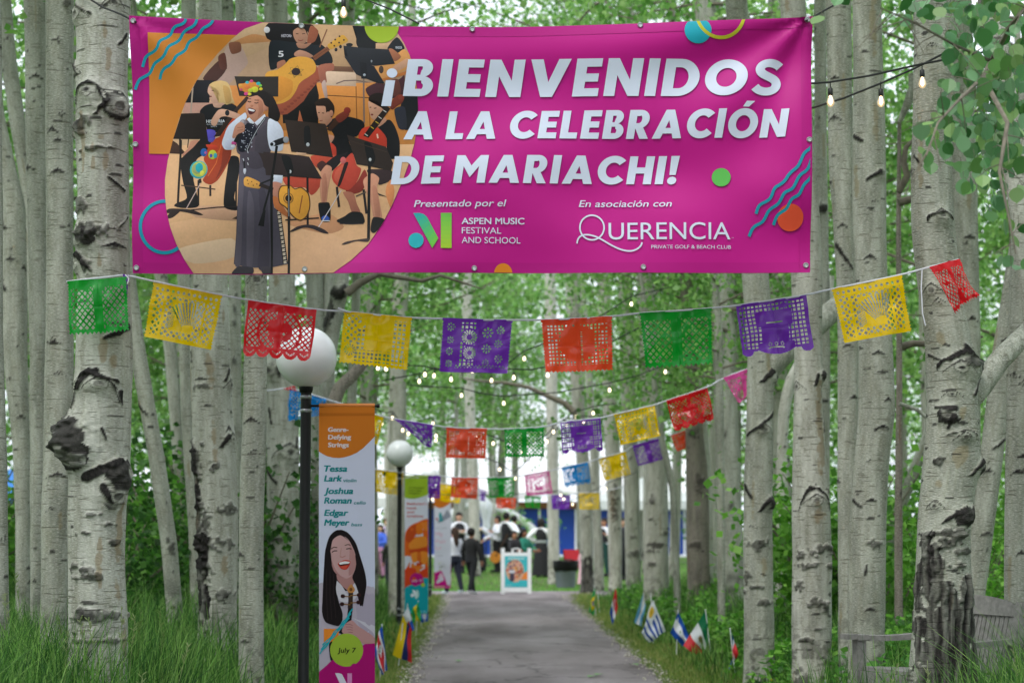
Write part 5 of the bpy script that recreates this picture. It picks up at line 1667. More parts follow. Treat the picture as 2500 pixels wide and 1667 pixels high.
    for (x, y) in ((710, 318), (755, 280), (805, 240), (745, 352), (800, 315), (855, 283)): E(x, y, 11, 11, '#3A2620', 10)
    E(765, 398, 18, 22, '#22242C', 12); E(817, 362, 16, 22, '#22242C', 12); E(920, 340, 40, 22, '#1C1C24', 14)
    St([(575, 370), (660, 160)], 14, '#8A5A44')
    Pl([(560, 590), (730, 560), (740, 640), (650, 660), (660, 780), (590, 790)], '#A66250', 1); Pl([(600, 800), (645, 760), (672, 965), (640, 960)], '#C2A39C', 1)
    Pl([(540, 800), (570, 930), (560, 1250), (150, 1250), (145, 1150), (200, 1145), (280, 1090), (390, 1000), (460, 890)], '#120F11'); Pl([(345, 1100), (385, 1240), (320, 1240)], '#BA6645')
    # top right players
    Pl([(960, 90), (1240, 90), (1225, 380), (1060, 400), (1000, 330), (1000, 200)], '#15171D', 1)
    Pl([(1225, 320), (1420, 320), (1370, 400), (1225, 390)], '#CBA181')
    Pl([(1360, 380), (1470, 250), (1560, 380), (1480, 480), (1420, 440)], '#171A22', 1); s.text('MENDOZA', 1455, 1530, 388, 30, '#B9BCC9', 0.01)
    Pl([(1210, 610), (1320, 540), (1480, 440), (1560, 395), (1660, 500), (1640, 600), (1480, 680), (1300, 755)], '#DA985A', 1)
    Pl([(1370, 400), (1420, 390), (1520, 480), (1440, 535)], '#A8684C', 1); Pl([(1520, 540), (1590, 500), (1620, 560), (1500, 640), (1400, 640), (1440, 590)], '#CF9B80', 1)
    E(1290, 632, 28, 46, '#4B3A34', 18); Pl([(1300, 740), (1600, 640), (1600, 680), (1310, 765)], '#C2733A')
    Pl([(850, 350), (1060, 375), (1375, 395), (1450, 565), (1230, 590), (930, 560), (865, 470), (905, 470)], '#24262E')
    Pl([(860, 478), (1090, 560), (1210, 595), (1335, 800), (1230, 785), (1000, 690)], '#20212A'); E(1178, 535, 10, 16, '#8C8E9A', 10)
    Pl([(1040, 540), (1120, 560), (1130, 740), (1060, 740)], '#17181F'); E(1096, 696, 16, 16, '#9FA6B4', 12)
    Pl([(1100, 790), (1230, 780), (1180, 840), (1120, 830)], '#D2884A')
    St([(1088, 740), (1092, 1250)], 18, '#7E6B66')
    Pl([(1110, 860), (1230, 790), (1340, 800), (1500, 740), (1560, 700), (1540, 940), (1330, 960), (1170, 960)], '#4A2830', 1); Pl([(1360, 780), (1480, 740), (1520, 900), (1420, 930)], '#6A3A34', 1)
    Pl([(1560, 920), (1715, 920), (1712, 1100), (1620, 1300), (1560, 1320), (1470, 1240)], '#15161C', 1); Pl([(1440, 1090), (1560, 1060), (1580, 1300), (1490, 1300)], '#2A2B38', 1)
    # blonde child with cello, left
    use(mA)
    Pl([(720, 1000), (860, 740), (1060, 740), (1000, 1005)], '#201F27'); St([(810, 830), (785, 1120)], 18, '#BFA79A'); Pl([(1290, 690), (1500, 695), (1806, 700), (1806, 940), (1350, 925)], '#2E2725')
    Pl([(890, 1110), (950, 1040), (1040, 1015), (1100, 1060), (1230, 1005), (1330, 1060), (1320, 1180), (1230, 1300), (1090, 1350), (990, 1340), (950, 1230)], '#17171C', 1)
    Pl([(1045, 985), (1160, 985), (1140, 1060), (1060, 1055)], '#CFA08C', 1)
    Pl([(1000, 800), (1090, 760), (1140, 900), (1120, 1000), (1050, 1012), (1005, 960), (1010, 925), (983, 880)], '#DDAB96', 1)
    Pl([(1000, 800), (1050, 760), (1130, 742), (1210, 765), (1255, 850), (1270, 930), (1300, 1020), (1250, 1000), (1210, 1030), (1160, 1005), (1110, 1000), (1120, 900), (1080, 840)], '#DDB67C', 1)
    Pl([(1160, 800), (1230, 830), (1260, 980), (1200, 1010), (1170, 900)], '#C79A5C', 1)
    St([(1030, 860), (1052, 862)], 9, '#5A3A30'); E(1020, 932, 12, 9, '#8A3A3A', 10)
    s.text('HISTORIA', 968, 1185, 1236, 36, '#D9D9E4', 0.015); s.text('MUSICA DE MARIACHI', 972, 1160, 1262, 16, '#BFC0CC'); s.text('2024', 1018, 1092, 1285, 14, '#BFC0CC')
    Pl([(960, 1320), (1070, 1330), (1060, 1450), (1000, 1490)], '#5C50BE', 1)
    Pl([(1250, 1210), (1310, 1180), (1230, 1380), (1150, 1568), (1000, 1568), (1040, 1470), (1120, 1400)], '#C24A28', 1)
    Pl([(1430, 930), (1480, 945), (1330, 1110), (1130, 1390), (1050, 1400), (1240, 1150)], '#35241F')
    Pl([(1030, 1200), (1110, 1090), (1200, 1085), (1360, 1145), (1340, 1200), (1200, 1165), (1130, 1180), (1080, 1270), (1030, 1260)], '#D7A48E', 1); E(1213, 1125, 26, 34, '#20242C', 16)
    Pl([(670, 1122), (920, 1122), (945, 1140), (985, 1425), (575, 1415)], '#2B211F'); St([(655, 1400), (655, 1530)], 22, '#1D1818'); St([(755, 1420), (745, 1520)], 12, '#2A2020')
    Pl([(780, 1460), (870, 1430), (860, 1500), (760, 1560)], '#CF8E78', 1)
    use(mC)
    Pl([(180, 0), (240, 40), (355, 170), (150, 160)], '#4A3128'); Pl([(300, 180), (370, 100), (400, 20), (470, 10), (420, 110), (360, 200)], '#CF8E78', 1)
    Pl([(280, 260), (330, 180), (430, 90), (540, -20), (640, 40), (560, 170), (470, 240), (440, 450), (480, 620), (505, 790), (330, 810), (225, 785), (250, 750), (370, 690), (320, 500)], '#1B1719', 1)
    Pl([(850, 220), (900, 190), (965, 220), (970, 380), (940, 560), (918, 690), (960, 830), (805, 800), (805, 600), (835, 330)], '#161417', 1)
    St([(500, 480), (505, 780)], 22, '#241C1E'); St([(640, 540), (643, 670)], 24, '#2A2022'); St([(940, 500), (938, 800)], 20, '#1E191A'); St([(300, 540), (480, 560), (700, 590)], 14, '#4A342C')
    Pl([(640, 40), (720, -20), (860, -20), (880, 130), (860, 230), (800, 360), (725, 480), (650, 532), (590, 520), (550, 480), (580, 420), (600, 320), (555, 230), (590, 130)], '#B44222', 1)
    Pl([(790, 0), (870, 130), (850, 230), (780, 360), (700, 470), (760, 300)], '#8C3420', 1); St([(760, 60), (700, 280), (610, 430)], 10, '#DA6A34'); St([(735, 130), (690, 200)], 16, '#D4602E')
    E(500, 355, 104, 108, '#37A5B4', 20); E(505, 350, 88, 92, '#B9C44C', 18); E(480, 345, 60, 62, '#9BA46A', 16); E(505, 330, 44, 58, '#22A8B4', 14); E(540, 400, 26, 34, '#D0CE50', 12)
    E(556, 150, 40, 48, '#2562AC', 16); E(575, 155, 14, 16, '#C05AA0', 10); E(658, 178, 50, 54, '#BCC43E', 16); E(690, 190, 22, 30, '#3AA0A8', 12); E(640, 190, 18, 22, '#5A50A8', 10); Pl([(580, 60), (700, 70), (720, 110), (620, 110)], '#D2442C', 1); E(640, 10, 34, 26, '#5A54B8', 12)
    St([(522, 525), (365, 818)], 11, '#C9ABA6'); Pl([(500, 470), (530, 460), (540, 510), (510, 520)], '#1A1618')
    St([(285, 0), (283, 200), (272, 520), (266, 800)], 26, '#241C1C'); Pl([(140, 930), (170, 870), (250, 815), (300, 840), (210, 920)], '#342827', 1); Pl([(120, 850), (170, 815), (280, 815), (440, 830), (560, 885), (500, 890), (300, 850), (160, 870)], '#342827', 1); St([(420, 832), (720, 800), (960, 790)], 14, '#241C1E'); Pl([(890, 930), (960, 890), (960, 935)], '#43302A')
    # boys with cellos, right
    use(mB)
    Pl([(690, 1310), (640, 1280), (720, 1205), (860, 1170), (1060, 1215), (1095, 1290), (1000, 1400), (900, 1410), (960, 1640), (700, 1640), (690, 1450), (745, 1400)], '#15151B', 1)
    Pl([(680, 1380), (745, 1400), (700, 1480), (680, 1440)], '#C98E78', 1)
    Pl([(640, 1190), (700, 1170), (720, 1215), (640, 1290), (590, 1260)], '#B9806A', 1)
    Pl([(545, 1045), (625, 1025), (690, 1100), (700, 1180), (650, 1245), (590, 1255), (560, 1190), (540, 1090)], '#CC937B', 1)
    Pl([(520, 1020), (590, 970), (680, 970), (745, 1050), (748, 1130), (710, 1190), (690, 1110), (655, 1130), (640, 1060), (545, 1055)], '#261812', 1); E(712, 1140, 24, 36, '#C0836C', 14)
    St([(560, 1130), (580, 1132)], 10, '#3A241E'); St([(605, 1135), (630, 1138)], 10, '#3A241E'); St([(575, 1222), (610, 1220)], 8, '#8A4038')
    Pl([(655, 1320), (760, 1190), (850, 1125), (890, 1150), (820, 1230), (700, 1340)], '#43281F'); Pl([(760, 1180), (880, 1110), (920, 1160), (810, 1245)], '#7C3226', 1); E(898, 1108, 40, 38, '#8C2E26', 18)
    Pl([(690, 1470), (760, 1520), (760, 1640), (700, 1640)], '#C8402F', 1)
    Pl([(1240, 1270), (1380, 1205), (1450, 1290), (1500, 1450), (1490, 1640), (1350, 1640), (1350, 1420)], '#121217', 1)
    Pl([(1240, 1240), (1320, 1180), (1350, 1220), (1260, 1290)], '#C08A72', 1)
    Pl([(1145, 1000), (1250, 985), (1310, 1075), (1290, 1150), (1215, 1212), (1170, 1180), (1145, 1080)], '#CE9981', 1); Pl([(1148, 1000), (1150, 950), (1220, 905), (1310, 910), (1360, 1000), (1330, 1090), (1290, 1070), (1260, 1000), (1180, 985)], '#1F1412', 1)
    St([(1155, 1072), (1175, 1068)], 10, '#3A241E'); St([(1205, 1080), (1235, 1076)], 10, '#3A241E'); E(1183, 1152, 16, 11, '#7A302C', 10)
    Pl([(1025, 1385), (1070, 1310), (1150, 1285), (1250, 1300), (1335, 1390), (1352, 1480), (1310, 1568), (1050, 1450)], '#C63B2A', 1); St([(1240, 1370), (1250, 1420)], 18, '#F0C0B0')
    Pl([(1080, 1390), (1200, 1230), (1350, 1045), (1395, 1080), (1250, 1280), (1140, 1415)], '#241816')
    for (x, y) in ((1330, 1110), (1275, 1185), (1240, 1240), (1185, 1300), (1115, 1380)): St([(x - 18, y - 12), (x + 18, y + 12)], 9, '#D8B53A' if y in (1240, 1300) else '#D9D2D2')
    Pl([(1390, 1060), (1430, 965), (1500, 915), (1555, 945), (1530, 1010), (1470, 1050), (1420, 1090)], '#7A3326', 1); E(1520, 950, 34, 34, '#8E3C2E', 16)
    use(mD)
    Pl([(470, 200), (600, 180), (770, 195), (700, 330), (560, 340), (500, 290)], '#C94F3B', 1)
    Pl([(170, 440), (590, 450), (545, 590), (470, 645), (400, 560), (250, 560), (170, 520)], '#C44C3C', 1)
    Pl([(640, 290), (760, 190), (820, 180), (900, 150), (760, 330), (700, 370)], '#201B20', 1)
    Pl([(540, 300), (600, 250), (660, 300), (590, 380)], '#4A2A2A', 1)
    Pl([(585, 380), (650, 300), (712, 330), (700, 430), (672, 560), (645, 735), (590, 740), (572, 560), (585, 450)], '#CD8F77', 1); Pl([(600, 440), (640, 400), (660, 560), (630, 720), (600, 720)], '#B97A66', 1)
    Pl([(553, 740), (620, 728), (685, 740), (690, 935), (595, 945), (565, 870)], '#17171D', 1); Pl([(590, 900), (640, 872), (682, 910), (665, 932), (600, 930)], '#3556B0', 1); St([(590, 938), (685, 938)], 9, '#D9D6DC')
    Pl([(1000, 500), (1090, 350), (1130, 460), (1060, 600), (950, 632), (870, 590)], '#93362E', 1)
    Pl([(800, 300), (870, 230), (950, 160), (1000, 300), (1052, 340), (1030, 430), (990, 510), (900, 590), (800, 560), (730, 490), (712, 420), (740, 350)], '#C9483A', 1); Pl([(760, 360), (850, 290), (830, 420), (780, 500), (740, 450)], '#D4604C', 2)
    Pl([(862, 275), (905, 270), (880, 350), (815, 525), (778, 540), (820, 400)], '#2A1A1A', 1); E(845, 245, 34, 40, '#D46A6A', 12)
    Pl([(840, 610), (960, 620), (1000, 740), (1045, 855), (950, 855), (900, 720)], '#A96A58', 1)
    Pl([(1130, 350), (1400, 360), (1410, 470), (1260, 530), (1240, 440), (1150, 410)], '#38282C', 1)
    Pl([(1085, 460), (1180, 395), (1262, 450), (1240, 560), (1272, 750), (1295, 910), (1200, 915), (1165, 750), (1085, 540)], '#D19279', 1); Pl([(1180, 560), (1230, 560), (1270, 800), (1270, 900), (1220, 900)], '#B87B66', 1)
    Pl([(768, 930), (850, 890), (940, 835), (1060, 850), (1092, 960), (980, 982), (850, 978), (780, 955)], '#17171B', 1); Pl([(1160, 1050), (1190, 905), (1300, 915), (1330, 960), (1210, 1085)], '#1C181A', 1); St([(800, 972), (1080, 975)], 10, '#2F2C30')
    St([(770, 550), (793, 780)], 28, '#2A2226'); St([(1080, 580), (1113, 860)], 28, '#2A2226'); St([(990, 660), (1110, 610)], 16, '#5A4A46'); Pl([(1240, 620), (1360, 670), (1260, 650)], '#3A2C2C')
    St([(820, 590), (555, 1010)], 9, '#D6CBD2')
    Pl([(1350, 540), (1400, 470), (1440, 600), (1400, 800), (1340, 640)], '#D98A5A', 1)
    Pl([(890, -46), (1340, 90), (1425, 280), (1400, 370), (1180, 320), (1000, 290), (930, 80)], '#362A27'); Pl([(1090, 40), (1170, 60), (1220, 220), (1180, 300), (1130, 260)], '#17171B', 1); E(1157, 237, 16, 20, '#C9CCD4', 14)
    St([(920, 20), (1350, 150)], 6, '#4A3A34')
    St([(1150, 260), (1142, 700), (1138, 1160)], 34, '#19171A'); Pl([(825, 1220), (880, 1185), (1060, 1155), (1150, 1150), (1130, 1190), (1000, 1180), (880, 1215)], '#3A2C2C', 1)
    St([(430, 440), (428, 990)], 26, '#241C1E'); Pl([(215, 1070), (300, 1010), (400, 985), (500, 990), (620, 1040), (672, 1088), (600, 1080), (480, 1030), (380, 1020), (260, 1065)], '#30252A', 1); St([(170, 935), (560, 905)], 16, '#1D191C')
    use(mB)
    Pl([(170, 1208), (640, 1258), (655, 1285), (728, 1640), (245, 1575)], '#342825'); Pl([(395, 1300), (460, 1290), (470, 1500), (400, 1490)], '#1B1A1E', 1); E(437, 1492, 20, 22, '#B9BCC4', 14)
    # the singer
    use(mZ)
    Pl([(690, 830), (865, 830), (885, 1000), (890, 1150), (930, 1180), (970, 1480), (860, 1502), (740, 1500), (650, 1480), (668, 1300), (680, 1100), (685, 950)], '#4A4452')
    Pl([(692, 850), (716, 980), (705, 1200), (690, 1478), (655, 1478), (672, 1300), (684, 1080)], '#5E5664', 1); Pl([(800, 1000), (850, 1100), (860, 1490), (790, 1495), (810, 1250)], '#3E3846', 1); Pl([(740, 1060), (775, 1150), (760, 1480), (725, 1480)], '#57505E', 1)
    Pl([(905, 1165), (928, 1160), (968, 1470), (940, 1478)], '#1C171C')
    for k in range(13):
        y = 1178 + k * 24; x = 917 + (y - 1178) * 0.125
        St([(x - 9, y), (x + 9, y - 4)], 6, '#C9B8A8'); St([(x - 8, y + 9), (x + 9, y + 6)], 6, '#C9B8A8'); St([(x - 1, y), (x + 1, y + 9)], 5, '#C9B8A8')
    Pl([(640, 1540), (660, 1505), (690, 1492), (762, 1500), (756, 1540)], '#353038', 1); Pl([(808, 1498), (872, 1498), (878, 1540), (825, 1540)], '#3A343C', 1)
    Pl([(700, 640), (745, 640), (830, 615), (880, 640), (872, 730), (862, 840), (690, 840), (668, 790), (690, 720)], '#5C505E', 1); Pl([(790, 720), (860, 660), (866, 835), (780, 835)], '#4E4652', 1)
    use(mA)
    Pl([(1385, 1145), (1425, 1125), (1440, 1180), (1380, 1260), (1320, 1350), (1300, 1420), (1312, 1500), (1275, 1545), (1185, 1545), (1148, 1480), (1170, 1400), (1230, 1270)], '#DADDF2', 1); Pl([(1180, 1480), (1230, 1430), (1290, 1440), (1290, 1530), (1200, 1540)], '#C2C4DE', 1)
    Pl([(1690, 1210), (1760, 1200), (1830, 1270), (1865, 1350), (1865, 1440), (1850, 1560), (1720, 1560), (1680, 1400)], '#D8DBF0', 1)
    Pl([(1500, 1180), (1630, 1130), (1640, 1200), (1560, 1240), (1510, 1230)], '#B87E68', 1)
    Pl([(1440, 1200), (1470, 1180), (1530, 1240), (1500, 1270)], '#E0E2F4'); Pl([(1530, 1240), (1650, 1140), (1665, 1190), (1560, 1275)], '#E0E2F4')
    Pl([(1560, 880), (1650, 870), (1740, 930), (1795, 1040), (1830, 1150), (1800, 1230), (1730, 1200), (1690, 1170), (1690, 1060), (1640, 1030), (1600, 950), (1480, 930), (1500, 895)], '#1C1213', 1)
    Pl([(1470, 935), (1560, 890), (1625, 960), (1660, 1040), (1640, 1110), (1560, 1195), (1490, 1195), (1440, 1140), (1425, 1040), (1445, 980)], '#CB8D74', 1); Pl([(1560, 960), (1620, 1000), (1630, 1110), (1570, 1180), (1580, 1080)], '#B4755E', 1); E(1662, 1068, 26, 38, '#BD7D66', 16)
    Pl([(1466, 940), (1500, 888), (1570, 864), (1665, 880), (1710, 960), (1695, 1060), (1648, 1035), (1622, 975), (1560, 922)], '#150D0E', 1)
    Pl([(1452, 1080), (1480, 1066), (1545, 1095), (1525, 1132), (1480, 1148), (1458, 1120)], '#5A1F26', 1); Pl([(1462, 1078), (1532, 1094), (1520, 1112), (1470, 1100)], '#EFEBF0', 1); St([(1448, 990), (1470, 998), (1490, 996)], 11, '#2A1614'); St([(1528, 1008), (1552, 1014), (1575, 1006)], 11, '#2A1614'); St([(1450, 960), (1490, 962)], 8, '#3A221C'); St([(1530, 976), (1580, 980)], 8, '#3A221C'); E(1498, 1045, 18, 12, '#B7745C', 12)
    Pl([(1338, 785), (1400, 775), (1470, 750), (1560, 775), (1600, 800), (1545, 850), (1480, 880), (1440, 910), (1400, 870), (1355, 850)], '#DB8736', 1)
    for (x, y, r, c) in ((1440, 765, 22, '#49B8C4'), (1490, 750, 22, '#D84C88'), (1570, 780, 26, '#36B0B4'), (1595, 805, 20, '#7CC04A'), (1600, 845, 22, '#E3C632'), (1530, 850, 44, '#CDCB38'), (1480, 860, 30, '#B4C43C'), (1430, 900, 26, '#D23F86'), (1360, 800, 22, '#E8A94C'), (1370, 850, 20, '#C94F6A'), (1470, 905, 22, '#D8C83C'), (1440, 820, 34, '#E07A3C')): E(x, y, r, r * .8, c, 10)
    Pl([(1420, 1260), (1500, 1250), (1545, 1290), (1560, 1380), (1500, 1420), (1460, 1568), (1350, 1568), (1330, 1450)], '#191A2A', 1)
    rr = random.Random(3)
    for k in range(46):
        y = rr.uniform(1275, 1555); x = rr.uniform(1400 - (y - 1300) * 0.16, 1535 - (y - 1300) * 0.16); E(x, y, 5, 5, '#C9CBE0', 6)
    St([(1660, 1180), (1580, 1290), (1500, 1420), (1440, 1568)], 26, '#2A2A34'); St([(1655, 1190), (1575, 1300), (1500, 1430), (1440, 1560)], 7, '#B9B9C4')
    St([(1395, 1270), (1350, 1380), (1285, 1500)], 44, '#1B191C'); Pl([(1270, 1450), (1320, 1470), (1305, 1500), (1255, 1480)], '#C64C92'); E(1280, 1510, 26, 20, '#D5D6E2', 14); E(1400, 1240, 40, 36, '#8A7E88', 18); E(1392, 1232, 20, 18, '#B3A9B2', 12)
    Pl([(1305, 1280), (1370, 1230), (1415, 1270), (1410, 1340), (1340, 1370), (1290, 1420), (1270, 1400)], '#C88A74', 1); St([(1330, 1300), (1400, 1290)], 5, '#9A5E4C'); St([(1330, 1330), (1400, 1320)], 5, '#9A5E4C')
    use(mC)
    Pl([(1180, 160), (1530, 200), (1560, 440), (1340, 430), (1240, 310)], '#35292A')
    Pl([(1000, 160), (1180, 150), (1250, 310), (1160, 350), (1020, 300)], '#4B4350', 1); St([(1028, 250), (1032, 340)], 14, '#121216'); Pl([(1022, 345), (1048, 345), (1050, 380), (1036, 412), (1020, 385)], '#C9C9DA', 1)
    for (x, y) in ((1070, 150), (1075, 230), (1072, 290), (1020, 240)): St([(x - 6, y - 16), (x + 4, y + 14)], 9, '#D2D2E0')
    use(mD)
    Pl([(-80, 150), (200, 175), (450, 205), (600, 460), (200, 430), (-50, 420)], '#34282A'); Pl([(130, 200), (230, 210), (270, 360), (240, 420), (190, 380)], '#17181C', 1); E(230, 378, 16, 20, '#C9CCD4', 14); Pl([(300, 155), (420, 165), (410, 190), (310, 182)], '#E0B092')
    use(mZ)
    Pl([(878, 958), (942, 962), (938, 1008), (880, 1004)], '#D6D9EE'); Pl([(884, 1000), (930, 1008), (936, 1050), (922, 1088), (890, 1092), (878, 1050)], '#C08270', 1)
    Pl([(885, 1085), (915, 1095), (945, 1145), (990, 1215), (935, 1185), (892, 1145)], '#B4673A', 1)
    Pl([(932, 1022), (985, 1018), (1012, 1038), (1050, 1028), (1094, 1066), (1102, 1140), (1082, 1200), (1042, 1226), (1000, 1204), (958, 1152), (920, 1124), (914, 1062)], '#5A3A22', 1)
    Pl([(936, 1028), (985, 1024), (1012, 1044), (1048, 1035), (1088, 1070), (1096, 1140), (1077, 1195), (1042, 1219), (1004, 1198), (962, 1147), (926, 1119), (920, 1066)], '#E29D3C', 1)
    E(974, 1095, 30, 32, '#9A6A34', 24); E(974, 1095, 24, 26, '#E09A3C', 22); E(974, 1095, 19, 20, '#2A1A15', 22); St([(1056, 1078), (1046, 1130), (1036, 1182)], 6, '#8A4A2A')
    Pl([(714, 985), (732, 970), (775, 985), (812, 1008), (806, 1040), (760, 1036), (718, 1024)], '#E0A04A', 1); St([(805, 1016), (885, 1046)], 22, '#2A1E1C')
    for (x, y) in ((735, 992), (760, 1000), (790, 1014), (740, 1014), (770, 1022)): E(x, y, 4, 4, '#6A4420', 8)
    Pl([(900, 790), (916, 790), (898, 900), (884, 990), (880, 1540), (868, 1540), (868, 985), (884, 900)], '#131215'); St([(884, 975), (830, 1170)], 12, '#131215'); Pl([(828, 1165), (842, 1168), (830, 1262), (796, 1256)], '#17161A'); St([(815, 1010), (875, 985)], 10, '#17161A')
    St([(976, 930), (976, 1540)], 14, '#141317'); St([(976, 1040), (976, 1200)], 5, '#8A8A90')
    Pl([(880, 766), (955, 738), (962, 768), (890, 792)], '#1A191D', 1); E(962, 754, 17, 19, '#9A9AA2', 16); E(886, 778, 12, 12, '#C9CCE0', 12); E(878, 780, 10, 11, '#16161A', 12)

banner()

# ropes that hold the banner
rope_m = pmat('black_cord', '#1c1c1e', 0.7, 0.2, 60)
def cord(name, pts, r, m, label, cat, group=None):
    mb = MB().tube(pts, r, 6)
    o = mb.build(name, m, None, True)
    return tag(o, label, cat, group)
cord('rope', [P(332, 55, BY - 0.04), P(296, 36, 11.75), P(250, 18, 11.95), P(222, 0, 12.0), P(160, -40, 12.05)], 0.006, rope_m, 'black cord tying the banner corner to the stout scarred tree', 'rope')
cord('rope', [P(1968, 52, BY - 0.04), P(2010, 28, 11.8), P(2064, -2, 12.4), P(2130, -40, 13.2)], 0.006, rope_m, 'black cord from the banner corner near the yellow ring', 'rope')
cord('rope', [P(880, -5, 12.2), P(950, 22, 12.0), P(1022, 58, 11.75)], 0.005, rope_m, 'thin black cord slanting down to the middle of the banner top', 'rope')
# ------------------------------------------------------------------ cut-paper bunting
PICK = {'yellow': '#F0C300', 'red': '#E0202C', 'orange': '#EA4A28', 'purple': '#7431B2', 'green': '#0E9A2E', 'pink': '#E554A6', 'blue': '#1E86D8', 'crimson': '#D0141E'}
def plastic(name, c):
    return pmat('flag_' + name, lin(c, 1.05), rough=0.2, var=0.08, scale=5, spec=0.55, translucent=0.42)
FM = {k: plastic(k, v) for k, v in PICK.items()}
white_ribbon = pmat('white_ribbon', '#dfe0ea', 0.5, 0.05, 30, translucent=0.2)

def cut_mask(kind, u, v, ny, seed):
    """True where the sheet is solid; u to the right, v downwards, both 0..1"""
    s = np.ones_like(u, bool)
    a = 1.3
    def lattice(n, duty, rot=True, ph=0.0):
        if rot: p, q = (u * a + v) * n + ph, (u * a - v) * n
        else: p, q = u * a * n + ph, v * n
        p, q = np.abs(p - np.round(p)), np.abs(q - np.round(q))
        return np.maximum(p, q) < duty / 2
    nz = 0.5 * vnoise(u * 9, v * 7, seed) + 0.5 * vnoise(u * 23, v * 19, seed + 4)
    if kind == 'harp':
        col = np.abs(u * 13 - np.round(u * 13))
        s &= ~((((u * 13 - np.round(u * 13)) / 13 * a) ** 2 + (v - 0.10) ** 2 < 0.026 ** 2) & (u > 0.05) & (u < 0.95))
        for lo, hi in ((0.06, 0.19), (0.81, 0.94)):
            band = (u > lo) & (u < hi) & (v > 0.17) & (v < 0.93)
            s &= ~(band & lattice(8.5, 0.62) )
        inner = (u > 0.23) & (u < 0.77) & (v > 0.18) & (v < 0.93)
        s &= ~(inner & lattice(9, 0.66) & ~((np.abs(u - 0.5) < 0.17) & (v > 0.24) & (v < 0.80)))
        ang = np.arctan2(v - 0.86, (u - 0.62) * a); rr = np.hypot((u - 0.62) * a, v - 0.86)
        fan = (ang > -2.25) & (ang < -1.2) & (rr > 0.22) & (rr < 0.62)
        s &= ~(fan & (np.abs((ang * 9) - np.round(ang * 9)) < 0.26) & (nz > 0.12))
        comb = (u > 0.27) & (u < 0.42) & (v > 0.34 + (0.42 - u)) & (v < 0.5 + (0.42 - u) * .6 + .2)
        s &= ~(comb & (np.abs(v * 26 + u * 14 - np.round(v * 26 + u * 14)) < 0.22) & (np.abs(u - 0.34) < 0.055))
    elif kind == 'scallop':
        d = np.hypot((u - 0.5) * a, v - 0.5)
        s &= ~((v > 0.13) & (v < 0.80) & (u > 0.04) & (u < 0.96) & lattice(9.5, 0.64) & (np.abs(u - 0.5) > 0.05) & ~((d < 0.24) & (nz > 0.36)) & (np.abs(d - 0.40) > 0.022))
        sc = np.abs(((u * 5) % 1) - 0.5) * 2
        s &= v < 0.87 + 0.12 * np.sqrt(np.clip(1 - sc ** 2, 0, 1))
        sd = np.hypot((((u * 5) % 1) - 0.5) / 5 * a, v - 0.84)
        sa = np.arctan2(v - 0.84, (((u * 5) % 1) - 0.5) / 5 * a)
        s &= ~((sd > 0.055) & (sd < 0.085) & (np.abs(sa * 3.2 - np.round(sa * 3.2)) < 0.25) & (v > 0.86))
    elif kind == 'lattice':
        c = np.abs(u - 0.5) > 0.07
        s &= ~((v > 0.14) & (v < 0.90) & (u > 0.05) & (u < 0.95) & c & lattice(8, 0.66) & (nz > 0.30 - 0.10 * np.abs(u - 0.5)))
        s &= v < 0.975 + 0.02 * np.sin(u * 90)
    elif kind == 'skull':
        side = (np.abs(u - 0.5) > 0.26)
        s &= ~((v > 0.06) & (v < 0.86) & (u > 0.04) & (u < 0.96) & lattice(13, 0.62, False, 0.3) & (side | ((v < 0.2) & (nz > 0.35)) | ((np.abs(v - 0.62) < 0.14) & (np.abs(u - 0.5) > 0.2))))
        for vv in (0.40, 0.86): s &= ~((np.abs(v - vv - 0.35 * (u - 0.5) ** 2) < 0.012) & (np.abs(u - 0.5) < 0.12))
        for cu in (0.41, 0.5, 0.59):
            d = np.hypot((u - cu) * a, v - 0.80); an = np.arctan2(v - 0.80, (u - cu) * a)
            s &= ~((d > 0.012) & (d < 0.036) & (np.abs(an * 8 / 6.283 - np.round(an * 8 / 6.283)) < 0.28))
        q = np.abs(u - 0.5)
        low = np.where(q < 0.27, 0.99 - 0.10 * (q / 0.27) ** 2, np.where(q < 0.34, 0.90, 0.90 + 0.09 * np.sqrt(np.clip(1 - ((q - 0.42) / 0.085) ** 2, 0, 1))))
        s &= v < low
    elif kind == 'rose':
        s &= ~((v > 0.07) & (v < 0.90) & (u > 0.28) & (u < 0.48) & lattice(13, 0.6, False) & (nz > 0.2))
        for cu, cv, r in ((0.40, 0.34, 0.15), (0.42, 0.64, 0.13)):
            d = np.hypot((u - cu) * a, v - cv); an = np.arctan2(v - cv, (u - cu) * a)
            s |= d < r + 0.02
            s &= ~((d > r * 0.35) & (d < r * 0.92) & (np.abs(an * 16 / 6.283 - np.round(an * 16 / 6.283)) < 0.27))
        for cu, cv, r in ((0.13, 0.16, 0.09), (0.13, 0.40, 0.08), (0.13, 0.62, 0.08), (0.13, 0.84, 0.08), (0.66, 0.26, 0.12), (0.84, 0.2, 0.09), (0.82, 0.46, 0.09), (0.66, 0.56, 0.10), (0.84, 0.74, 0.09), (0.66, 0.82, 0.08)):
            d = np.hypot((u - cu) * a, v - cv); an = np.arctan2(v - cv, (u - cu) * a)
            s &= ~((d > r * 0.4) & (d < r * 0.85) & (np.abs(an * 8 / 6.283 - np.round(an * 8 / 6.283)) < 0.22))
            s &= ~(d < r * 0.16)
        s &= ~((v > 0.86) & (v < 0.93) & (u > 0.22) & (u < 0.95) & lattice(16, 0.5))
    elif kind == 'cells':
        edge = (v > 0.08) & (v < 0.86) & (u > 0.05) & (u < 0.95)
        ctr = np.hypot((u - 0.5) * 1.2, v - 0.45) < 0.24 + 0.16 * nz
        s &= ~(edge & lattice(15, 0.52, False, 0.2) & ~ctr & (np.abs(u - 0.52) > 0.03) & (nz > 0.25))
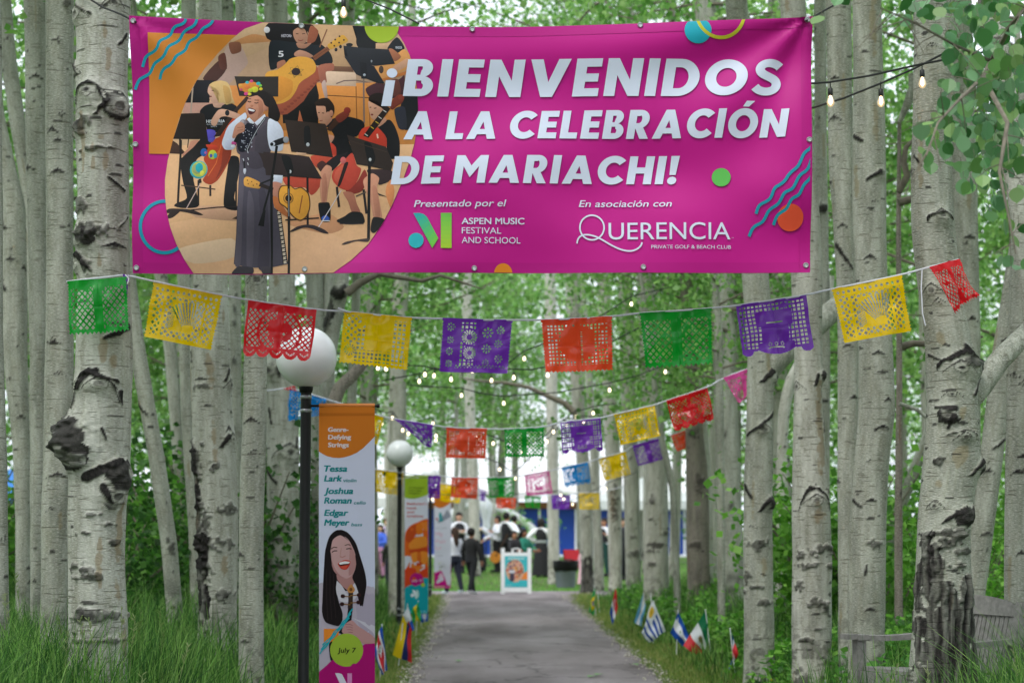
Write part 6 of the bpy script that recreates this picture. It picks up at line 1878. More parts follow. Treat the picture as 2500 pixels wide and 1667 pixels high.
        s &= ~((np.abs(u - 0.56) < 0.012) & (v > 0.25) & (v < 0.8) & (np.abs(v * 24 - np.round(v * 24)) < 0.28))
        s &= v < 0.955 + 0.03 * np.abs(((u * 16) % 1) - 0.5) * 2
    elif kind == 'leaf':
        d = np.hypot((u - 0.14) * a, v - 0.72); an = np.arctan2(v - 0.72, (u - 0.14) * a)
        s &= ~((d > 0.05) & (d < 0.11) & (np.abs(an * 12 / 6.283 - np.round(an * 12 / 6.283)) < 0.24))
        s &= ~((u < 0.24) & (u > 0.05) & (v < 0.6) & (v > 0.06) & lattice(8, 0.5) & (nz > 0.3))
        s &= ~((u > 0.22) & (u < 0.94) & (v > 0.70) & (v < 0.93) & lattice(13, 0.6, False) & (nz > 0.22))
        s &= ~((u > 0.74) & (u < 0.95) & (v > 0.10) & (v < 0.75) & lattice(12, 0.55, False) & (nz > 0.35))
        s &= ~((u > 0.22) & (u < 0.36) & (v > 0.10) & (v < 0.70) & lattice(12, 0.5, False) & (nz > 0.35))
        s &= v < 0.985 + 0.012 * np.sin(u * 100)
    e = 0.012
    if kind not in ('scallop', 'skull'):
        s &= ~((u < 0.010 + 0.006 * np.sin(v * 110)) | (u > 0.990 - 0.006 * np.sin(v * 110)))
    s |= v < 0.05
    return s

def flag_mesh(name, q, Y, kind, seed, res, ripple=0.017, curl=0.0, fold=0.0):
    """q: photo corners TL, TR, BL, BR; a cut sheet with a little ripple"""
    nx, ny = res
    uu, vv = (np.arange(nx) + 0.5) / nx, (np.arange(ny) + 0.5) / ny
    um, vm = np.meshgrid(uu, vv)
    solid = cut_mask(kind, um, vm, ny, seed)
    ug, vg = np.meshgrid(np.linspace(0, 1, nx + 1), np.linspace(0, 1, ny + 1))
    c = [P(x, y, Y) for (x, y) in q]
    c = [np.array(p) for p in c]
    pt = (c[0][None, None] * ((1 - ug) * (1 - vg))[..., None] + c[1][None, None] * (ug * (1 - vg))[..., None] + c[2][None, None] * ((1 - ug) * vg)[..., None] + c[3][None, None] * (ug * vg)[..., None])
    rng = np.random.default_rng(seed)
    a1, a2, a3 = rng.random(3) * 6.28
    w = ripple * (np.sin(ug * 7 + a1 + vg * 1.5) * (0.25 + vg) + 0.6 * np.sin(vg * 8 + a2 + ug * 3) + 0.35 * np.sin(ug * 17 + vg * 9 + a3))
    w += (vnoise(ug * 6, vg * 5, seed) - 0.5) * ripple * 2.0
    w += 0.7 * ripple * np.exp(-np.abs(ug - 0.52) / 0.03) + 0.4 * ripple * np.exp(-np.abs(vg - 0.5) / 0.025) + fold * (0.5 - np.abs(ug - 0.5)) + curl * vg ** 2
    pt[..., 1] += w - 0.01
    idx = np.arange((nx + 1) * (ny + 1)).reshape(ny + 1, nx + 1)
    Q = np.stack([idx[:-1, :-1], idx[1:, :-1], idx[1:, 1:], idx[:-1, 1:]], -1)[solid]
    V = pt.reshape(-1, 3)
    used = np.unique(Q)
    remap = -np.ones(len(V), int); remap[used] = np.arange(len(used))
    org = (c[0] + c[1]) / 2
    m = np_mesh(name, V[used] - org, remap[Q])
    return m, org

KD = 2500 / 2352.0
def flag(q, Y, kind, col, label, group, seed, res=(110, 84), **kw):
    q = [(x * KD, y * KD) for (x, y) in q]
    m, org = flag_mesh('paper_flag', q, Y, kind, seed, res, **kw)
    o = link('paper_flag', m, FM[col])
    o.location = org
    return tag(o, label, 'paper flag', group)

def crumpled(pts_rows, Y, col, label, group, seed, res=(60, 50), kind='lattice', amp=0.03):
    """a flag blown into folds: rows of photo points from the string downwards"""
    rows = [[np.array(P(x * KD, y * KD, Y)) for (x, y) in r] for r in pts_rows]
    nx, ny = res
    um, vm = np.meshgrid((np.arange(nx) + 0.5) / nx, (np.arange(ny) + 0.5) / ny)
    solid = cut_mask(kind, um, vm, ny, seed)
    V = np.zeros((ny + 1, nx + 1, 3))
    for j in range(ny + 1):
        t = j / ny * (len(rows) - 1); k = min(int(t), len(rows) - 2); f = t - k
        for i in range(nx + 1):
            s_ = i / nx * (len(rows[0]) - 1); l = min(int(s_), len(rows[0]) - 2); g = s_ - l
            a = rows[k][l] * (1 - g) + rows[k][l + 1] * g
            b = rows[k + 1][l] * (1 - g) + rows[k + 1][l + 1] * g
            V[j, i] = a * (1 - f) + b * f
    ug, vg = np.meshgrid(np.linspace(0, 1, nx + 1), np.linspace(0, 1, ny + 1))
    V[..., 1] += amp * (np.sin(ug * 13 + vg * 5 + seed) * (0.2 + vg) + (vnoise(ug * 7, vg * 7, seed) - 0.5) * 1.6 * (0.2 + vg)) - 0.05
    V[..., 0] += amp * 0.25 * (vnoise(ug * 6, vg * 8, seed + 3) - 0.5)
    idx = np.arange((nx + 1) * (ny + 1)).reshape(ny + 1, nx + 1)
    Q = np.stack([idx[:-1, :-1], idx[1:, :-1], idx[1:, 1:], idx[:-1, 1:]], -1)[solid]
    Vf = V.reshape(-1, 3); used = np.unique(Q); remap = -np.ones(len(Vf), int); remap[used] = np.arange(len(used))
    org = V[0, nx // 2].copy()
    o = link('paper_flag', np_mesh('paper_flag', Vf[used] - org, remap[Q]), FM[col])
    o.location = org
    return tag(o, label, 'paper flag', group)

def string_line(pts, Y, label, r=0.006, sag=True):
    out = []
    pp = [(x * KD, y * KD) for (x, y) in pts]
    mb = MB().tube([P(x, y, Y(k) if callable(Y) else Y) for k, (x, y) in enumerate(smooth_line(pp, 1))], r, 6, flat=1.0)
    return tag(mb.build('bunting_string', white_ribbon, None, True), label, 'string')

Y1, Y2, Y3, Y4 = 11.95, 21.0, 32.0, 44.0
G1 = 'paper flags on the nearest string'
string_line([(153, 647), (200, 641), (250, 636), (288, 631), (352, 646), (512, 679), (571, 689), (728, 712), (790, 715), (870, 724), (947, 730), (1017, 732), (1100, 735), (1178, 735), (1242, 735), (1330, 732), (1406, 727), (1468, 719), (1550, 714), (1634, 708), (1691, 702), (1770, 690), (1851, 678), (1909, 664), (1990, 648), (2071, 631), (2129, 615), (2165, 606), (2202, 596)], 11.95, 'white ribbon string of the nearest paper flags, tied to two aspens', 0.0058)
flag([(155, 646), (292, 636), (160, 771), (299, 762)], 11.90, 'lattice', 'green', 'green paper flag lying against the stout scarred tree trunk', G1, 1, ripple=0.012)
flag([(352, 648), (512, 680), (330, 773), (487, 804)], Y1, 'harp', 'yellow', 'yellow harp-pattern paper flag between the scarred tree and the scalloped red one', G1, 2, ripple=0.010)
flag([(571, 690), (728, 712), (555, 818), (712, 832)], Y1, 'scallop', 'red', 'red scalloped paper flag hanging in front of the nearest globe lamp', G1, 3)
flag([(790, 715), (947, 730), (777, 833), (936, 851)], Y1, 'leaf', 'yellow', 'yellow leaf-cut paper flag just beside the nearest globe lamp', G1, 4)
flag([(1017, 731), (1178, 735), (1008, 853), (1167, 858)], Y1, 'rose', 'purple', 'purple flower-cut paper flag between yellow leaf-cut and orange ones', G1, 5)
flag([(1242, 735), (1406, 727), (1252, 859), (1408, 853)], Y1, 'cells', 'orange', 'large orange paper flag with square holes on the nearest string', G1, 6)
flag([(1468, 719), (1634, 708), (1481, 847), (1637, 838)], Y1, 'lattice', 'green', 'green paper flag hanging free between the orange and purple skull ones', G1, 7)
flag([(1691, 702), (1851, 678), (1706, 822), (1868, 806)], Y1, 'skull', 'purple', 'purple skull-and-hat paper flag in front of an aspen trunk', G1, 8)
flag([(1909, 664), (2071, 632), (1938, 788), (2094, 760)], Y1, 'harp', 'yellow', 'yellow harp-pattern paper flag near the big furrow-footed tree', G1, 9, ripple=0.010)
crumpled([[(2129, 616), (2153, 609), (2177, 602), (2201, 597)], [(2152, 650), (2172, 640), (2192, 632), (2210, 630)], [(2176, 690), (2192, 672), (2206, 660), (2226, 652)], [(2194, 722), (2205, 704), (2222, 694), (2249, 682)]], 11.88, 'red', 'crumpled red paper flag blown against the big furrow-footed tree', G1, 10)
crumpled([[(286, 632), (289, 632), (293, 633), (297, 634)], [(288, 650), (291, 650), (294, 651), (297, 652)], [(289, 672), (291, 672), (294, 672), (296, 672)], [(291, 694), (292, 694), (294, 694), (295, 693)]], 11.98, 'purple', 'purple paper flag folded edge-on behind the green one', G1, 11, (10, 20), amp=0.01)
# loose ribbon ends
cord('ribbon', [P(288 * KD, 631 * KD, 11.9), P(296 * KD, 640 * KD, 11.88), P(293 * KD, 652 * KD, 11.87)], 0.004, white_ribbon, 'short white ribbon tail at the knot on the stout scarred tree', 'ribbon')
cord('ribbon', [P(2118 * KD, 618 * KD, 11.95), P(2116 * KD, 660 * KD, 11.93), P(2119 * KD, 720 * KD, 11.92), P(2126 * KD, 748 * KD, 11.92)], 0.004, white_ribbon, 'long white ribbon tail hanging beside the crumpled red flag', 'ribbon')
cord('ribbon', [P(776 * KD, 708 * KD, 11.93), P(786 * KD, 712 * KD, 11.93), P(797 * KD, 716 * KD, 11.93)], 0.007, white_ribbon, 'white knot where the leaf-cut yellow flag begins', 'ribbon')

G2 = 'paper flags on the second string'
string_line([(596, 896), (620, 897), (660, 890), (690, 897), (745, 915), (820, 938), (862, 952), (905, 962), (995, 976), (1025, 981), (1119, 985), (1158, 985), (1250, 981), (1287, 969), (1379, 960), (1409, 952), (1504, 930), (1530, 920), (1625, 890), (1660, 868), (1742, 838), (1768, 830)], Y2, 'white string of the second row of paper flags, passing behind the lamp', 0.008)
crumpled([[(652, 893), (662, 890), (670, 888), (678, 886)], [(656, 895), (664, 893), (672, 892), (680, 894)], [(660, 897), (666, 896), (674, 897), (684, 900)]], Y2, 'red', 'sliver of red paper flag tucked behind the nearest lamp post top', G2, 21, (14, 10), amp=0.02)
flag([(664, 894), (752, 917), (660, 968), (740, 952)], Y2, 'leaf', 'blue', 'blue paper flag caught behind the nearest lamp post', G2, 22, (40, 32), curl=0.06, ripple=0.03)
flag([(832, 946), (882, 958), (822, 1010), (866, 1022)], Y2, 'leaf', 'yellow', 'yellow paper flag mostly hidden behind the nearest hanging banner', G2, 23, (30, 26))
crumpled([[(905, 962), (930, 966), (960, 970), (995, 976)], [(928, 980), (945, 982), (965, 982), (995, 990)], [(950, 1000), (962, 1000), (975, 1000), (994, 1006)], [(978, 1024), (982, 1026), (986, 1027), (991, 1028)]], Y2, 'purple', 'purple paper flag folded into a triangle near the second lamp', G2, 24, (40, 30), 'rose', 0.02)
flag([(1025, 981), (1119, 984), (1023, 1053), (1116, 1055)], Y2, 'cells', 'orange', 'orange paper flag on the second string, straight above the crowd', G2, 25, (60, 46), ripple=0.012)
flag([(1158, 985), (1250, 981), (1160, 1051), (1250, 1050)], Y2, 'lattice', 'green', 'green paper flag on the second string beside the orange one', G2, 26, (60, 46))
flag([(1287, 969), (1379, 960), (1292, 1043), (1385, 1036)], Y2, 'skull', 'purple', 'purple skull-cut paper flag on the second string', G2, 27, (60, 46))
flag([(1409, 952), (1504, 930), (1425, 1022), (1517, 1001)], Y2, 'harp', 'yellow', 'yellow harp-cut paper flag on the second string', G2, 28, (60, 46))
flag([(1530, 920), (1625, 890), (1550, 992), (1641, 964)], Y2, 'scallop', 'crimson', 'red scalloped paper flag next to the pink one on the second string', G2, 29, (60, 46))
crumpled([[(1660, 868), (1690, 858), (1714, 848), (1742, 838)], [(1672, 888), (1698, 880), (1718, 868), (1742, 860)], [(1684, 908), (1702, 900), (1718, 890), (1743, 884)], [(1698, 929), (1706, 920), (1722, 904), (1743, 903)]], Y2, 'pink', 'pink paper flag folded over at the end of the second string', G2, 30, (40, 30), 'lattice', 0.03)

G3 = 'paper flags on the third string'
string_line([(820, 1068), (863, 1078), (927, 1084), (951, 1090), (1013, 1092), (1037, 1096), (1098, 1097), (1118, 1097), (1183, 1094), (1205, 1091), (1262, 1081), (1290, 1074), (1350, 1061), (1375, 1053), (1437, 1037), (1452, 1023), (1515, 1004), (1540, 1000), (1610, 975), (1700, 940)], Y3, 'white string of the third row of paper flags above the lawn', 0.009)
for k, (q, kind, col, lab) in enumerate((
        ([(863, 1079), (927, 1084), (863, 1130), (922, 1138)], 'leaf', 'yellow', 'yellow paper flag on the third string, beside the second lamp post'),
        ([(951, 1090), (1013, 1092), (950, 1139), (1010, 1144)], 'rose', 'purple', 'purple paper flag hiding the top of the second hanging banner'),
        ([(1037, 1096), (1098, 1097), (1035, 1143), (1096, 1147)], 'cells', 'orange', 'orange paper flag on the third string above the third hanging banner'),
        ([(1118, 1097), (1183, 1094), (1125, 1144), (1180, 1143)], 'lattice', 'green', 'green paper flag on the third string before the white roof'),
        ([(1205, 1091), (1262, 1081), (1209, 1138), (1270, 1133)], 'harp', 'pink', 'pink paper flag on the third string beside the straight aspen'),
        ([(1290, 1074), (1350, 1061), (1298, 1119), (1357, 1109)], 'scallop', 'blue', 'blue paper flag on the third string under the purple skull-cut one'),
        ([(1375, 1053), (1437, 1037), (1389, 1104), (1449, 1089)], 'leaf', 'yellow', 'yellow paper flag on the third string between blue and purple'),
        ([(1452, 1023), (1515, 1004), (1466, 1071), (1528, 1054)], 'lattice', 'purple', 'purple paper flag on the third string below the yellow harp-cut one'),
        ([(1540, 1000), (1610, 975), (1555, 1038), (1600, 1022)], 'cells', 'orange', 'orange paper flag peeping out below the second string red one'))):
    flag(q, Y3, kind, col, lab, G3, 40 + k, (36, 28), ripple=0.014)
G4 = 'paper flags on the farthest string'
string_line([(940, 1095), (1011, 1108), (1080, 1122), (1141, 1142), (1184, 1142), (1204, 1136), (1242, 1140), (1265, 1136), (1310, 1136), (1330, 1131), (1376, 1131), (1460, 1110)], Y4, 'white string of the farthest paper flags in front of the blue wall', 0.010)
for k, (q, kind, col, lab) in enumerate((
        ([(1011, 1109), (1060, 1117), (1012, 1150), (1056, 1156)], 'leaf', 'yellow', 'yellow paper flag on the farthest string behind the orange one'),
        ([(1140, 1142), (1185, 1142), (1141, 1167), (1184, 1168)], 'cells', 'orange', 'salmon paper flag against the white arch'),
        ([(1205, 1137), (1242, 1141), (1207, 1165), (1240, 1168)], 'lattice', 'green', 'green paper flag against the brown fascia of the blue building'),
        ([(1266, 1136), (1310, 1137), (1268, 1169), (1308, 1169)], 'rose', 'purple', 'purple paper flag on the farthest string beside the straight aspen'),
        ([(1330, 1132), (1376, 1132), (1331, 1169), (1376, 1169)], 'harp', 'yellow', 'yellow paper flag on the farthest string beside the dark-based aspen'),
        ([(1100, 1122), (1118, 1128), (1102, 1150), (1114, 1152)], 'skull', 'purple', 'small purple paper flag folded narrow on the farthest string'))):
    flag(q, Y4, kind, col, lab, G4, 60 + k, (30, 22), ripple=0.014)

# ------------------------------------------------------------------ strings of light bulbs
bulb_glass = emit_mat('warm_bulb_glass', (1.0, 0.82, 0.56, 1), 2.4)
fil_m = emit_mat('glowing_filament', (1.0, 0.72, 0.36, 1), 40)
sock_m = pmat('black_socket', '#151516', 0.45, 0.1, 30)
def clear_glass():
    m, nt, b = new_mat('bulb_clear_glass')
    em = node(nt, 'ShaderNodeEmission'); em.inputs['Color'].default_value = (1.0, 0.70, 0.38, 1); em.inputs['Strength'].default_value = 0.9
    ad = node(nt, 'ShaderNodeMixShader'); ad.inputs['Fac'].default_value = 0.45
    tr = node(nt, 'ShaderNodeBsdfTransparent'); tr.inputs['Color'].default_value = (1.0, 0.95, 0.88, 1)
    gl = node(nt, 'ShaderNodeBsdfGlossy'); gl.inputs['Roughness'].default_value = 0.05
    fr = node(nt, 'ShaderNodeFresnel'); fr.inputs['IOR'].default_value = 1.6
    ms = node(nt, 'ShaderNodeMixShader')
    nt.links.new(fr.outputs['Fac'], ms.inputs['Fac']); nt.links.new(tr.outputs['BSDF'], ms.inputs[1]); nt.links.new(gl.outputs['BSDF'], ms.inputs[2])
    nt.links.new(ms.outputs['Shader'], ad.inputs[1]); nt.links.new(em.outputs['Emission'], ad.inputs[2])
    nt.links.new(ad.outputs['Shader'], nt.nodes['Material Output'].inputs['Surface'])
    return m
clear_m = clear_glass()
BULB_PROF = [(0.0105, 0.0), (0.0125, -0.010), (0.018, -0.022), (0.0225, -0.036), (0.023, -0.046), (0.019, -0.058), (0.011, -0.067), (0.002, -0.070)]
_bm = {}
def bulb_meshes(n):
    if n not in _bm:
        s = MB(); s.tube([(0, 0, 0.012), (0, 0, -0.034)], 0.0035, 6); s.lathe([(0.008, -0.030), (0.0145, -0.036), (0.0155, -0.072), (0.0125, -0.078)], n)
        g = MB(); g.lathe([(r, z - 0.076) for r, z in BULB_PROF], n)
        f = MB(); f.tube([(-0.005, 0, -0.082), (-0.006, 0, -0.125)], 0.0022, 5); f.tube([(0.005, 0, -0.082), (0.006, 0, -0.125)], 0.0022, 5); f.tube([(0, 0, -0.08), (0, 0, -0.130)], 0.0026, 5)
        _bm[n] = (s.mesh('bulb_socket', True), g.mesh('glass_bulb', True), f.mesh('filament', True))
    return _bm[n]
def light_string(cable, bulbs, label, r=0.006, near=False, size=1.0, group=None):
    """cable: world points; bulbs: world points where the sockets hang from"""
    root = empty('light_string', cable[len(cable) // 2])
    tag(root, label, 'string lights', group)
    o0 = root.location
    MB().tube([Vector(p) - o0 for p in cable], r, 6).build('cable', sock_m, root, True)
    s, g, f = bulb_meshes(14 if near else 8)
    for b in bulbs:
        so = link('bulb_socket', s, sock_m, root)
        so.location = Vector(b) - o0
        so.scale = (size,) * 3
        go = link('glass_bulb', g, clear_m if near else bulb_glass, so)
        if near: link('filament', f, fil_m, so)
    return root
def far_string(px_bulbs, Y, label, ext=None, scale=1.0):
    pts = sorted(px_bulbs)
    s = F / Y
    hang = [P(x, y - 0.115 * s, Y) for (x, y) in pts]
    cab = []
    for k, h in enumerate(hang):
        if k: 
            m = (hang[k - 1] + h) / 2; cab.append(m - Vector((0, 0, 0.02 * (h - hang[k - 1]).length)))
        cab.append(h + Vector((0, 0, 0.012)))
    if ext:
        cab = [P(*ext[0], Y)] + cab + [P(*ext[1], Y)]
    return light_string(cab, hang, label, 0.008, size=0.8)

YB = 11.75
light_string([P(1820, 202, YB), P(1985, 204, YB), P(2026, 201, YB), P(2120, 186, YB), P(2200, 168, YB), P(2250, 157, YB), P(2400, 128, YB)], [P(2027, 203, YB), P(2251, 158, YB)], 'string of clear bulbs, upper of the two beside the pink banner', 0.0065, True)
light_string([P(1820, 300, YB + .25), P(1986, 263, YB + .25), P(2060, 240, YB + .25), P(2150, 204, YB + .25), P(2232, 168, YB + .25), P(2330, 118, YB + .25)], [P(2150, 205, YB + .25)], 'string of clear bulbs, lower of the two beside the pink banner', 0.0065, True)
light_string([P(600, -60, 12.0), P(839, -14, 12.0), P(1060, -80, 12.0)], [P(839, -12, 12.0)], 'black cable with one glowing bulb hanging over the banner top', 0.0065, True)
D = lambda *p: [(x * KD, y * KD) for (x, y) in p]
far_string(D((868, 850), (887, 852), (976, 865), (1036, 876), (1085, 856), (1180, 872), (1258, 866), (1325, 850)), 24, 'string of glowing bulbs just below the yellow and purple flags', ((840, 875), (1560, 800)))
far_string(D((963, 880), (997, 867), (1129, 878), (1204, 828), (1324, 775), (1450, 703)), 26, 'string of glowing bulbs climbing behind the orange flag', ((930, 930), (1640, 700)))
far_string(D((1060, 912), (1157, 930), (1400, 900), (1528, 858)), 28, 'string of glowing bulbs under the green flag', ((1000, 940), (1700, 860)))
Z6 = lambda *p: [(900 + x / 2.852, 950 + y / 2.852) for (x, y) in p]
far_string(Z6((92, 220), (165, 212), (237, 296), (447, 250), (470, 336), (760, 348), (867, 388), (1070, 453), (1240, 376), (1287, 308), (1445, 205), (1563, 178)), 30, 'string of glowing bulbs weaving between the second row of flags', ((905, 990), (1500, 985)))
far_string(Z6((92, 250), (277, 320), (468, 365), (912, 568), (1020, 630), (1375, 255), (1497, 236), (1600, 240)), 33, 'string of glowing bulbs sagging lowest, over the second lamp', ((915, 1010), (1520, 1010)))
far_string(Z6((445, 772), (1338, 745), (1358, 772), (1420, 808), (1650, 700)), 43, 'farthest string of glowing bulbs in front of the blue building', ((1010, 1190), (1560, 1150)))
# ------------------------------------------------------------------ globe lamps and their hanging banners
black_steel = pmat('black_painted_steel', '#0d0e10', 0.45, 0.15, 20, spec=0.3)
globe_m = pmat('white_acrylic_globe', '#e9eaef', 0.16, 0.02, 6, spec=0.5)
band_m = pmat('band_steel', '#8f9296', 0.35, 0.1, 30, metal=0.9)

def lamp(sx, cy, Y, label, rods):
    c = P(sx, cy, Y)
    root = empty('globe_lamp', (c.x, Y, tz(c.x, Y)))
    tag(root, label, 'street lamp', 'globe lamps along the path')
    h = c.z - root.location.z
    post = MB().lathe([(0.09, 0), (0.09, 0.02), (0.055, 0.05), (0.0385, 0.10), (0.0375, h - 0.36), (0.0375, h - 0.225)], 20).build('post', black_steel, root, True)
    MB().lathe([(0.0385, h - 0.25), (0.044, h - 0.245), (0.05, h - 0.215), (0.05, h - 0.200), (0.04, h - 0.195)], 20).build('fitter', black_steel, root, True)
    MB().ball((0, 0, h), 0.213, 40, 24).build('globe', globe_m, root, True)
    for z in rods:
        for dz in (-0.035, 0.06):
            MB().lathe([(0.039, z - root.location.z + dz - 0.012), (0.0405, z - root.location.z + dz - 0.010), (0.0405, z - root.location.z + dz + 0.010), (0.039, z - root.location.z + dz + 0.012)], 18).build('clamp_band', band_m, root, True)
    return root

def hang(x0, x1, ztop, zbot, Y, px_pole, label, draw, name='pole_banner', pocket='#C8741F', pocket2='#B8047C'):
    """printed strip on a top and a bottom rod that stick out from the lamp post"""
    root = empty(name, ((x0 + x1) / 2, Y, ztop))
    tag(root, label, 'hanging banner', 'banners hung on the lamp posts')
    sh = Sheet(40)
    sh.grad = 0.05
    draw(sh)
    s = F / Y
    def fn(a, b, h):
        p = P(a, b, Y)
        t = (ztop - p.z) / (ztop - zbot)
        u = (p.x - x0) / (x1 - x0)
        return Vector((p.x - root.location.x, -h - 0.012 * math.sin(t * 5.0 + 0.5) - 0.010 * math.sin(u * 3.0 + t * 2), p.z - ztop))
    def nf(a, b):
        p = P(a, b, Y)
        t = (ztop - p.z) / (ztop - zbot); u = (p.x - x0) / (x1 - x0)
        dz = -0.012 * 5.0 * math.cos(t * 5.0 + 0.5) / (zbot - ztop) - 0.02 * math.cos(u * 3 + t * 2) / (zbot - ztop)
        dx = -0.03 * math.cos(u * 3 + t * 2) / (x1 - x0)
        return Vector((dx, -1, dz)).normalized()
    me = sh.mesh('printed_cloth', fn, lift=0.00025, nfn=nf)
    link('printed_cloth', me, cloth_print, root)
    wdt = x1 - x0
    for z, c, zz in ((0.0, pocket, -1), (zbot - ztop, pocket2, 1)):
        MB().tube([(-wdt / 2, 0.004, z), (wdt / 2, 0.004, z)], 0.0165, 14).build('rod_pocket', pmat('pocket_' + c[1:], lin(c, GAIN), 0.55, 0.05, 20), root, True)
        xp = px_pole - root.location.x
        MB().tube([(xp, 0.004, z), (wdt / 2 + 0.018, 0.004, z)], 0.009, 10).tube([(wdt / 2 + 0.012, 0.004, z), (wdt / 2 + 0.034, 0.004, z)], 0.0145, 12).build('rod', black_steel, root, True)
    return root

mV1, mV2, mV3 = frame_map(770, 980, 4.612), frame_map(770, 1280, 4.052), frame_map(970, 1140, 4.126)

def bounds(sh, x0, x1, y0, y1):
    sh.hull = [(x0, y0), (x1, y0), (x1, y1), (x0, y1)]

def draw_violin(sh):
    bounds(sh, 779, 915, 993, 1754)
    sh.map = lambda x, y: (x, y)
    sh.poly([(770, 990), (930, 990), (930, 1760), (770, 1760)], '#CDD3EC')
    sh.map = mV1
    sh.poly([(-20, 20), (720, 20), (720, 330), (670, 392), (600, 465), (540, 525), (470, 575), (400, 607), (330, 628), (270, 636), (200, 632), (130, 614), (80, 588), (42, 562), (-20, 510)], '#D27A24')
    sh.poly([(30, 130), (700, 130), (700, 160), (30, 165)], '#BF6C1C')
    w, tl = '#EADFE2', '#0E8C92'
    for t, x1, b in (('Genre-', 372, 340), ('Defying', 402, 425), ('Strings', 376, 512)):
        sh.text(t, 148, x1, b, 52, w, 0.03, 0.05)
    for t, x1, b in (('Tessa', 358, 787), ('Lark', 300, 897), ('Joshua', 425, 1037), ('Roman', 408, 1145), ('Edgar', 370, 1283), ('Meyer', 382, 1392)):
        sh.text(t, 103, x1, b, 70, tl, 0.028, 0.2)
    for t, x0, x1, b in (('violin', 318, 465, 905), ('cello', 436, 568, 1155), ('bass', 405, 528, 1400)):
        sh.text(t, x0, x1, b, 38, tl, 0.014, 0.2)
    sh.map = mV2
    hair = '#1B1417'
    sh.poly([(20, 640), (90, 590), (200, 550), (390, 560), (500, 615), (590, 650), (590, 1200), (20, 1500)], '#B9B1C2', 1)
    sh.poly([(380, 640), (590, 700), (590, 1100), (430, 1000), (400, 800)], '#AEA6BA', 2); sh.poly([(360, 920), (430, 960), (560, 1060), (590, 1110), (590, 1010), (470, 960)], '#C9C6D4', 1)
    sh.poly([(200, 60), (262, 52), (330, 85), (400, 180), (440, 300), (490, 470), (505, 600), (470, 770), (440, 800), (390, 600), (300, 560), (220, 700), (270, 880), (250, 980), (180, 990), (110, 960), (65, 860), (80, 650), (88, 400), (100, 250), (140, 120)], hair, 1)
    sh.poly([(205, 500), (370, 500), (380, 580), (330, 650), (260, 600)], '#B58584', 1)
    sh.poly([(195, 545), (260, 600), (330, 695), (385, 575), (425, 640), (425, 690), (360, 760), (250, 760), (205, 660)], '#D3D0DC', 1)
    sh.poly([(148, 250), (170, 150), (245, 100), (330, 150), (395, 290), (402, 400), (372, 490), (312, 532), (240, 512), (180, 445), (155, 350)], '#CCA3A4', 1)
    sh.poly([(330, 170), (395, 300), (402, 400), (372, 480), (330, 500), (370, 400), (360, 280)], '#B98A8A', 2); sh.poly([(160, 350), (200, 440), (250, 505), (300, 528), (240, 515), (180, 450)], '#B58585', 1)
    sh.poly([(150, 260), (175, 150), (250, 105), (330, 160), (300, 130), (250, 85), (180, 110), (145, 180)], hair, 1)
    for e in (([(165, 272), (190, 258), (218, 258)], 9, hair), ([(305, 240), (335, 236), (360, 240)], 9, hair), ([(156, 240), (185, 222), (218, 226)], 8, '#3A2626'), ([(292, 205), (320, 196), (350, 202)], 8, '#3A2626'), ([(258, 230), (245, 315), (275, 320)], 6, '#B98885'), ([(245, 316), (270, 322), (300, 308)], 9, '#B37C7A')): sh.stroke(e[0], e[1], e[2])
    sh.poly([(222, 385), (250, 368), (285, 350), (320, 350), (347, 365), (335, 410), (312, 440), (285, 446), (250, 430)], '#C63A2C', 1); sh.poly([(232, 388), (285, 368), (338, 368), (330, 392), (290, 405), (250, 408)], '#451418', 1); sh.poly([(235, 378), (290, 362), (340, 368), (330, 384), (285, 388), (248, 394)], '#F0EEF2', 1); sh.poly([(255, 412), (320, 400), (305, 432), (280, 440)], '#D8523E', 1)
    sh.poly([(98, 300), (150, 260), (170, 430), (215, 520), (205, 640), (240, 830), (270, 930), (230, 1000), (150, 985), (100, 960), (70, 880), (75, 640)], hair, 1); sh.poly([(395, 300), (430, 300), (500, 560), (480, 740), (465, 810), (440, 720), (400, 600), (365, 520), (405, 420)], hair, 1)
    for k in range(7): sh.stroke([(96 + k * 17, 420 + k * 14), (92 + k * 18, 700), (104 + k * 20, 960 - k * 8)], 4, '#33262A' if k % 2 else '#0F0B0E')
    sh.stroke([(350, 650), (346, 830), (330, 960), (250, 1080)], 44, '#111A1F', w1=50); sh.poly([(335, 670), (375, 672), (362, 830), (318, 826)], '#3A2A22')
    sh.poly([(315, 640), (340, 600), (358, 590), (392, 640), (372, 672), (330, 672)], '#C58A4C', 1); sh.ell(352, 640, 16, 18, '#7A4A26', 16)
    for (x, y, d) in ((272, 706, -1), (264, 785, -1), (430, 695, 1), (425, 768, 1)): sh.stroke([(x, y), (345, y + 6)], 10, '#8A6230'); sh.ell(x, y, 22, 20, '#33191A', 16)
    sh.poly([(262, 1055), (285, 990), (360, 945), (420, 1000), (480, 1040), (560, 1095), (590, 1130), (590, 1190), (470, 1178), (400, 1100), (330, 1080), (290, 1085)], '#BE9090', 1)
    for k in range(4): sh.stroke([(290 + k * 12, 985 + k * 26), (345, 985 + k * 26), (368, 1000 + k * 22)], 6, '#9A6A6C')
    sh.poly([(84, 1028), (230, 1030), (232, 1170), (84, 1168)], '#E88A2C')
    for dx in (0, 45, 88): sh.stroke(smooth_line([(370 - dx * .4, 830 + dx), (330 - dx * .4, 880 + dx), (310 - dx * .5, 930 + dx), (270 - dx * .6, 960 + dx), (240 - dx * .6, 1020 + dx), (190 - dx * .5, 1050 + dx), (160 - dx * .5, 1110 + dx), (110 - dx * .5, 1150 + dx), (70 - dx * .3, 1190 + dx)]), 13, '#20A6B6')
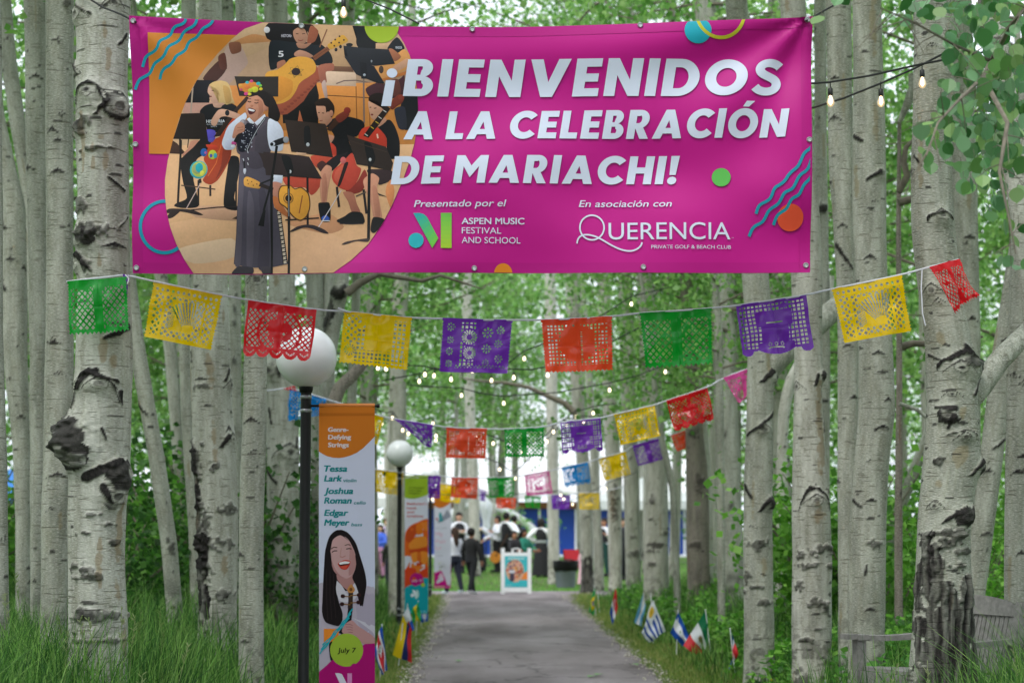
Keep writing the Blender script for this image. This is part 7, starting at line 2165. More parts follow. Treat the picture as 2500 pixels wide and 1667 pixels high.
    sh.poly([(135, 1180), (180, 1160), (200, 1320), (150, 1340)], '#14171B', 1)
    sh.poly([(-20, 1500), (90, 1410), (170, 1335), (400, 1235), (490, 1180), (620, 1172), (620, 1960), (-20, 1960)], '#A9056F')
    sh.ell(308, 1240, 162, 164, '#9CB93A', 48)
    sh.text('July 7', 220, 400, 1265, 50, '#1C1E14', 0.014, 0.12)
    sh.poly([(195, 1468), (235, 1468), (262, 1478), (360, 1668), (318, 1740)], '#DAD6E8'); sh.poly([(316, 1470), (360, 1470), (360, 1740), (316, 1740)], '#D98BC4'); sh.ell(208, 1660, 44, 46, '#DAD6E8', 28)

def draw_composer(sh):
    bounds(sh, 988, 1045, 1166, 1491)
    sh.map = lambda x, y: (x, y)
    sh.poly([(980, 1160), (1050, 1160), (1050, 1500), (980, 1500)], '#D6D8EA')
    sh.map = mV3
    sh.poly([(60, 80), (340, 80), (340, 250), (290, 285), (230, 305), (170, 318), (110, 316), (60, 300)], '#9FBE2E')
    for k, w in enumerate((150, 130, 110)): sh.text(('A Recital', 'Series', 'Night')[k], 115, 115 + w, 215 + k * 27, 17, '#4E5E1E', 0.01)
    for t, x1, b in (("Beethoven\u2019s", 292, 378), ('Fourth', 192, 422), ('and', 168, 462), ('Symphony', 262, 502)): sh.text(t, 98, x1, b, 24, '#D2413E', 0.014)
    sh.poly([(76, 700), (90, 640), (130, 590), (200, 556), (330, 550), (330, 1120), (60, 1210), (60, 1030), (90, 1020), (100, 1000), (140, 920), (130, 890), (76, 900)], '#DD6420', 1)
    for (p, c) in (([(80, 720), (110, 620), (180, 575), (210, 640), (160, 720), (120, 760)], '#C94E1E'), ([(230, 560), (320, 555), (320, 640), (260, 620)], '#E98430'), ([(190, 590), (240, 570), (260, 660), (200, 680)], '#E4781F'), ([(120, 770), (200, 700), (290, 700), (300, 790), (210, 820), (130, 825)], '#E88E32'), ([(120, 830), (200, 820), (310, 800), (310, 850), (220, 870), (130, 860)], '#C8461C'),
                   ([(140, 870), (205, 855), (215, 930), (180, 960), (150, 950)], '#E98D30'), ([(235, 850), (305, 860), (300, 960), (250, 980), (235, 930)], '#E98D30'), ([(200, 860), (235, 860), (240, 940), (205, 945)], '#D86A22'), ([(190, 965), (250, 958), (240, 985), (200, 985)], '#C8461C'), ([(150, 960), (200, 1000), (270, 1000), (210, 1040), (140, 1010)], '#E07C2A'),
                   ([(60, 1030), (160, 1010), (220, 1050), (330, 990), (330, 1130), (60, 1220)], '#D5451F')): sh.poly(p, c, 1)
    sh.poly([(200, 1020), (230, 1040), (210, 1110), (190, 1060)], '#DD8030', 1); sh.poly([(76, 900), (140, 905), (110, 980), (76, 1030)], '#D6D8EA', 1)
    sh.poly([(60, 1235), (100, 1195), (150, 1180), (258, 1180), (258, 1112), (340, 1112), (340, 1470), (60, 1470)], '#0F9DAE')
    sh.ell(195, 1132, 66, 68, '#B4107E', 36); sh.text('July 11', 146, 246, 1150, 24, '#E6D2EA', 0.014, 0.1)
    sh.ell(258, 1186, 20, 20, '#A9C23A', 20)
    sh.poly([(150, 1236), (175, 1236), (212, 1300), (190, 1330)], '#E2E8F2'); sh.poly([(190, 1236), (216, 1236), (216, 1300), (190, 1330)], '#BFE0E2'); sh.ell(152, 1288, 18, 18, '#E2E8F2', 18)

def draw_lady(sh):
    bounds(sh, 1060, 1101, 1198, 1430)
    sh.map = lambda x, y: (x, y)
    sh.poly([(1050, 1190), (1110, 1190), (1110, 1440), (1050, 1440)], '#D6D8EA')
    sh.map = mV3
    sh.poly([(350, 230), (560, 230), (560, 345), (520, 372), (470, 405), (430, 413), (390, 400), (350, 375)], '#D87A22')
    sh.poly([(405, 545), (470, 480), (500, 430), (535, 480), (535, 500), (470, 540), (420, 560)], '#9BA0B4', 1); sh.poly([(425, 540), (420, 470), (440, 455), (460, 540)], '#1F9DAA', 1); sh.ell(398, 522, 10, 12, '#B8285A', 10)
    sh.text('Lerner and Loewe\u2019s', 388, 500, 618, 14, '#84879A'); sh.text('My', 386, 462, 695, 46, '#DFA6C4', -0.004); sh.text('Fair', 386, 498, 765, 46, '#DFA6C4', -0.004); sh.text('Lady', 386, 516, 828, 46, '#DFA6C4', -0.004)
    sh.text('in concert', 390, 476, 858, 13, '#84879A'); sh.text('orchestra', 390, 472, 895, 13, '#84879A')
    sh.poly([(350, 1062), (400, 1045), (450, 1020), (505, 985), (560, 975), (560, 1240), (350, 1240)], '#C40F86'); sh.ell(458, 995, 45, 47, '#A4C22F', 30); sh.text('July 22', 428, 488, 1004, 16, '#3A4A12', 0.01)
    sh.poly([(425, 1066), (440, 1066), (460, 1102), (448, 1118)], '#E8DCEC'); sh.poly([(456, 1066), (474, 1066), (474, 1104), (456, 1118)], '#DBA5D0'); sh.ell(424, 1100, 11, 11, '#E8DCEC', 14); sh.text('music festival', 416, 506, 1136, 12, '#E3B6DA')

z1, z2, z3 = [(2.44, 0.26), (2.385, 0.262), (2.40, 0.24)]
lamp(748, 872, 13.9, 'nearest globe lamp, large white ball on a black post', z1)
lamp(976, 1107, 31.4, 'second globe lamp down the path, beside the orange portrait banner', z2)
lamp(1051, 1163, 45.0, 'farthest globe lamp, its ball half hidden by paper flags', z3)
hang(P(779, 1000, 13.9).x, P(915, 1000, 13.9).x, *z1, 13.9, P(748, 1000, 13.9).x, 'tall banner with a laughing dark-haired violinist and names in teal', draw_violin)
hang(P(988, 1200, 31.4).x, P(1045, 1200, 31.4).x, *z2, 31.4, P(976, 1200, 31.4).x, 'tall banner with a big orange portrait above a teal foot', draw_composer, pocket='#9FBE2E', pocket2='#0F9DAE')
hang(P(1060, 1250, 45).x, P(1101, 1250, 45).x, *z3, 45.0, P(1051, 1250, 45).x, 'narrow white banner with pink words and a magenta foot', draw_lady, pocket='#D87A22', pocket2='#C40F86')

# ------------------------------------------------------------------ small flags on sticks along the path
stick_m = pmat('white_stick', '#d9dbe0', 0.5, 0.05, 30)
flag_cloth = colattr_mat('flag_cloth', rough=0.55, translucent=0.25, spec=0.3)
BLU, WHT, RED, GRN, YEL, LBL = '#1E4FB4', '#E6E8F2', '#CF2A34', '#1B7A48', '#E8C81E', '#6FB2E2'
def pattern(kind, u, v):
    c = np.empty(u.shape + (4,))
    def setc(m, h): c[m] = lin(h, 0.95)
    setc(np.ones_like(u, bool), WHT)
    d = np.hypot((u - 0.5) * 1.5, v - 0.5)
    if kind == 'five':
        setc(v < .17, BLU); setc((v > .33) & (v < .67), RED); setc(v > .83, BLU); e = np.hypot((u - .34) * 1.5, v - .5); setc(e < .16, WHT); setc(e < .11, '#7F9A78'); setc(e < .05, '#D8DCE0')
    elif kind == 'tri':
        setc(v < .5, YEL); setc((v >= .5) & (v < .75), '#22306E'); setc(v >= .75, RED)
    elif kind == 'canton':
        setc(v > .5, RED); setc((v <= .5) & (u > .62), BLU); setc((u < .5), WHT)
    elif kind == 'bars': setc(v < .33, '#2158C0'); setc(v > .67, '#2158C0'); setc((d < .07), '#8DA87C')
    elif kind == 'rhomb':
        setc(np.ones_like(u, bool), '#139048'); setc(np.abs(u - .5) / .42 + np.abs(v - .5) / .40 < 1, '#EFCB16'); setc(d < .18, '#20408C'); setc((d < .18) & (np.abs(v - .5 - .08 * np.sin(u * 5)) < .035), WHT)
    elif kind == 'long': setc(u < .5, RED); setc(u > .72, BLU)
    elif kind == 'light': setc(v < .33, LBL); setc(v > .67, LBL); setc(d < .09, '#E8C25A')
    elif kind == 'stripes':
        setc((np.floor(v * 9).astype(int) % 2 == 1) & ((u > .34) | (v > .56)), '#1C47A6'); e = np.hypot((u - .15) * 1.5, v - .27); setc((e < .17), '#E9C04A'); setc(e < .06, '#C99A2A')
    elif kind == 'vert': setc(u < .34, '#12704A'); setc(u > .67, '#D2303A'); e = np.hypot((u - .5) * 1.5, v - .55); setc(e < .13, '#8A6A42'); setc(e < .07, '#5E7A46')
    elif kind == 'cross': setc((u < .42) & (v < .42), '#1F4FAE'); setc((u > .58) & (v < .42), RED); setc((u < .42) & (v > .58), RED); setc((u > .58) & (v > .58), '#1F4FAE')
    elif kind == 'ven': setc(v < .34, '#EDC414'); setc((v >= .34) & (v < .67), '#1D4AA8'); setc(v >= .67, RED)
    elif kind == 'green': setc(np.ones_like(u, bool), '#1E9A50'); setc((v > .35) & (v < .65), YEL)
    return c

def stick_flag(top, base, ht, hb, ft, fb, kind, Y, label, seed):
    """staff from base to top (photo points); cloth corners hoist top, hoist bottom, fly top, fly bottom"""
    T, B = P(*top, Y), P(*base, Y)
    gz = tz(B.x, Y) - 0.05
    d = (B - T).normalized()
    if B.z > gz and d.z < -0.2: B = B + d * ((B.z - gz) / -d.z)
    root = empty('stick_flag', B)
    tag(root, label, 'flag', 'small flags beside the path')
    MB().tube([Vector((0, 0, 0)), T - B], 0.0055, 8).ball(T - B, 0.008, 8, 6).build('staff', stick_m, root, True)
    n = 30
    ug, vg = np.meshgrid(np.linspace(0, 1, n + 1), np.linspace(0, 1, n + 1))
    c = [np.array(P(*q, Y)) for q in (ht, hb, ft, fb)]
    pt = c[0] * ((1 - ug) * (1 - vg))[..., None] + c[1] * ((1 - ug) * vg)[..., None] + c[2] * (ug * (1 - vg))[..., None] + c[3] * (ug * vg)[..., None]
    rip = 0.028 * np.sin(vg * 7 + seed + ug * 2) * (0.15 + ug) + 0.012 * np.sin(ug * 9 + seed * 2)
    pt[..., 1] += rip - 0.012
    pt[..., 0] += 0.012 * np.sin(ug * 6 + seed) * np.sin(vg * 6)
    idx = np.arange((n + 1) ** 2).reshape(n + 1, n + 1)
    Q = np.stack([idx[:-1, :-1], idx[1:, :-1], idx[1:, 1:], idx[:-1, 1:]], -1).reshape(-1, 4)
    m = np_mesh('cloth', pt.reshape(-1, 3) - np.array(B), Q, {'Col': pattern(kind, ug, vg).reshape(-1, 4)})
    link('cloth', m, flag_cloth, root)

m6, m7 = frame_map(1380, 1380, 3.7935), frame_map(860, 1380, 5.464)
def sf(m, top, base, ht, hb, ft, fb, kind, Y, label, seed): stick_flag(*[m(*p) for p in (top, base, ht, hb, ft, fb)], kind, Y, label, seed)
sf(m6, (268, 183), (282, 465), (268, 190), (286, 330), (218, 425), (262, 462), 'rhomb', 35.8, 'green flag with yellow diamond, last of the row near the bin', 1)
sf(m6, (300, 240), (318, 440), (302, 250), (322, 350), (330, 380), (300, 440), 'rhomb', 36.6, 'green and grey flag bunched up behind the yellow diamond one', 2)
sf(m6, (470, 200), (440, 550), (468, 205), (486, 385), (410, 440), (440, 550), 'long', 32.5, 'flag with red top and blue tip in the leaf plants', 3)
sf(m6, (726, 252), (706, 610), (720, 258), (742, 385), (636, 520), (704, 566), 'light', 30.7, 'pale blue and white flag behind the striped one', 4)
sf(m6, (792, 255), (815, 742), (812, 318), (704, 618), (932, 608), (775, 716), 'stripes', 26.8, 'white flag with dark blue stripes and a gold sun', 5)
sf(m6, (1045, 412), (1028, 862), (1048, 430), (972, 620), (1148, 652), (1086, 748), 'bars', 24.2, 'blue white blue flag half under leaves beside the green white red one', 6)
sf(m6, (1299, 408), (1352, 870), (1300, 414), (1342, 655), (1093, 738), (1256, 892), 'vert', 24.0, 'green white red flag with a brown emblem', 7)
sf(m6, (1526, 582), (1580, 1085), (1530, 592), (1560, 820), (1600, 800), (1515, 965), 'cross', 20.4, 'thin drooping blue and red flag with white cross near the rotten-streak aspen', 8)
sf(m6, (1860, 942), (1885, 1300), (1864, 948), (1890, 1180), (1945, 1130), (1925, 1330), 'ven', 18.7, 'yellow and blue flag just reaching into the picture by the rotten-streak aspen', 9)
sf(m6, (2408, 1062), (2420, 1300), (2408, 1066), (2425, 1190), (2450, 1200), (2450, 1320), 'light', 16.8, 'light blue flag whose tip just shows under the bench side trees', 10)
sf(m7, (398, 786), (372, 1500), (400, 800), (284, 1120), (470, 1395), (392, 1458), 'five', 21.0, 'blue white red flag with round emblem beside the violinist banner', 11)
sf(m7, (684, 655), (618, 1330), (680, 662), (790, 860), (536, 1190), (790, 1300), 'tri', 23.0, 'yellow blue red flag at the path edge', 12)
sf(m7, (736, 515), (700, 980), (738, 520), (690, 660), (832, 850), (770, 890), 'canton', 27.5, 'white flag with blue and red end behind the yellow one', 13)
sf(m7, (880, 470), (850, 900), (878, 478), (792, 600), (930, 720), (806, 770), 'green', 29.5, 'green and yellow flag below the orange portrait banner', 14)
sf(m7, (925, 600), (918, 900), (926, 606), (1004, 606), (914, 762), (1016, 740), 'bars', 32.0, 'blue white blue flag below the teal foot of the portrait banner', 15)
stick_flag((786, 1634), (782, 1760), (786, 1640), (784, 1720), (812, 1690), (806, 1760), 'bars', 17.0, 'small blue flag tip in front of the violinist banner', 16)

# ------------------------------------------------------------------ sign, bin, chair, bench
white_plastic = pmat('white_plastic', '#e8eaf0', 0.4, 0.04, 12)
def a_frame():
    Y = 47.6
    c = P(1260, 1450, Y)
    root = empty('sandwich_board', (c.x, Y, 0.018))
    tag(root, 'white sandwich board with a teal poster at the end of the path', 'sign')
    w, h = 0.72, 1.09
    lean = math.radians(9)
    for sgn, nm in ((-1, 'front_panel'), (1, 'rear_panel')):
        R_ = Matrix.Rotation(sgn * lean, 4, 'X')
        base = Matrix.Translation((0, sgn * 0.20, 0)) @ R_
        mb = MB()
        t = 0.035
        for x in (-w / 2 + 0.045, w / 2 - 0.045): mb.box((x, 0, h / 2 - 0.002), (0.09, t, h - 0.004))
        mb.box((0, 0, 0.10), (w - 0.182, t * 0.96, 0.10)); mb.box((0, 0, h - 0.16), (w - 0.182, t * 0.96, 0.10))
        for x in (-0.085, 0.085): mb.box((x, 0, h - 0.065), (0.05, t * 0.9, 0.086))
        mb.box((0, 0, h - 0.012), (0.118, t * 0.88, 0.024))
        mb.box((0, 0.004, h / 2 - 0.02), (w - 0.18, 0.012, h - 0.36))
        mb.xform(base)
        mb.build(nm, white_plastic, root)
    sh = Sheet(400)
    sh.hull = [(0, 0), (540, 0), (540, 740), (0, 740)]
    sh.poly([(0, 0), (540, 0), (540, 740), (0, 740)], '#3FBBC8')
    sh.poly([(350, 480), (540, 350), (540, 560), (340, 560)], '#EE8A3A')
    sh.text('\u00a1BIENVENIDOS!', 70, 470, 78, 40, '#E6F2F6', 0.02)
    sh.ell(240, 350, 215, 270, '#D8AC92', 40)
    rr = random.Random(8)
    for k in range(70):
        a, q = rr.uniform(0, 6.28), math.sqrt(rr.random())
        x, y = 240 + 200 * q * math.cos(a), 300 + 210 * q * math.sin(a)
        if (x - 240) ** 2 / 215 ** 2 + (y - 350) ** 2 / 265 ** 2 < 0.85: sh.ell(x, y, rr.uniform(10, 34), rr.uniform(12, 40), rr.choice(['#2A2026', '#C4473A', '#E09A44', '#3A2E3A', '#B8667E', '#D9A08A', '#7A4A4A', '#5A4A72']), 9)
    sh.poly([(130, 330), (170, 290), (210, 330), (225, 580), (120, 585)], '#453F52', 1); sh.ell(170, 285, 24, 30, '#C48A74', 14); sh.poly([(110, 340), (230, 340), (225, 400), (115, 400)], '#D6D6E4', 1)
    sh.text('aspen music', 40, 160, 705, 22, '#E6F2F6', 0.01)
    R_ = Matrix.Translation((0, -0.20, 0)) @ Matrix.Rotation(-lean, 4, 'X')
    me = sh.mesh('poster', lambda a, b, q: R_ @ Vector(((a - 270) / 1000, -0.022 - q, 0.155 + (740 - b) / 1000)), lift=0.0002)
    link('poster', me, vinyl, root)
a_frame()

def bin_():
    Y = 52.0
    x = P(1381, 1436, Y).x
    root = empty('litter_bin', (x, Y, tz(x, Y)))
    tag(root, 'round grey litter bin lined with a black bag, on the lawn', 'bin')
    g = pmat('grey_plastic', '#7a818d', 0.5, 0.08, 10)
    MB().lathe([(0.235, 0), (0.245, 0.02), (0.29, 0.62), (0.315, 0.64), (0.315, 0.68), (0.28, 0.685), (0.23, 0.10)], 24).build('body', g, root, True)
    bag = pmat('black_bag', '#0c0c0e', 0.5, 0.2, 14, spec=0.25, bump=0.5)
    mb = MB()
    prof = [(0.30, 0.44), (0.325, 0.50), (0.335, 0.60), (0.335, 0.70), (0.30, 0.705), (0.26, 0.64), (0.2, 0.45)]
    mb.lathe(prof, 30)
    rr = random.Random(2)
    for i in range(len(mb.v)):
        x_, y_, z_ = mb.v[i]; k = 1 + rr.uniform(-0.03, 0.035)
        mb.v[i] = (x_ * k, y_ * k, z_ + rr.uniform(-0.02, 0.02))
    mb.build('bag', bag, root, True)
bin_()

def camp_chair():
    Y = 55.0
    x = P(1407, 1395, Y).x
    root = empty('folding_chair', (x, Y, tz(x, Y)), 0.5)
    tag(root, 'red folding chair behind the grey bin', 'chair')
    rf = pmat('red_canvas', '#c01d2c', 0.7, 0.1, 14); bk = black_steel
    MB().box((0, 0, 0.42), (0.48, 0.44, 0.025)).build('seat', rf, root)
    MB().box((0, 0.24, 0.68), (0.48, 0.025, 0.42), Matrix.Rotation(-0.2, 3, 'X')).build('backrest', rf, root)
    for sx in (-1, 1):
        for sy in (-1, 1): MB().tube([(sx * 0.24, sy * 0.22, 0), (sx * 0.24, -sy * 0.18, 0.42)], 0.012, 8).build('leg', bk, root, True)
        MB().tube([(sx * 0.25, 0.22, 0.40), (sx * 0.25, 0.29, 0.9)], 0.012, 8).tube([(sx * 0.26, 0.24, 0.62), (sx * 0.26, -0.22, 0.62)], 0.018, 8).build('arm', bk, root, True)
camp_chair()

def bench():
    wood = pmat('weathered_teak', '#85827f', 0.8, 0.22, 26, 0.4)
    x = 2.83
    Yc = 13.45
    root = empty('garden_bench', (x, Yc, tz(x, Yc) + 0.01), math.radians(-68))
    tag(root, 'weathered grey wooden bench half hidden behind the furrow-footed tree', 'bench')
    # local: seat faces -Y, long axis X
    L_ = 1.0
    mb = MB()
    for k in range(6): mb.box((0, -0.26 + k * 0.086, 0.43 - 0.004 * k), (L_ - 0.1, 0.072, 0.026))
    mb.build('seat', wood, root)
    for sx in (-1, 1):
        X = sx * (L_ / 2 - 0.035)
        MB().box((X, -0.30, 0.31), (0.066, 0.07, 0.62)).build('leg', wood, root)
        MB().box((X, 0.245, 0.22), (0.066, 0.075, 0.44)).box((X, 0.315, 0.66), (0.065, 0.065, 0.48), Matrix.Rotation(-0.26, 3, 'X')).build('leg', wood, root)
        arm = MB()
        for k in range(8):
            y = -0.38 + k * 0.085
            arm.box((X, y, 0.645 - 0.012 * math.sin(k * 0.45) * 1.2), (0.11 - (0.02 if k == 0 else 0), 0.0849, 0.036))
        arm.build('armrest', wood, root)
        MB().box((X, -0.02, 0.33), (0.05, 0.46, 0.06)).build('side_rail', wood, root)
    bk = MB()
    tilt = Matrix.Rotation(-0.26, 3, 'X')
    for k in range(17):
        x_ = -L_ / 2 + 0.11 + k * (L_ - 0.22) / 16
        bk.box((x_, 0.30, 0.63), (0.040, 0.02, 0.37), tilt)
    bk.box((0, 0.255, 0.455), (L_ - 0.14, 0.034, 0.06), tilt)
    bk.build('back_slats', wood, root)
    tp = MB()
    n = 16
    for k in range(n):
        x_ = -L_ / 2 + 0.05 + (k + 0.5) * (L_ - 0.1) / n
        hh = 0.075 + 0.055 * math.sin(math.pi * (k + 0.5) / n)
        tp.box((x_, 0.352, 0.80 + hh / 2), ((L_ - 0.1) / n, 0.036, hh), tilt)
    tp.build('top_rail', wood, root)
    MB().box((0, -0.305, 0.375), (L_ - 0.14, 0.03, 0.075)).build('front_rail', wood, root)
bench()

# ------------------------------------------------------------------ buildings and tents beyond the lawn
def hall():
    blue = pmat('blue_panel', '#0f3f9e', 0.5, 0.08, 2)
    wht = pmat('white_trim', '#e4e7ee', 0.5, 0.04, 6)
    brown = pmat('brown_fascia', '#8a5a36', 0.6, 0.12, 4)
    memb = pmat('white_membrane', '#f1f3f7', 0.6, 0.03, 1.5, translucent=0.35)
    Y = 92.0
    root = empty('music_hall', (0.6, Y, 0.2))
    tag(root, 'low blue-walled hall with brown fascia and a white fabric roof', 'building')
    x0, x1 = -6.0, 9.0
    n = 9
    for k in range(n):
        a, b = x0 + (x1 - x0) * k / n, x0 + (x1 - x0) * (k + 1) / n
        MB().box(((a + b) / 2, 0.05, 1.17), (b - a - 0.10, 0.08, 2.10)).build('wall_panel', blue, root)
        MB().box((b, 0.03, 1.17), (0.098, 0.14, 2.10)).build('mullion', wht, root)
    MB().box(((x0 + x1) / 2, 0.0, 0.06), (x1 - x0 + 0.3, 0.16, 0.12)).build('base_board', wht, root)
    MB().box(((x0 + x1) / 2, -0.05, 2.38), (x1 - x0 + 0.6, 0.3, 0.30)).build('fascia', brown, root)
    MB().box(((x0 + x1) / 2, 6.0, 1.2), (x1 - x0, 11.6, 2.3)).build('hall_body', blue, root)
    V, Q = [], []
    nu, nv = 36, 14
    for j in range(nv + 1):
        for i in range(nu + 1):
            u, v = i / nu, j / nv
            x = x0 - 1.5 + (x1 - x0 + 3.0) * u
            edge = 0.35 * abs(math.sin(u * math.pi * 5))
            z = 2.60 + edge * (1 - v) + (3.2 * math.sin(v * math.pi * 0.5) ** 0.8) * (0.55 + 0.45 * math.sin(math.pi * u)) + 0.25 * math.sin(u * math.pi * 5) ** 2 * v
            V.append((x, -1.2 + 11 * v, z))
    for j in range(nv):
        for i in range(nu):
            a = j * (nu + 1) + i
            Q.append((a, a + 1, a + nu + 2, a + nu + 1))
    m = np_mesh('roof', np.array(V), np.array(Q))
    o = link('roof', m, memb, root)
    md = o.modifiers.new('t', 'SOLIDIFY'); md.thickness = 0.04
hall()

def arch():
    Y = 75.0
    pts = [P(1088, 1378, Y), P(1084, 1330, Y), P(1090, 1280, Y), P(1104, 1250, Y), P(1130, 1234, Y), P(1173, 1229, Y), P(1215, 1239, Y), P(1255, 1256, Y), P(1290, 1280, Y), P(1315, 1306, Y), P(1334, 1340, Y), P(1346, 1388, Y)]
    pts[0].z = pts[-1].z = 0.1
    pts = smooth_line([tuple(p) for p in pts], 2) if False else pts
    o = MB().tube(pts, 0.15, 18).build('arch_beam', pmat('white_vinyl_tube', '#eceef3', 0.45, 0.03, 3), None, True)
    md = o.modifiers.new('s', 'SUBSURF'); md.levels = md.render_levels = 2
    tag(o, 'thick white curved arch in front of the blue hall', 'arch')
arch()
def umbrella():
    Y = 70.0
    x = P(1187, 1290, Y).x
    root = empty('closed_umbrella', (x, Y, 0.2))
    tag(root, 'closed white garden umbrella among the crowd', 'umbrella')
    MB().tube([(0, 0, 0), (0, 0, 2.35)], 0.025, 8).lathe([(0.25, 0.0), (0.25, 0.05), (0.05, 0.07)], 12).build('pole', black_steel, root, True)
    mb = MB().lathe([(0.10, 1.28), (0.13, 1.40), (0.11, 1.55), (0.16, 1.8), (0.21, 2.05), (0.20, 2.2), (0.06, 2.38), (0.01, 2.42)], 20)
    for i in range(len(mb.v)):
        x_, y_, z_ = mb.v[i]; a = math.atan2(y_, x_); k = 1 + 0.22 * math.sin(a * 6 + z_ * 2)
        mb.v[i] = (x_ * k, y_ * k, z_)
    mb.build('canopy', white_plastic, root, True)
umbrella()
def tent(x, Y, w, col, label, z0=2.05):
    root = empty('canopy_tent', (x, Y, tz(x, Y)))
    tag(root, label, 'tent', 'vendor canopies in the wood')
    m = pmat('tent_' + col[1:], col, 0.6, 0.05, 2, translucent=0.25)
    h = w / 2
    mb = MB()
    V = [(-h, -h, z0 + 0.25), (h, -h, z0 + 0.25), (h, h, z0 + 0.25), (-h, h, z0 + 0.25), (0, 0, z0 + 1.15)]
    mb.add(V, [(0, 1, 4), (1, 2, 4), (2, 3, 4), (3, 0, 4)])
    mb.build('canopy', m, root)
    vb = MB()
    for (a, b) in (((-h, -h), (h, -h)), ((h, -h), (h, h)), ((h, h), (-h, h)), ((-h, h), (-h, -h))):
        n = 10
        for k in range(n):
            p = [a[i] + (b[i] - a[i]) * k / n for i in (0, 1)]; q = [a[i] + (b[i] - a[i]) * (k + 1) / n for i in (0, 1)]
            vb.add([(p[0], p[1], z0 + 0.249), (q[0], q[1], z0 + 0.249), (q[0], q[1], z0 - 0.02), ((p[0] + q[0]) / 2, (p[1] + q[1]) / 2, z0 - 0.07), (p[0], p[1], z0 - 0.02)], [(0, 1, 2, 3, 4)])
    vb.build('valance', m, root)
    for sx in (-1, 1):
        for sy in (-1, 1): MB().box((sx * (h - 0.03), sy * (h - 0.03), (z0 + 0.2) / 2), (0.045, 0.045, z0 + 0.2)).build('leg', white_plastic, root)
tent(P(40, 1200, 60).x, 60, 3.0, '#2f78c4', 'blue pop-up canopy beyond the trunks by the person in magenta')
tent(P(345, 1230, 58).x, 58, 3.0, '#e9ebef', 'white pop-up canopy glimpsed between leaning slim trunks')
tent(P(905, 1200, 66).x, 66, 3.4, '#eef0f4', 'white pop-up canopy beside the second lamp post')
tent(P(1570, 1200, 74).x, 74, 4.2, '#eceef2', 'white pop-up canopy beyond the dashed white aspen')
tent(P(160, 1220, 72).x, 72, 3.0, '#f0f1f3', 'white pop-up canopy farther off between smooth trunks')

# vendor tables with goods
def stall(x, Y, cloth, label):
    root = empty('vendor_table', (x, Y, tz(x, Y)))
    tag(root, label, 'table')
    MB().box((0, 0, 0.73), (1.8, 0.75, 0.03)).build('tabletop', white_plastic, root)
    MB().box((0, -0.38, 0.40), (1.8, 0.012, 0.66)).box((-0.906, 0, 0.40), (0.012, 0.75, 0.66)).box((0.906, 0, 0.40), (0.012, 0.75, 0.66)).build('table_skirt', pmat('skirt_' + cloth[1:], cloth, 0.8, 0.1, 5), root)
stall(P(345, 1300, 56).x, 56.0, '#d9622e', 'vendor table with an orange cloth under the white canopy')
stall(P(120, 1300, 57).x, 57.0, '#e6e6ea', 'vendor table with a white cloth near the blue canopy')

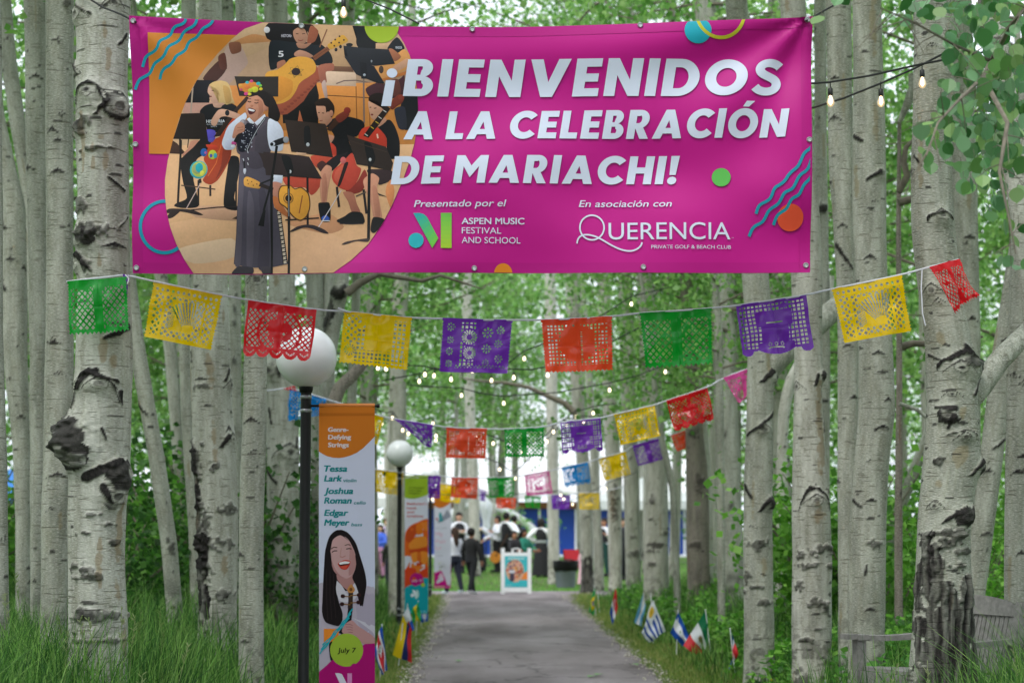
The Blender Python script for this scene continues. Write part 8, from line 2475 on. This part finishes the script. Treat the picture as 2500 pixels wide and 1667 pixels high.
# ------------------------------------------------------------------ branch of round leaves hanging into the corner
def leaf_spray():
    host = [o for o in C.objects if o.get('label', '').startswith('bark-split aspen')][0]
    off = Vector(host.location)
    rng = np.random.default_rng(5)
    rr = random.Random(17)
    tw = MB()
    mains = [px([(2455, 260, 10.95), (2420, 150, 9.8), (2330, 110, 8.8), (2240, 60, 8.2), (2150, 20, 8.0)], 0),
             px([(2420, 150, 9.8), (2400, 190, 8.9), (2350, 235, 8.3), (2290, 300, 8.0), (2262, 380, 7.9)], 0),
             px([(2400, 190, 8.9), (2460, 300, 8.4), (2440, 420, 8.2), (2465, 540, 8.1), (2480, 620, 8.1)], 0),
             px([(2420, 150, 9.8), (2470, 60, 8.8), (2520, 0, 8.4), (2580, -60, 8.2)], 0)]
    for m in mains: tw.tube([p - off for p in m], [0.014, 0.010, 0.007, 0.005, 0.003][:len(m)], 6)
    regions = [(2320, 2505, -20, 200, 130), (2250, 2400, 120, 330, 70), (2400, 2505, 180, 420, 90), (2225, 2320, 290, 410, 20), (2330, 2470, 200, 470, 26), (1975, 2100, 0, 60, 3), (2330, 2470, 330, 470, 22), (2410, 2505, 440, 560, 12), (2440, 2505, 560, 660, 5), (2140, 2320, -20, 75, 20), (2290, 2400, 20, 130, 16), (2395, 2460, 470, 530, 4)]
    V, Q, K = [], [], []
    n0 = 0
    pal = ['#5f9a62', '#4c8c48', '#7db17a', '#72a85a', '#3f7c3c', '#93bd70', '#5f9650', '#86b884']
    for (x0, x1, y0, y1, n) in regions:
        for _ in range(n):
            sx, sy, Y = rr.uniform(x0, x1), rr.uniform(y0, y1), rr.uniform(8.6, 10.4)
            if 2215 < sx < 2295 and 110 < sy < 265: continue
            c = P(sx, sy, Y)
            s = rr.uniform(0.026, 0.043)
            nrm = Vector((rr.gauss(0, 0.75), -1 + rr.gauss(0, 0.4), rr.gauss(0.3, 0.75))).normalized()
            dn = Vector((rr.gauss(0, 0.5), 0, -1))
            t = (dn - nrm * dn.dot(nrm)).normalized()
            b = nrm.cross(t)
            fold = rr.uniform(0.0, 0.3)
            ring = [(0, -1.0), (0.45, -0.86), (0.82, -0.5), (0.98, -0.05), (0.84, 0.42), (0.5, 0.8), (0.12, 1.05), (0, 1.22)]
            pts = [(0, -1.0), (0, -0.4), (0, 0.3), (0, 1.22)]
            vs = []
            for sgn in (1, -1):
                vs.append([c + b * (sgn * q[0] * s) + t * (q[1] * s) + nrm * (abs(q[0]) * fold * s) for q in ring])
            base = n0 + len(V) * 0
            allv = vs[0] + vs[1]
            V += [tuple(v - off) for v in allv]
            col = np.array(lin(rr.choice(pal), 0.72)); col[:3] *= rr.uniform(0.8, 1.2)
            K += [col] * 16
            for h in (0, 8):
                o = [n0 + h + k for k in range(8)]
                for k in range(3):
                    q4 = (o[k], o[k + 1], o[6 - k], o[7 - k])
                    Q.append(q4 if h else q4[::-1])
            n0 += 16
            stem_top = c - t * (s * 1.0)
            up = stem_top + Vector((rr.uniform(-0.02, 0.02), rr.uniform(-0.02, 0.02), rr.uniform(0.02, 0.05)))
            tw.tube([stem_top - off, up - off], [0.0009, 0.0012], 4)
    for _ in range(46):
        a = rr.choice(mains); k = rr.randrange(1, len(a) - 1)
        p = a[k].lerp(a[k + 1], rr.random())
        q = p + Vector((rr.uniform(-0.16, 0.16), rr.uniform(-0.2, 0.2), rr.uniform(-0.2, 0.08)))
        tw.tube([p - off, p.lerp(q, .5) + Vector((0, 0, 0.01)) - off, q - off], [0.003, 0.0022, 0.0012], 5)
    link('leaves', np_mesh('leaves', np.array(V), np.array(Q), {'Col': np.array(K)}), leaf_near_m, host)
    tw.build('twig', limb_m, host, True)
leaf_spray()
# ------------------------------------------------------------------ people
SKIN = {'a': pmat('skin_tan', '#b98266', 0.55, 0.06, 20), 'b': pmat('skin_light', '#d3a488', 0.55, 0.06, 20), 'c': pmat('skin_brown', '#946048', 0.55, 0.06, 20)}
CL = {}
def fab(c):
    if c not in CL: CL[c] = pmat('fabric_' + c[1:], c, 0.8, 0.10, 12, 0.2)
    return CL[c]
face_dark = pmat('eye_and_lip', '#4a2a26', 0.5, 0.05, 30)

ARMS = {'down': ((0.235, 0.02, 1.12), (0.25, -0.04, 0.88)), 'hips': ((0.40, 0.06, 1.16), (0.20, -0.06, 1.02)), 'crossed': ((0.25, -0.08, 1.12), (-0.02, -0.23, 1.17)),
        'forward': ((0.25, -0.12, 1.13), (0.12, -0.36, 1.10)), 'fret': ((0.30, -0.10, 1.16), (0.34, -0.28, 1.22)), 'strum': ((0.28, -0.02, 1.13), (0.05, -0.24, 1.04)),
        'back': ((0.25, 0.10, 1.13), (0.10, 0.13, 1.0)), 'up': ((0.28, -0.14, 1.2), (0.16, -0.30, 1.42))}

def person(x, y, h, facing, label, skin='b', hair='#1d1513', hairdo='short', top='#e8eaf2', legs='#1b2030', arms=('down', 'down'), stance='stand', skirt=None, vest=None, belt=None, bow=None, puff=False, shoes='#15161a', group='festival visitors', crouch=0.0, sash=None, hat=None, z=None, legs_bare=False):
    root = empty('person', (x, y, tz(x, y) + 0.01 if z is None else z), facing)
    tag(root, label, 'person', group)
    s = h / 1.70
    k = crouch
    def J(p): return Vector((p[0], p[1], p[2] - k * min(1, max(0, (p[2] - 0.1) / 0.8)))) * s
    leg = {}
    for sd in (-1, 1):
        if stance == 'stride':
            f = 1 if sd == 1 else -1
            hip, kn, an = (sd * 0.09, 0, 0.92), (sd * 0.085, -0.14 * f - 0.04, 0.50), (sd * 0.08, -0.27 * f, 0.09 if f > 0 else 0.13)
        elif stance == 'sit':
            hip, kn, an = (sd * 0.10, 0.05, 0.92), (sd * 0.12, -0.38, 0.93), (sd * 0.12, -0.40, 0.50)
        else:
            hip, kn, an = (sd * 0.09, 0, 0.92), (sd * 0.10, -0.02, 0.50), (sd * 0.105, 0.02, 0.08)
        leg[sd] = [J(hip), J(kn), J(an), J((an[0] + sd * 0.015, an[1] - 0.16, an[2] - 0.045))]
    arm = {}
    for sd, a in zip((-1, 1), arms):
        el, wr = ARMS[a]
        el, wr = (sd * el[0], el[1], el[2]), (sd * wr[0], wr[1], wr[2])
        arm[sd] = [J((sd * 0.165, 0, 1.385)), J(el), J(wr)]
    # one continuous body grown over a skeleton
    vs, es, rs = [], [], []
    def v(p, r, par=None):
        vs.append(tuple(p)); rs.append(r * s); i = len(vs) - 1
        if par is not None: es.append((par, i))
        return i
    pel = v(J((0, 0, 0.95)), 0.115)
    wst = v(J((0, 0.0, 1.10)), 0.105, pel)
    chs = v(J((0, 0.0, 1.29)), 0.12, wst)
    nb = v(J((0, 0.01, 1.42)), 0.062, chs)
    n2 = v(J((0, 0.0, 1.475)), 0.052, nb)
    jaw = v(J((0, -0.015, 1.525)), 0.070, n2)
    hd = v(J((0, -0.005, 1.595)), 0.090, jaw)
    ht = v(J((0, 0.005, 1.655)), 0.062, hd)
    v(J((0, -0.098, 1.572)), 0.014, hd)
    for sd in (-1, 1): v(J((sd * 0.092, 0.01, 1.58)), 0.016, hd)
    for sd in (-1, 1):
        a = arm[sd]
        i = v(a[0], 0.055, chs); i = v(a[1], 0.042, i); i = v(a[2], 0.030, i)
        d = (a[2] - a[1]).normalized()
        pm = v(a[2] + d * 0.07 * s, 0.030, i)
        side = d.cross(Vector((0, 1, 0))); side = side.normalized() if side.length > 1e-3 else Vector((1, 0, 0))
        curl = Vector((0, -1, 0)) * 0.012 * s
        for q, ln in ((-1.2, 0.055), (-0.4, 0.065), (0.4, 0.062), (1.2, 0.048)):
            f1 = v(a[2] + d * (0.085 + ln * .5) * s + side * q * 0.017 * s + curl, 0.010, pm)
            v(a[2] + d * (0.085 + ln) * s + side * q * 0.018 * s + curl * 2.6, 0.008, f1)
        t1 = v(a[2] + d * 0.05 * s + side * -0.042 * s + curl * 1.5, 0.011, i)
        v(a[2] + d * 0.085 * s + side * -0.056 * s + curl * 2.2, 0.009, t1)
    for sd in (-1, 1):
        l = leg[sd]
        i = v(l[0], 0.085, pel); i = v(l[1], 0.058, i); i = v(l[2], 0.040, i); v(l[3], 0.034, i)
    me = bpy.data.meshes.new('body')
    me.from_pydata(vs, es, [])
    me.update()
    b = link('body', me, SKIN[skin], root)
    md = b.modifiers.new('skin', 'SKIN')
    me.skin_vertices[0].data.foreach_set('radius', [q for r in rs for q in (r, r)])
    me.skin_vertices[0].data[0].use_root = True
    md.use_smooth_shade = True
    ss = b.modifiers.new('sub', 'SUBSURF'); ss.levels = 1; ss.render_levels = 1
    # face
    fm = MB()
    for sd in (-1, 1): fm.ball(J((sd * 0.034, -0.088, 1.600)), 0.012 * s, 8, 6, (1.3, 0.6, 0.8))
    fm.ball(J((0, -0.083, 1.533)), 0.02 * s, 8, 6, (1.3, 0.5, 0.5))
    fm.build('eyes_and_mouth', face_dark, b, True)
    # clothes
    def loft(zs, grow=0.0):
        mb = MB()
        vv, ff = [], []
        n = 18
        for (z, rx, ry, yo) in zs:
            c = J((0, yo, z))
            for q in range(n):
                w = 2 * math.pi * q / n
                vv.append(c + Vector((math.cos(w) * (rx + grow) * s, math.sin(w) * (ry + grow) * s, 0)))
        for i in range(len(zs) - 1):
            for q in range(n):
                q2 = (q + 1) % n
                ff.append((i * n + q, i * n + q2, (i + 1) * n + q2, (i + 1) * n + q))
        ff.append(tuple(range((len(zs) - 1) * n, len(zs) * n)))
        return mb.add(vv, ff)
    T = [(0.92, 0.178, 0.128, 0), (0.99, 0.165, 0.122, 0), (1.10, 0.150, 0.118, 0), (1.25, 0.172, 0.135, 0), (1.36, 0.185, 0.122, 0.0), (1.42, 0.135, 0.095, 0.01), (1.455, 0.068, 0.066, 0.01)]
    sm = loft(T)
    for sd in (-1, 1):
        a = arm[sd]
        if puff: sm.tube([a[0] + Vector((-sd * 0.03 * s, 0, 0)), a[0].lerp(a[1], .4), a[1], a[1].lerp(a[2], .6), a[2]], [q * s for q in (0.075, 0.10, 0.095, 0.085, 0.04)], 12)
        else: sm.tube([a[0] + Vector((-sd * 0.03 * s, 0, 0)), a[0].lerp(a[1], .5), a[1], a[1].lerp(a[2], .5), a[2]], [q * s for q in (0.072, 0.066, 0.056, 0.05, 0.042)], 12)
    sm.build('top', fab(top), root, True)
    if vest: loft([(0.99, 0.168, 0.126, 0), (1.10, 0.156, 0.124, 0), (1.25, 0.178, 0.141, 0), (1.36, 0.160, 0.128, 0.0), (1.415, 0.110, 0.10, 0.01)], 0.006).build('vest', fab(vest), root, True)
    if belt: loft([(0.995, 0.180, 0.140, 0), (1.005, 0.184, 0.145, 0), (1.065, 0.176, 0.142, 0), (1.075, 0.170, 0.136, 0)], 0.006).build('belt', fab(belt), root, True)
    if bow:
        bm_ = MB()
        for sd in (-1, 1): bm_.ball(J((sd * 0.055, -0.145, 1.36)), 0.055 * s, 10, 8, (1.1, 0.5, 0.75))
        bm_.ball(J((0, -0.15, 1.29)), 0.06 * s, 10, 8, (0.8, 0.4, 1.2)); bm_.build('bow', fab(bow), root, True)
    if skirt:
        mb = MB(); n = 26
        prof = [(0.05, 0.285, 0.25), (0.25, 0.265, 0.235), (0.55, 0.235, 0.20), (0.85, 0.20, 0.165), (0.96, 0.185, 0.148), (1.03, 0.165, 0.132)]
        vv, ff = [], []
        for (z_, rx, ry) in prof:
            c = J((0, 0.01, z_))
            for q in range(n):
                w = 2 * math.pi * q / n; fl = 1 + 0.05 * math.sin(w * 7) * (1 - z_)
                vv.append(c + Vector((math.cos(w) * rx * fl, math.sin(w) * ry * fl, 0)) * s)
        for i in range(len(prof) - 1):
            for q in range(n):
                q2 = (q + 1) % n; ff.append((i * n + q, i * n + q2, (i + 1) * n + q2, (i + 1) * n + q))
        mb.add(vv, ff).build('skirt', fab(skirt), root, True)
    elif not legs_bare:
        tm = loft([(0.84, 0.165, 0.130, 0), (0.93, 0.172, 0.130, 0), (1.0, 0.160, 0.120, 0)], 0.002)
        for sd in (-1, 1):
            l = leg[sd]
            tm.tube([l[0] + Vector((0, 0, 0.03 * s)), l[0].lerp(l[1], .5), l[1], l[1].lerp(l[2], .5), l[2]], [q * s for q in (0.100, 0.088, 0.072, 0.064, 0.056)], 12)
        tm.build('trousers', fab(legs), root, True)
    for sd in (-1, 1):
        l = leg[sd]
        d = (l[3] - l[2])
        MB().tube([l[2] + Vector((0, 0.03 * s, -0.02 * s)), l[2] + d * .45 + Vector((0, 0, -0.012 * s)), l[3] + Vector((0, -0.03 * s, 0.0))], [0.050 * s, 0.050 * s, 0.036 * s], 10).build('shoe', fab(shoes), root, True)
    hm = MB()
    hm.ball(J((0, 0.018, 1.615)), 0.108 * s, 16, 12, (0.98, 1.05, 1.02))
    for i in range(len(hm.v)):                       # lift the fringe off the face
        p = Vector(hm.v[i]); c = J((0, 0.018, 1.615))
        if p.y - c.y < -0.03 * s and p.z < J((0, 0, 1.632)).z: hm.v[i] = (p.x, c.y - 0.03 * s + (p.y - c.y) * 0.05, p.z)
    if hairdo == 'long': hm.tube([J((0, 0.06, 1.66)), J((0, 0.105, 1.54)), J((0.01, 0.125, 1.42)), J((0.0, 0.14, 1.30)), J((0.0, 0.14, 1.22))], [q * s for q in (0.085, 0.090, 0.075, 0.055, 0.02)], 12, flat=0.6)
    if hairdo == 'curls':
        for q in range(14):
            a = q * 2.4; hm.ball(J((0.085 * math.cos(a), 0.03 + 0.06 * math.sin(a), 1.63 - 0.012 * q)), 0.05 * s, 8, 6)
    if hairdo == 'bun': hm.ball(J((0.03, 0.12, 1.62)), 0.065 * s, 10, 8)
    hm.build('hair', fab(hair), root, True)
    if hat:
        MB().lathe([(0.25 * s, 0), (0.25 * s, 0.012 * s), (0.13 * s, 0.02 * s), (0.115 * s, 0.11 * s), (0.06 * s, 0.14 * s)], 20, J((0, 0.01, 1.665))).build('hat', fab(hat), root, True)
    return root

def at_px(sx, Y): return P(sx, HORIZON, Y).x
PI_ = math.pi
MG = 'mariachi players on the lawn'
person(at_px(1109, 47.0), 47.0, 1.56, PI_ + 0.5, 'person in a white sweater and navy jeans walking away with long brown hair', 'b', '#3a2418', 'long', '#e2e4f0', '#161c30', ('down', 'forward'), 'stride', shoes='#c9d6dc')
person(at_px(1151, 46.6), 46.6, 1.55, PI_ - 0.45, 'boy in all-black clothes striding across the end of the path', 'a', '#15100f', 'short', '#17171b', '#14161c', ('down', 'down'), 'stride', shoes='#c9c6cc')
person(at_px(1121, 60), 60.0, 1.80, 0.15, 'person with long dark hair and folded arms, white blouse under a dark vest', 'b', '#1c1312', 'long', '#e9eaf2', '#24232c', ('crossed', 'crossed'), vest='#1d1c22', group=MG)
person(at_px(1166, 60.5), 60.5, 1.62, 0.1, 'mariachi player with a big yellow bow and hands on hips', 'b', '#17100f', 'bun', '#e6e8f2', '#121216', ('hips', 'hips'), skirt='#131317', vest='#15151a', bow='#e8b838', puff=True, group=MG)
person(at_px(1214, 60.5), 60.5, 1.70, -1.2, 'mariachi player in white sleeves seen from the side, strumming a guitar', 'a', '#15100e', 'short', '#e8eaf4', '#131318', ('strum', 'fret'), vest='#e4e6f0', group=MG)
person(at_px(1237, 60), 60.0, 1.80, 2.5, 'tall mariachi player turned away in a black vest and white sleeves', 'a', '#120e0d', 'short', '#eceef6', '#131318', ('hips', 'forward'), vest='#17171c', puff=True, group=MG)
person(at_px(1256, 63.5), 63.5, 1.72, 2.8, 'mariachi player with a red hair flower behind the tall one', 'a', '#161011', 'bun', '#17171c', '#131318', ('down', 'down'), vest='#1a1a20', group=MG)
person(at_px(1280, 54), 54.0, 1.62, 1.0, 'person in a green shirt leaning in beside the sandwich board', 'c', '#17100e', 'long', '#14735f', '#0f3d3a', ('forward', 'forward'), crouch=0.16)
person(at_px(1256, 53.5), 53.5, 1.42, 0.6, 'dark-haired child in black behind the sandwich board', 'a', '#1a1210', 'short', '#1c1b20', '#18181e', ('forward', 'down'))
person(at_px(1322, 57.5), 57.5, 1.66, 2.7, 'mariachi player in a long black skirt with a silver belt, turned away', 'a', '#120d0d', 'curls', '#eceef6', '#121216', ('forward', 'hips'), skirt='#121216', vest='#141418', belt='#8d9492', puff=True, group=MG)
person(at_px(1424, 53.5), 53.5, 0.98, -0.5, 'toddler in a pale pink dress beside the dark-based aspen', 'b', '#2c1c16', 'short', '#e4b4c4', '#d9a8ba', ('down', 'down'), skirt='#e3b7c6')
person(at_px(1475, 58), 58.0, 1.66, -0.8, 'mariachi player in white and black half hidden by far trunks', 'a', '#1c1413', 'bun', '#e6e8f0', '#12403c', ('strum', 'fret'), vest='#1b1b22', group=MG)
person(at_px(1519, 56), 56.0, 1.72, 0.9, 'person in dark clothes between the scarred and plain far aspens', 'b', '#1b1412', 'short', '#1c1d26', '#16171e', ('down', 'down'))
person(at_px(955, 50), 50.0, 1.36, PI_, 'child in a dark green top seen from behind beside the second lamp post', 'a', '#3a241a', 'short', '#23281f', '#1f2330', ('down', 'down'))
person(at_px(985, 58), 58.0, 1.66, 0.6, 'person in an orange shirt just behind the second lamp post', 'a', '#1b1412', 'short', '#ea7a2a', '#2a2c36', ('forward', 'down'))
person(at_px(928, 57), 57.0, 1.5, -0.4, 'person in blue and pink near the white canopy', 'b', '#241814', 'long', '#3f62c8', '#c98fb4', ('down', 'forward'))
person(at_px(944, 60), 60.0, 1.62, 0.4, 'person in a pale lilac shirt at the white canopy', 'b', '#5a3a26', 'short', '#c9b4d8', '#3a4258', ('down', 'down'))
person(at_px(44, 52.0), 52.0, 1.58, 0.3, 'person in a magenta blouse and straw hat among the trunks at the far edge', 'b', '#3a2820', 'short', '#b01f86', '#1d1e26', ('forward', 'down'), hat='#d8bd86')
person(at_px(64, 54.0), 54.0, 1.60, 0.8, 'person in a white shirt beside the magenta one', 'b', '#2a1c16', 'short', '#e9ebf0', '#2c3348', ('down', 'forward'))
person(at_px(18, 56.0), 56.0, 1.66, 0.2, 'person in a red shirt behind the magenta one', 'a', '#1b1412', 'short', '#c23a3a', '#2c3348', ('down', 'down'))
person(at_px(366, 55.0), 55.0, 1.66, 0.4, 'person in an orange top at the vendor table', 'b', '#2a1a14', 'long', '#e4672a', '#30323c', ('forward', 'down'))
person(at_px(318, 55.5), 55.5, 1.60, -0.6, 'person in a yellow top at the vendor table', 'a', '#1b1412', 'short', '#e6c13a', '#2a2f40', ('forward', 'forward'))
person(at_px(384, 58.5), 58.5, 1.70, 0.1, 'person in a pink top behind the vendor table', 'b', '#4a2e20', 'short', '#d98aa0', '#2a2f40', ('down', 'down'))

# guitar held by the side-on player
def guitar():
    Y = 60.0
    c = P(1211, 1357, Y - 0.35)
    root = empty('guitar', c)
    tag(root, 'small orange-brown guitar held by the side-on mariachi player', 'guitar')
    wood = pmat('guitar_top', '#c9802c', 0.35, 0.15, 12); dk = pmat('guitar_neck', '#3a2417', 0.5, 0.1, 20)
    tilt = Matrix.Rotation(math.radians(28), 4, 'Y')
    out = []
    for k in range(36):
        a = 2 * math.pi * k / 36
        r = 0.135 + 0.035 * math.cos(2 * a) - 0.035 * math.sin(a)
        out.append((r * math.cos(a) * 0.95, r * math.sin(a) * 1.5))
    n = len(out); V = [(x, -0.04, z) for x, z in out] + [(x, 0.04, z) for x, z in out]
    Fc = [tuple(range(n)), tuple(range(2 * n - 1, n - 1, -1))] + [(i, n + i, n + (i + 1) % n, (i + 1) % n) for i in range(n)]
    MB().add(V, Fc).xform(tilt).build('soundbox', wood, root)
    MB().tube([(0, -0.043, 0.03), (0, -0.0405, 0.03)], 0.035, 16).xform(tilt).build('sound_hole', dk, root)
    MB().box((0, -0.03, 0.40), (0.045, 0.025, 0.44)).box((0, -0.03, 0.68), (0.07, 0.02, 0.13)).xform(tilt).build('neck', dk, root)
guitar()
# a few fallen leaves on the path
lm = MB()
for (sx, sy) in ((1462, 1655), (1446, 1660), (1548, 1630), (1120, 1620)):
    p = ground_pt(sx, sy)
    leafm = MB()
    pts = [(0.05 * math.cos(a) * (1.2 if abs(math.cos(a)) > .7 else 1), 0.05 * math.sin(a), 0.012 * abs(math.sin(a))) for a in np.linspace(0, 6.28, 13)[:-1]]
    leafm.add([(x, y, z) for x, y, z in pts], [tuple(range(12))])
    o = leafm.build('fallen_leaf', pmat('fallen_leaf_green', '#5f8f4a', 0.6, 0.1, 20) if 'fallen_leaf_green' not in bpy.data.materials else bpy.data.materials['fallen_leaf_green'])
    o.location = (p.x, p.y, 0.040)
    o.rotation_euler = (0, 0, sx)
    tag(o, 'green leaf fallen on the grey path', 'leaf', 'fallen leaves on the path')
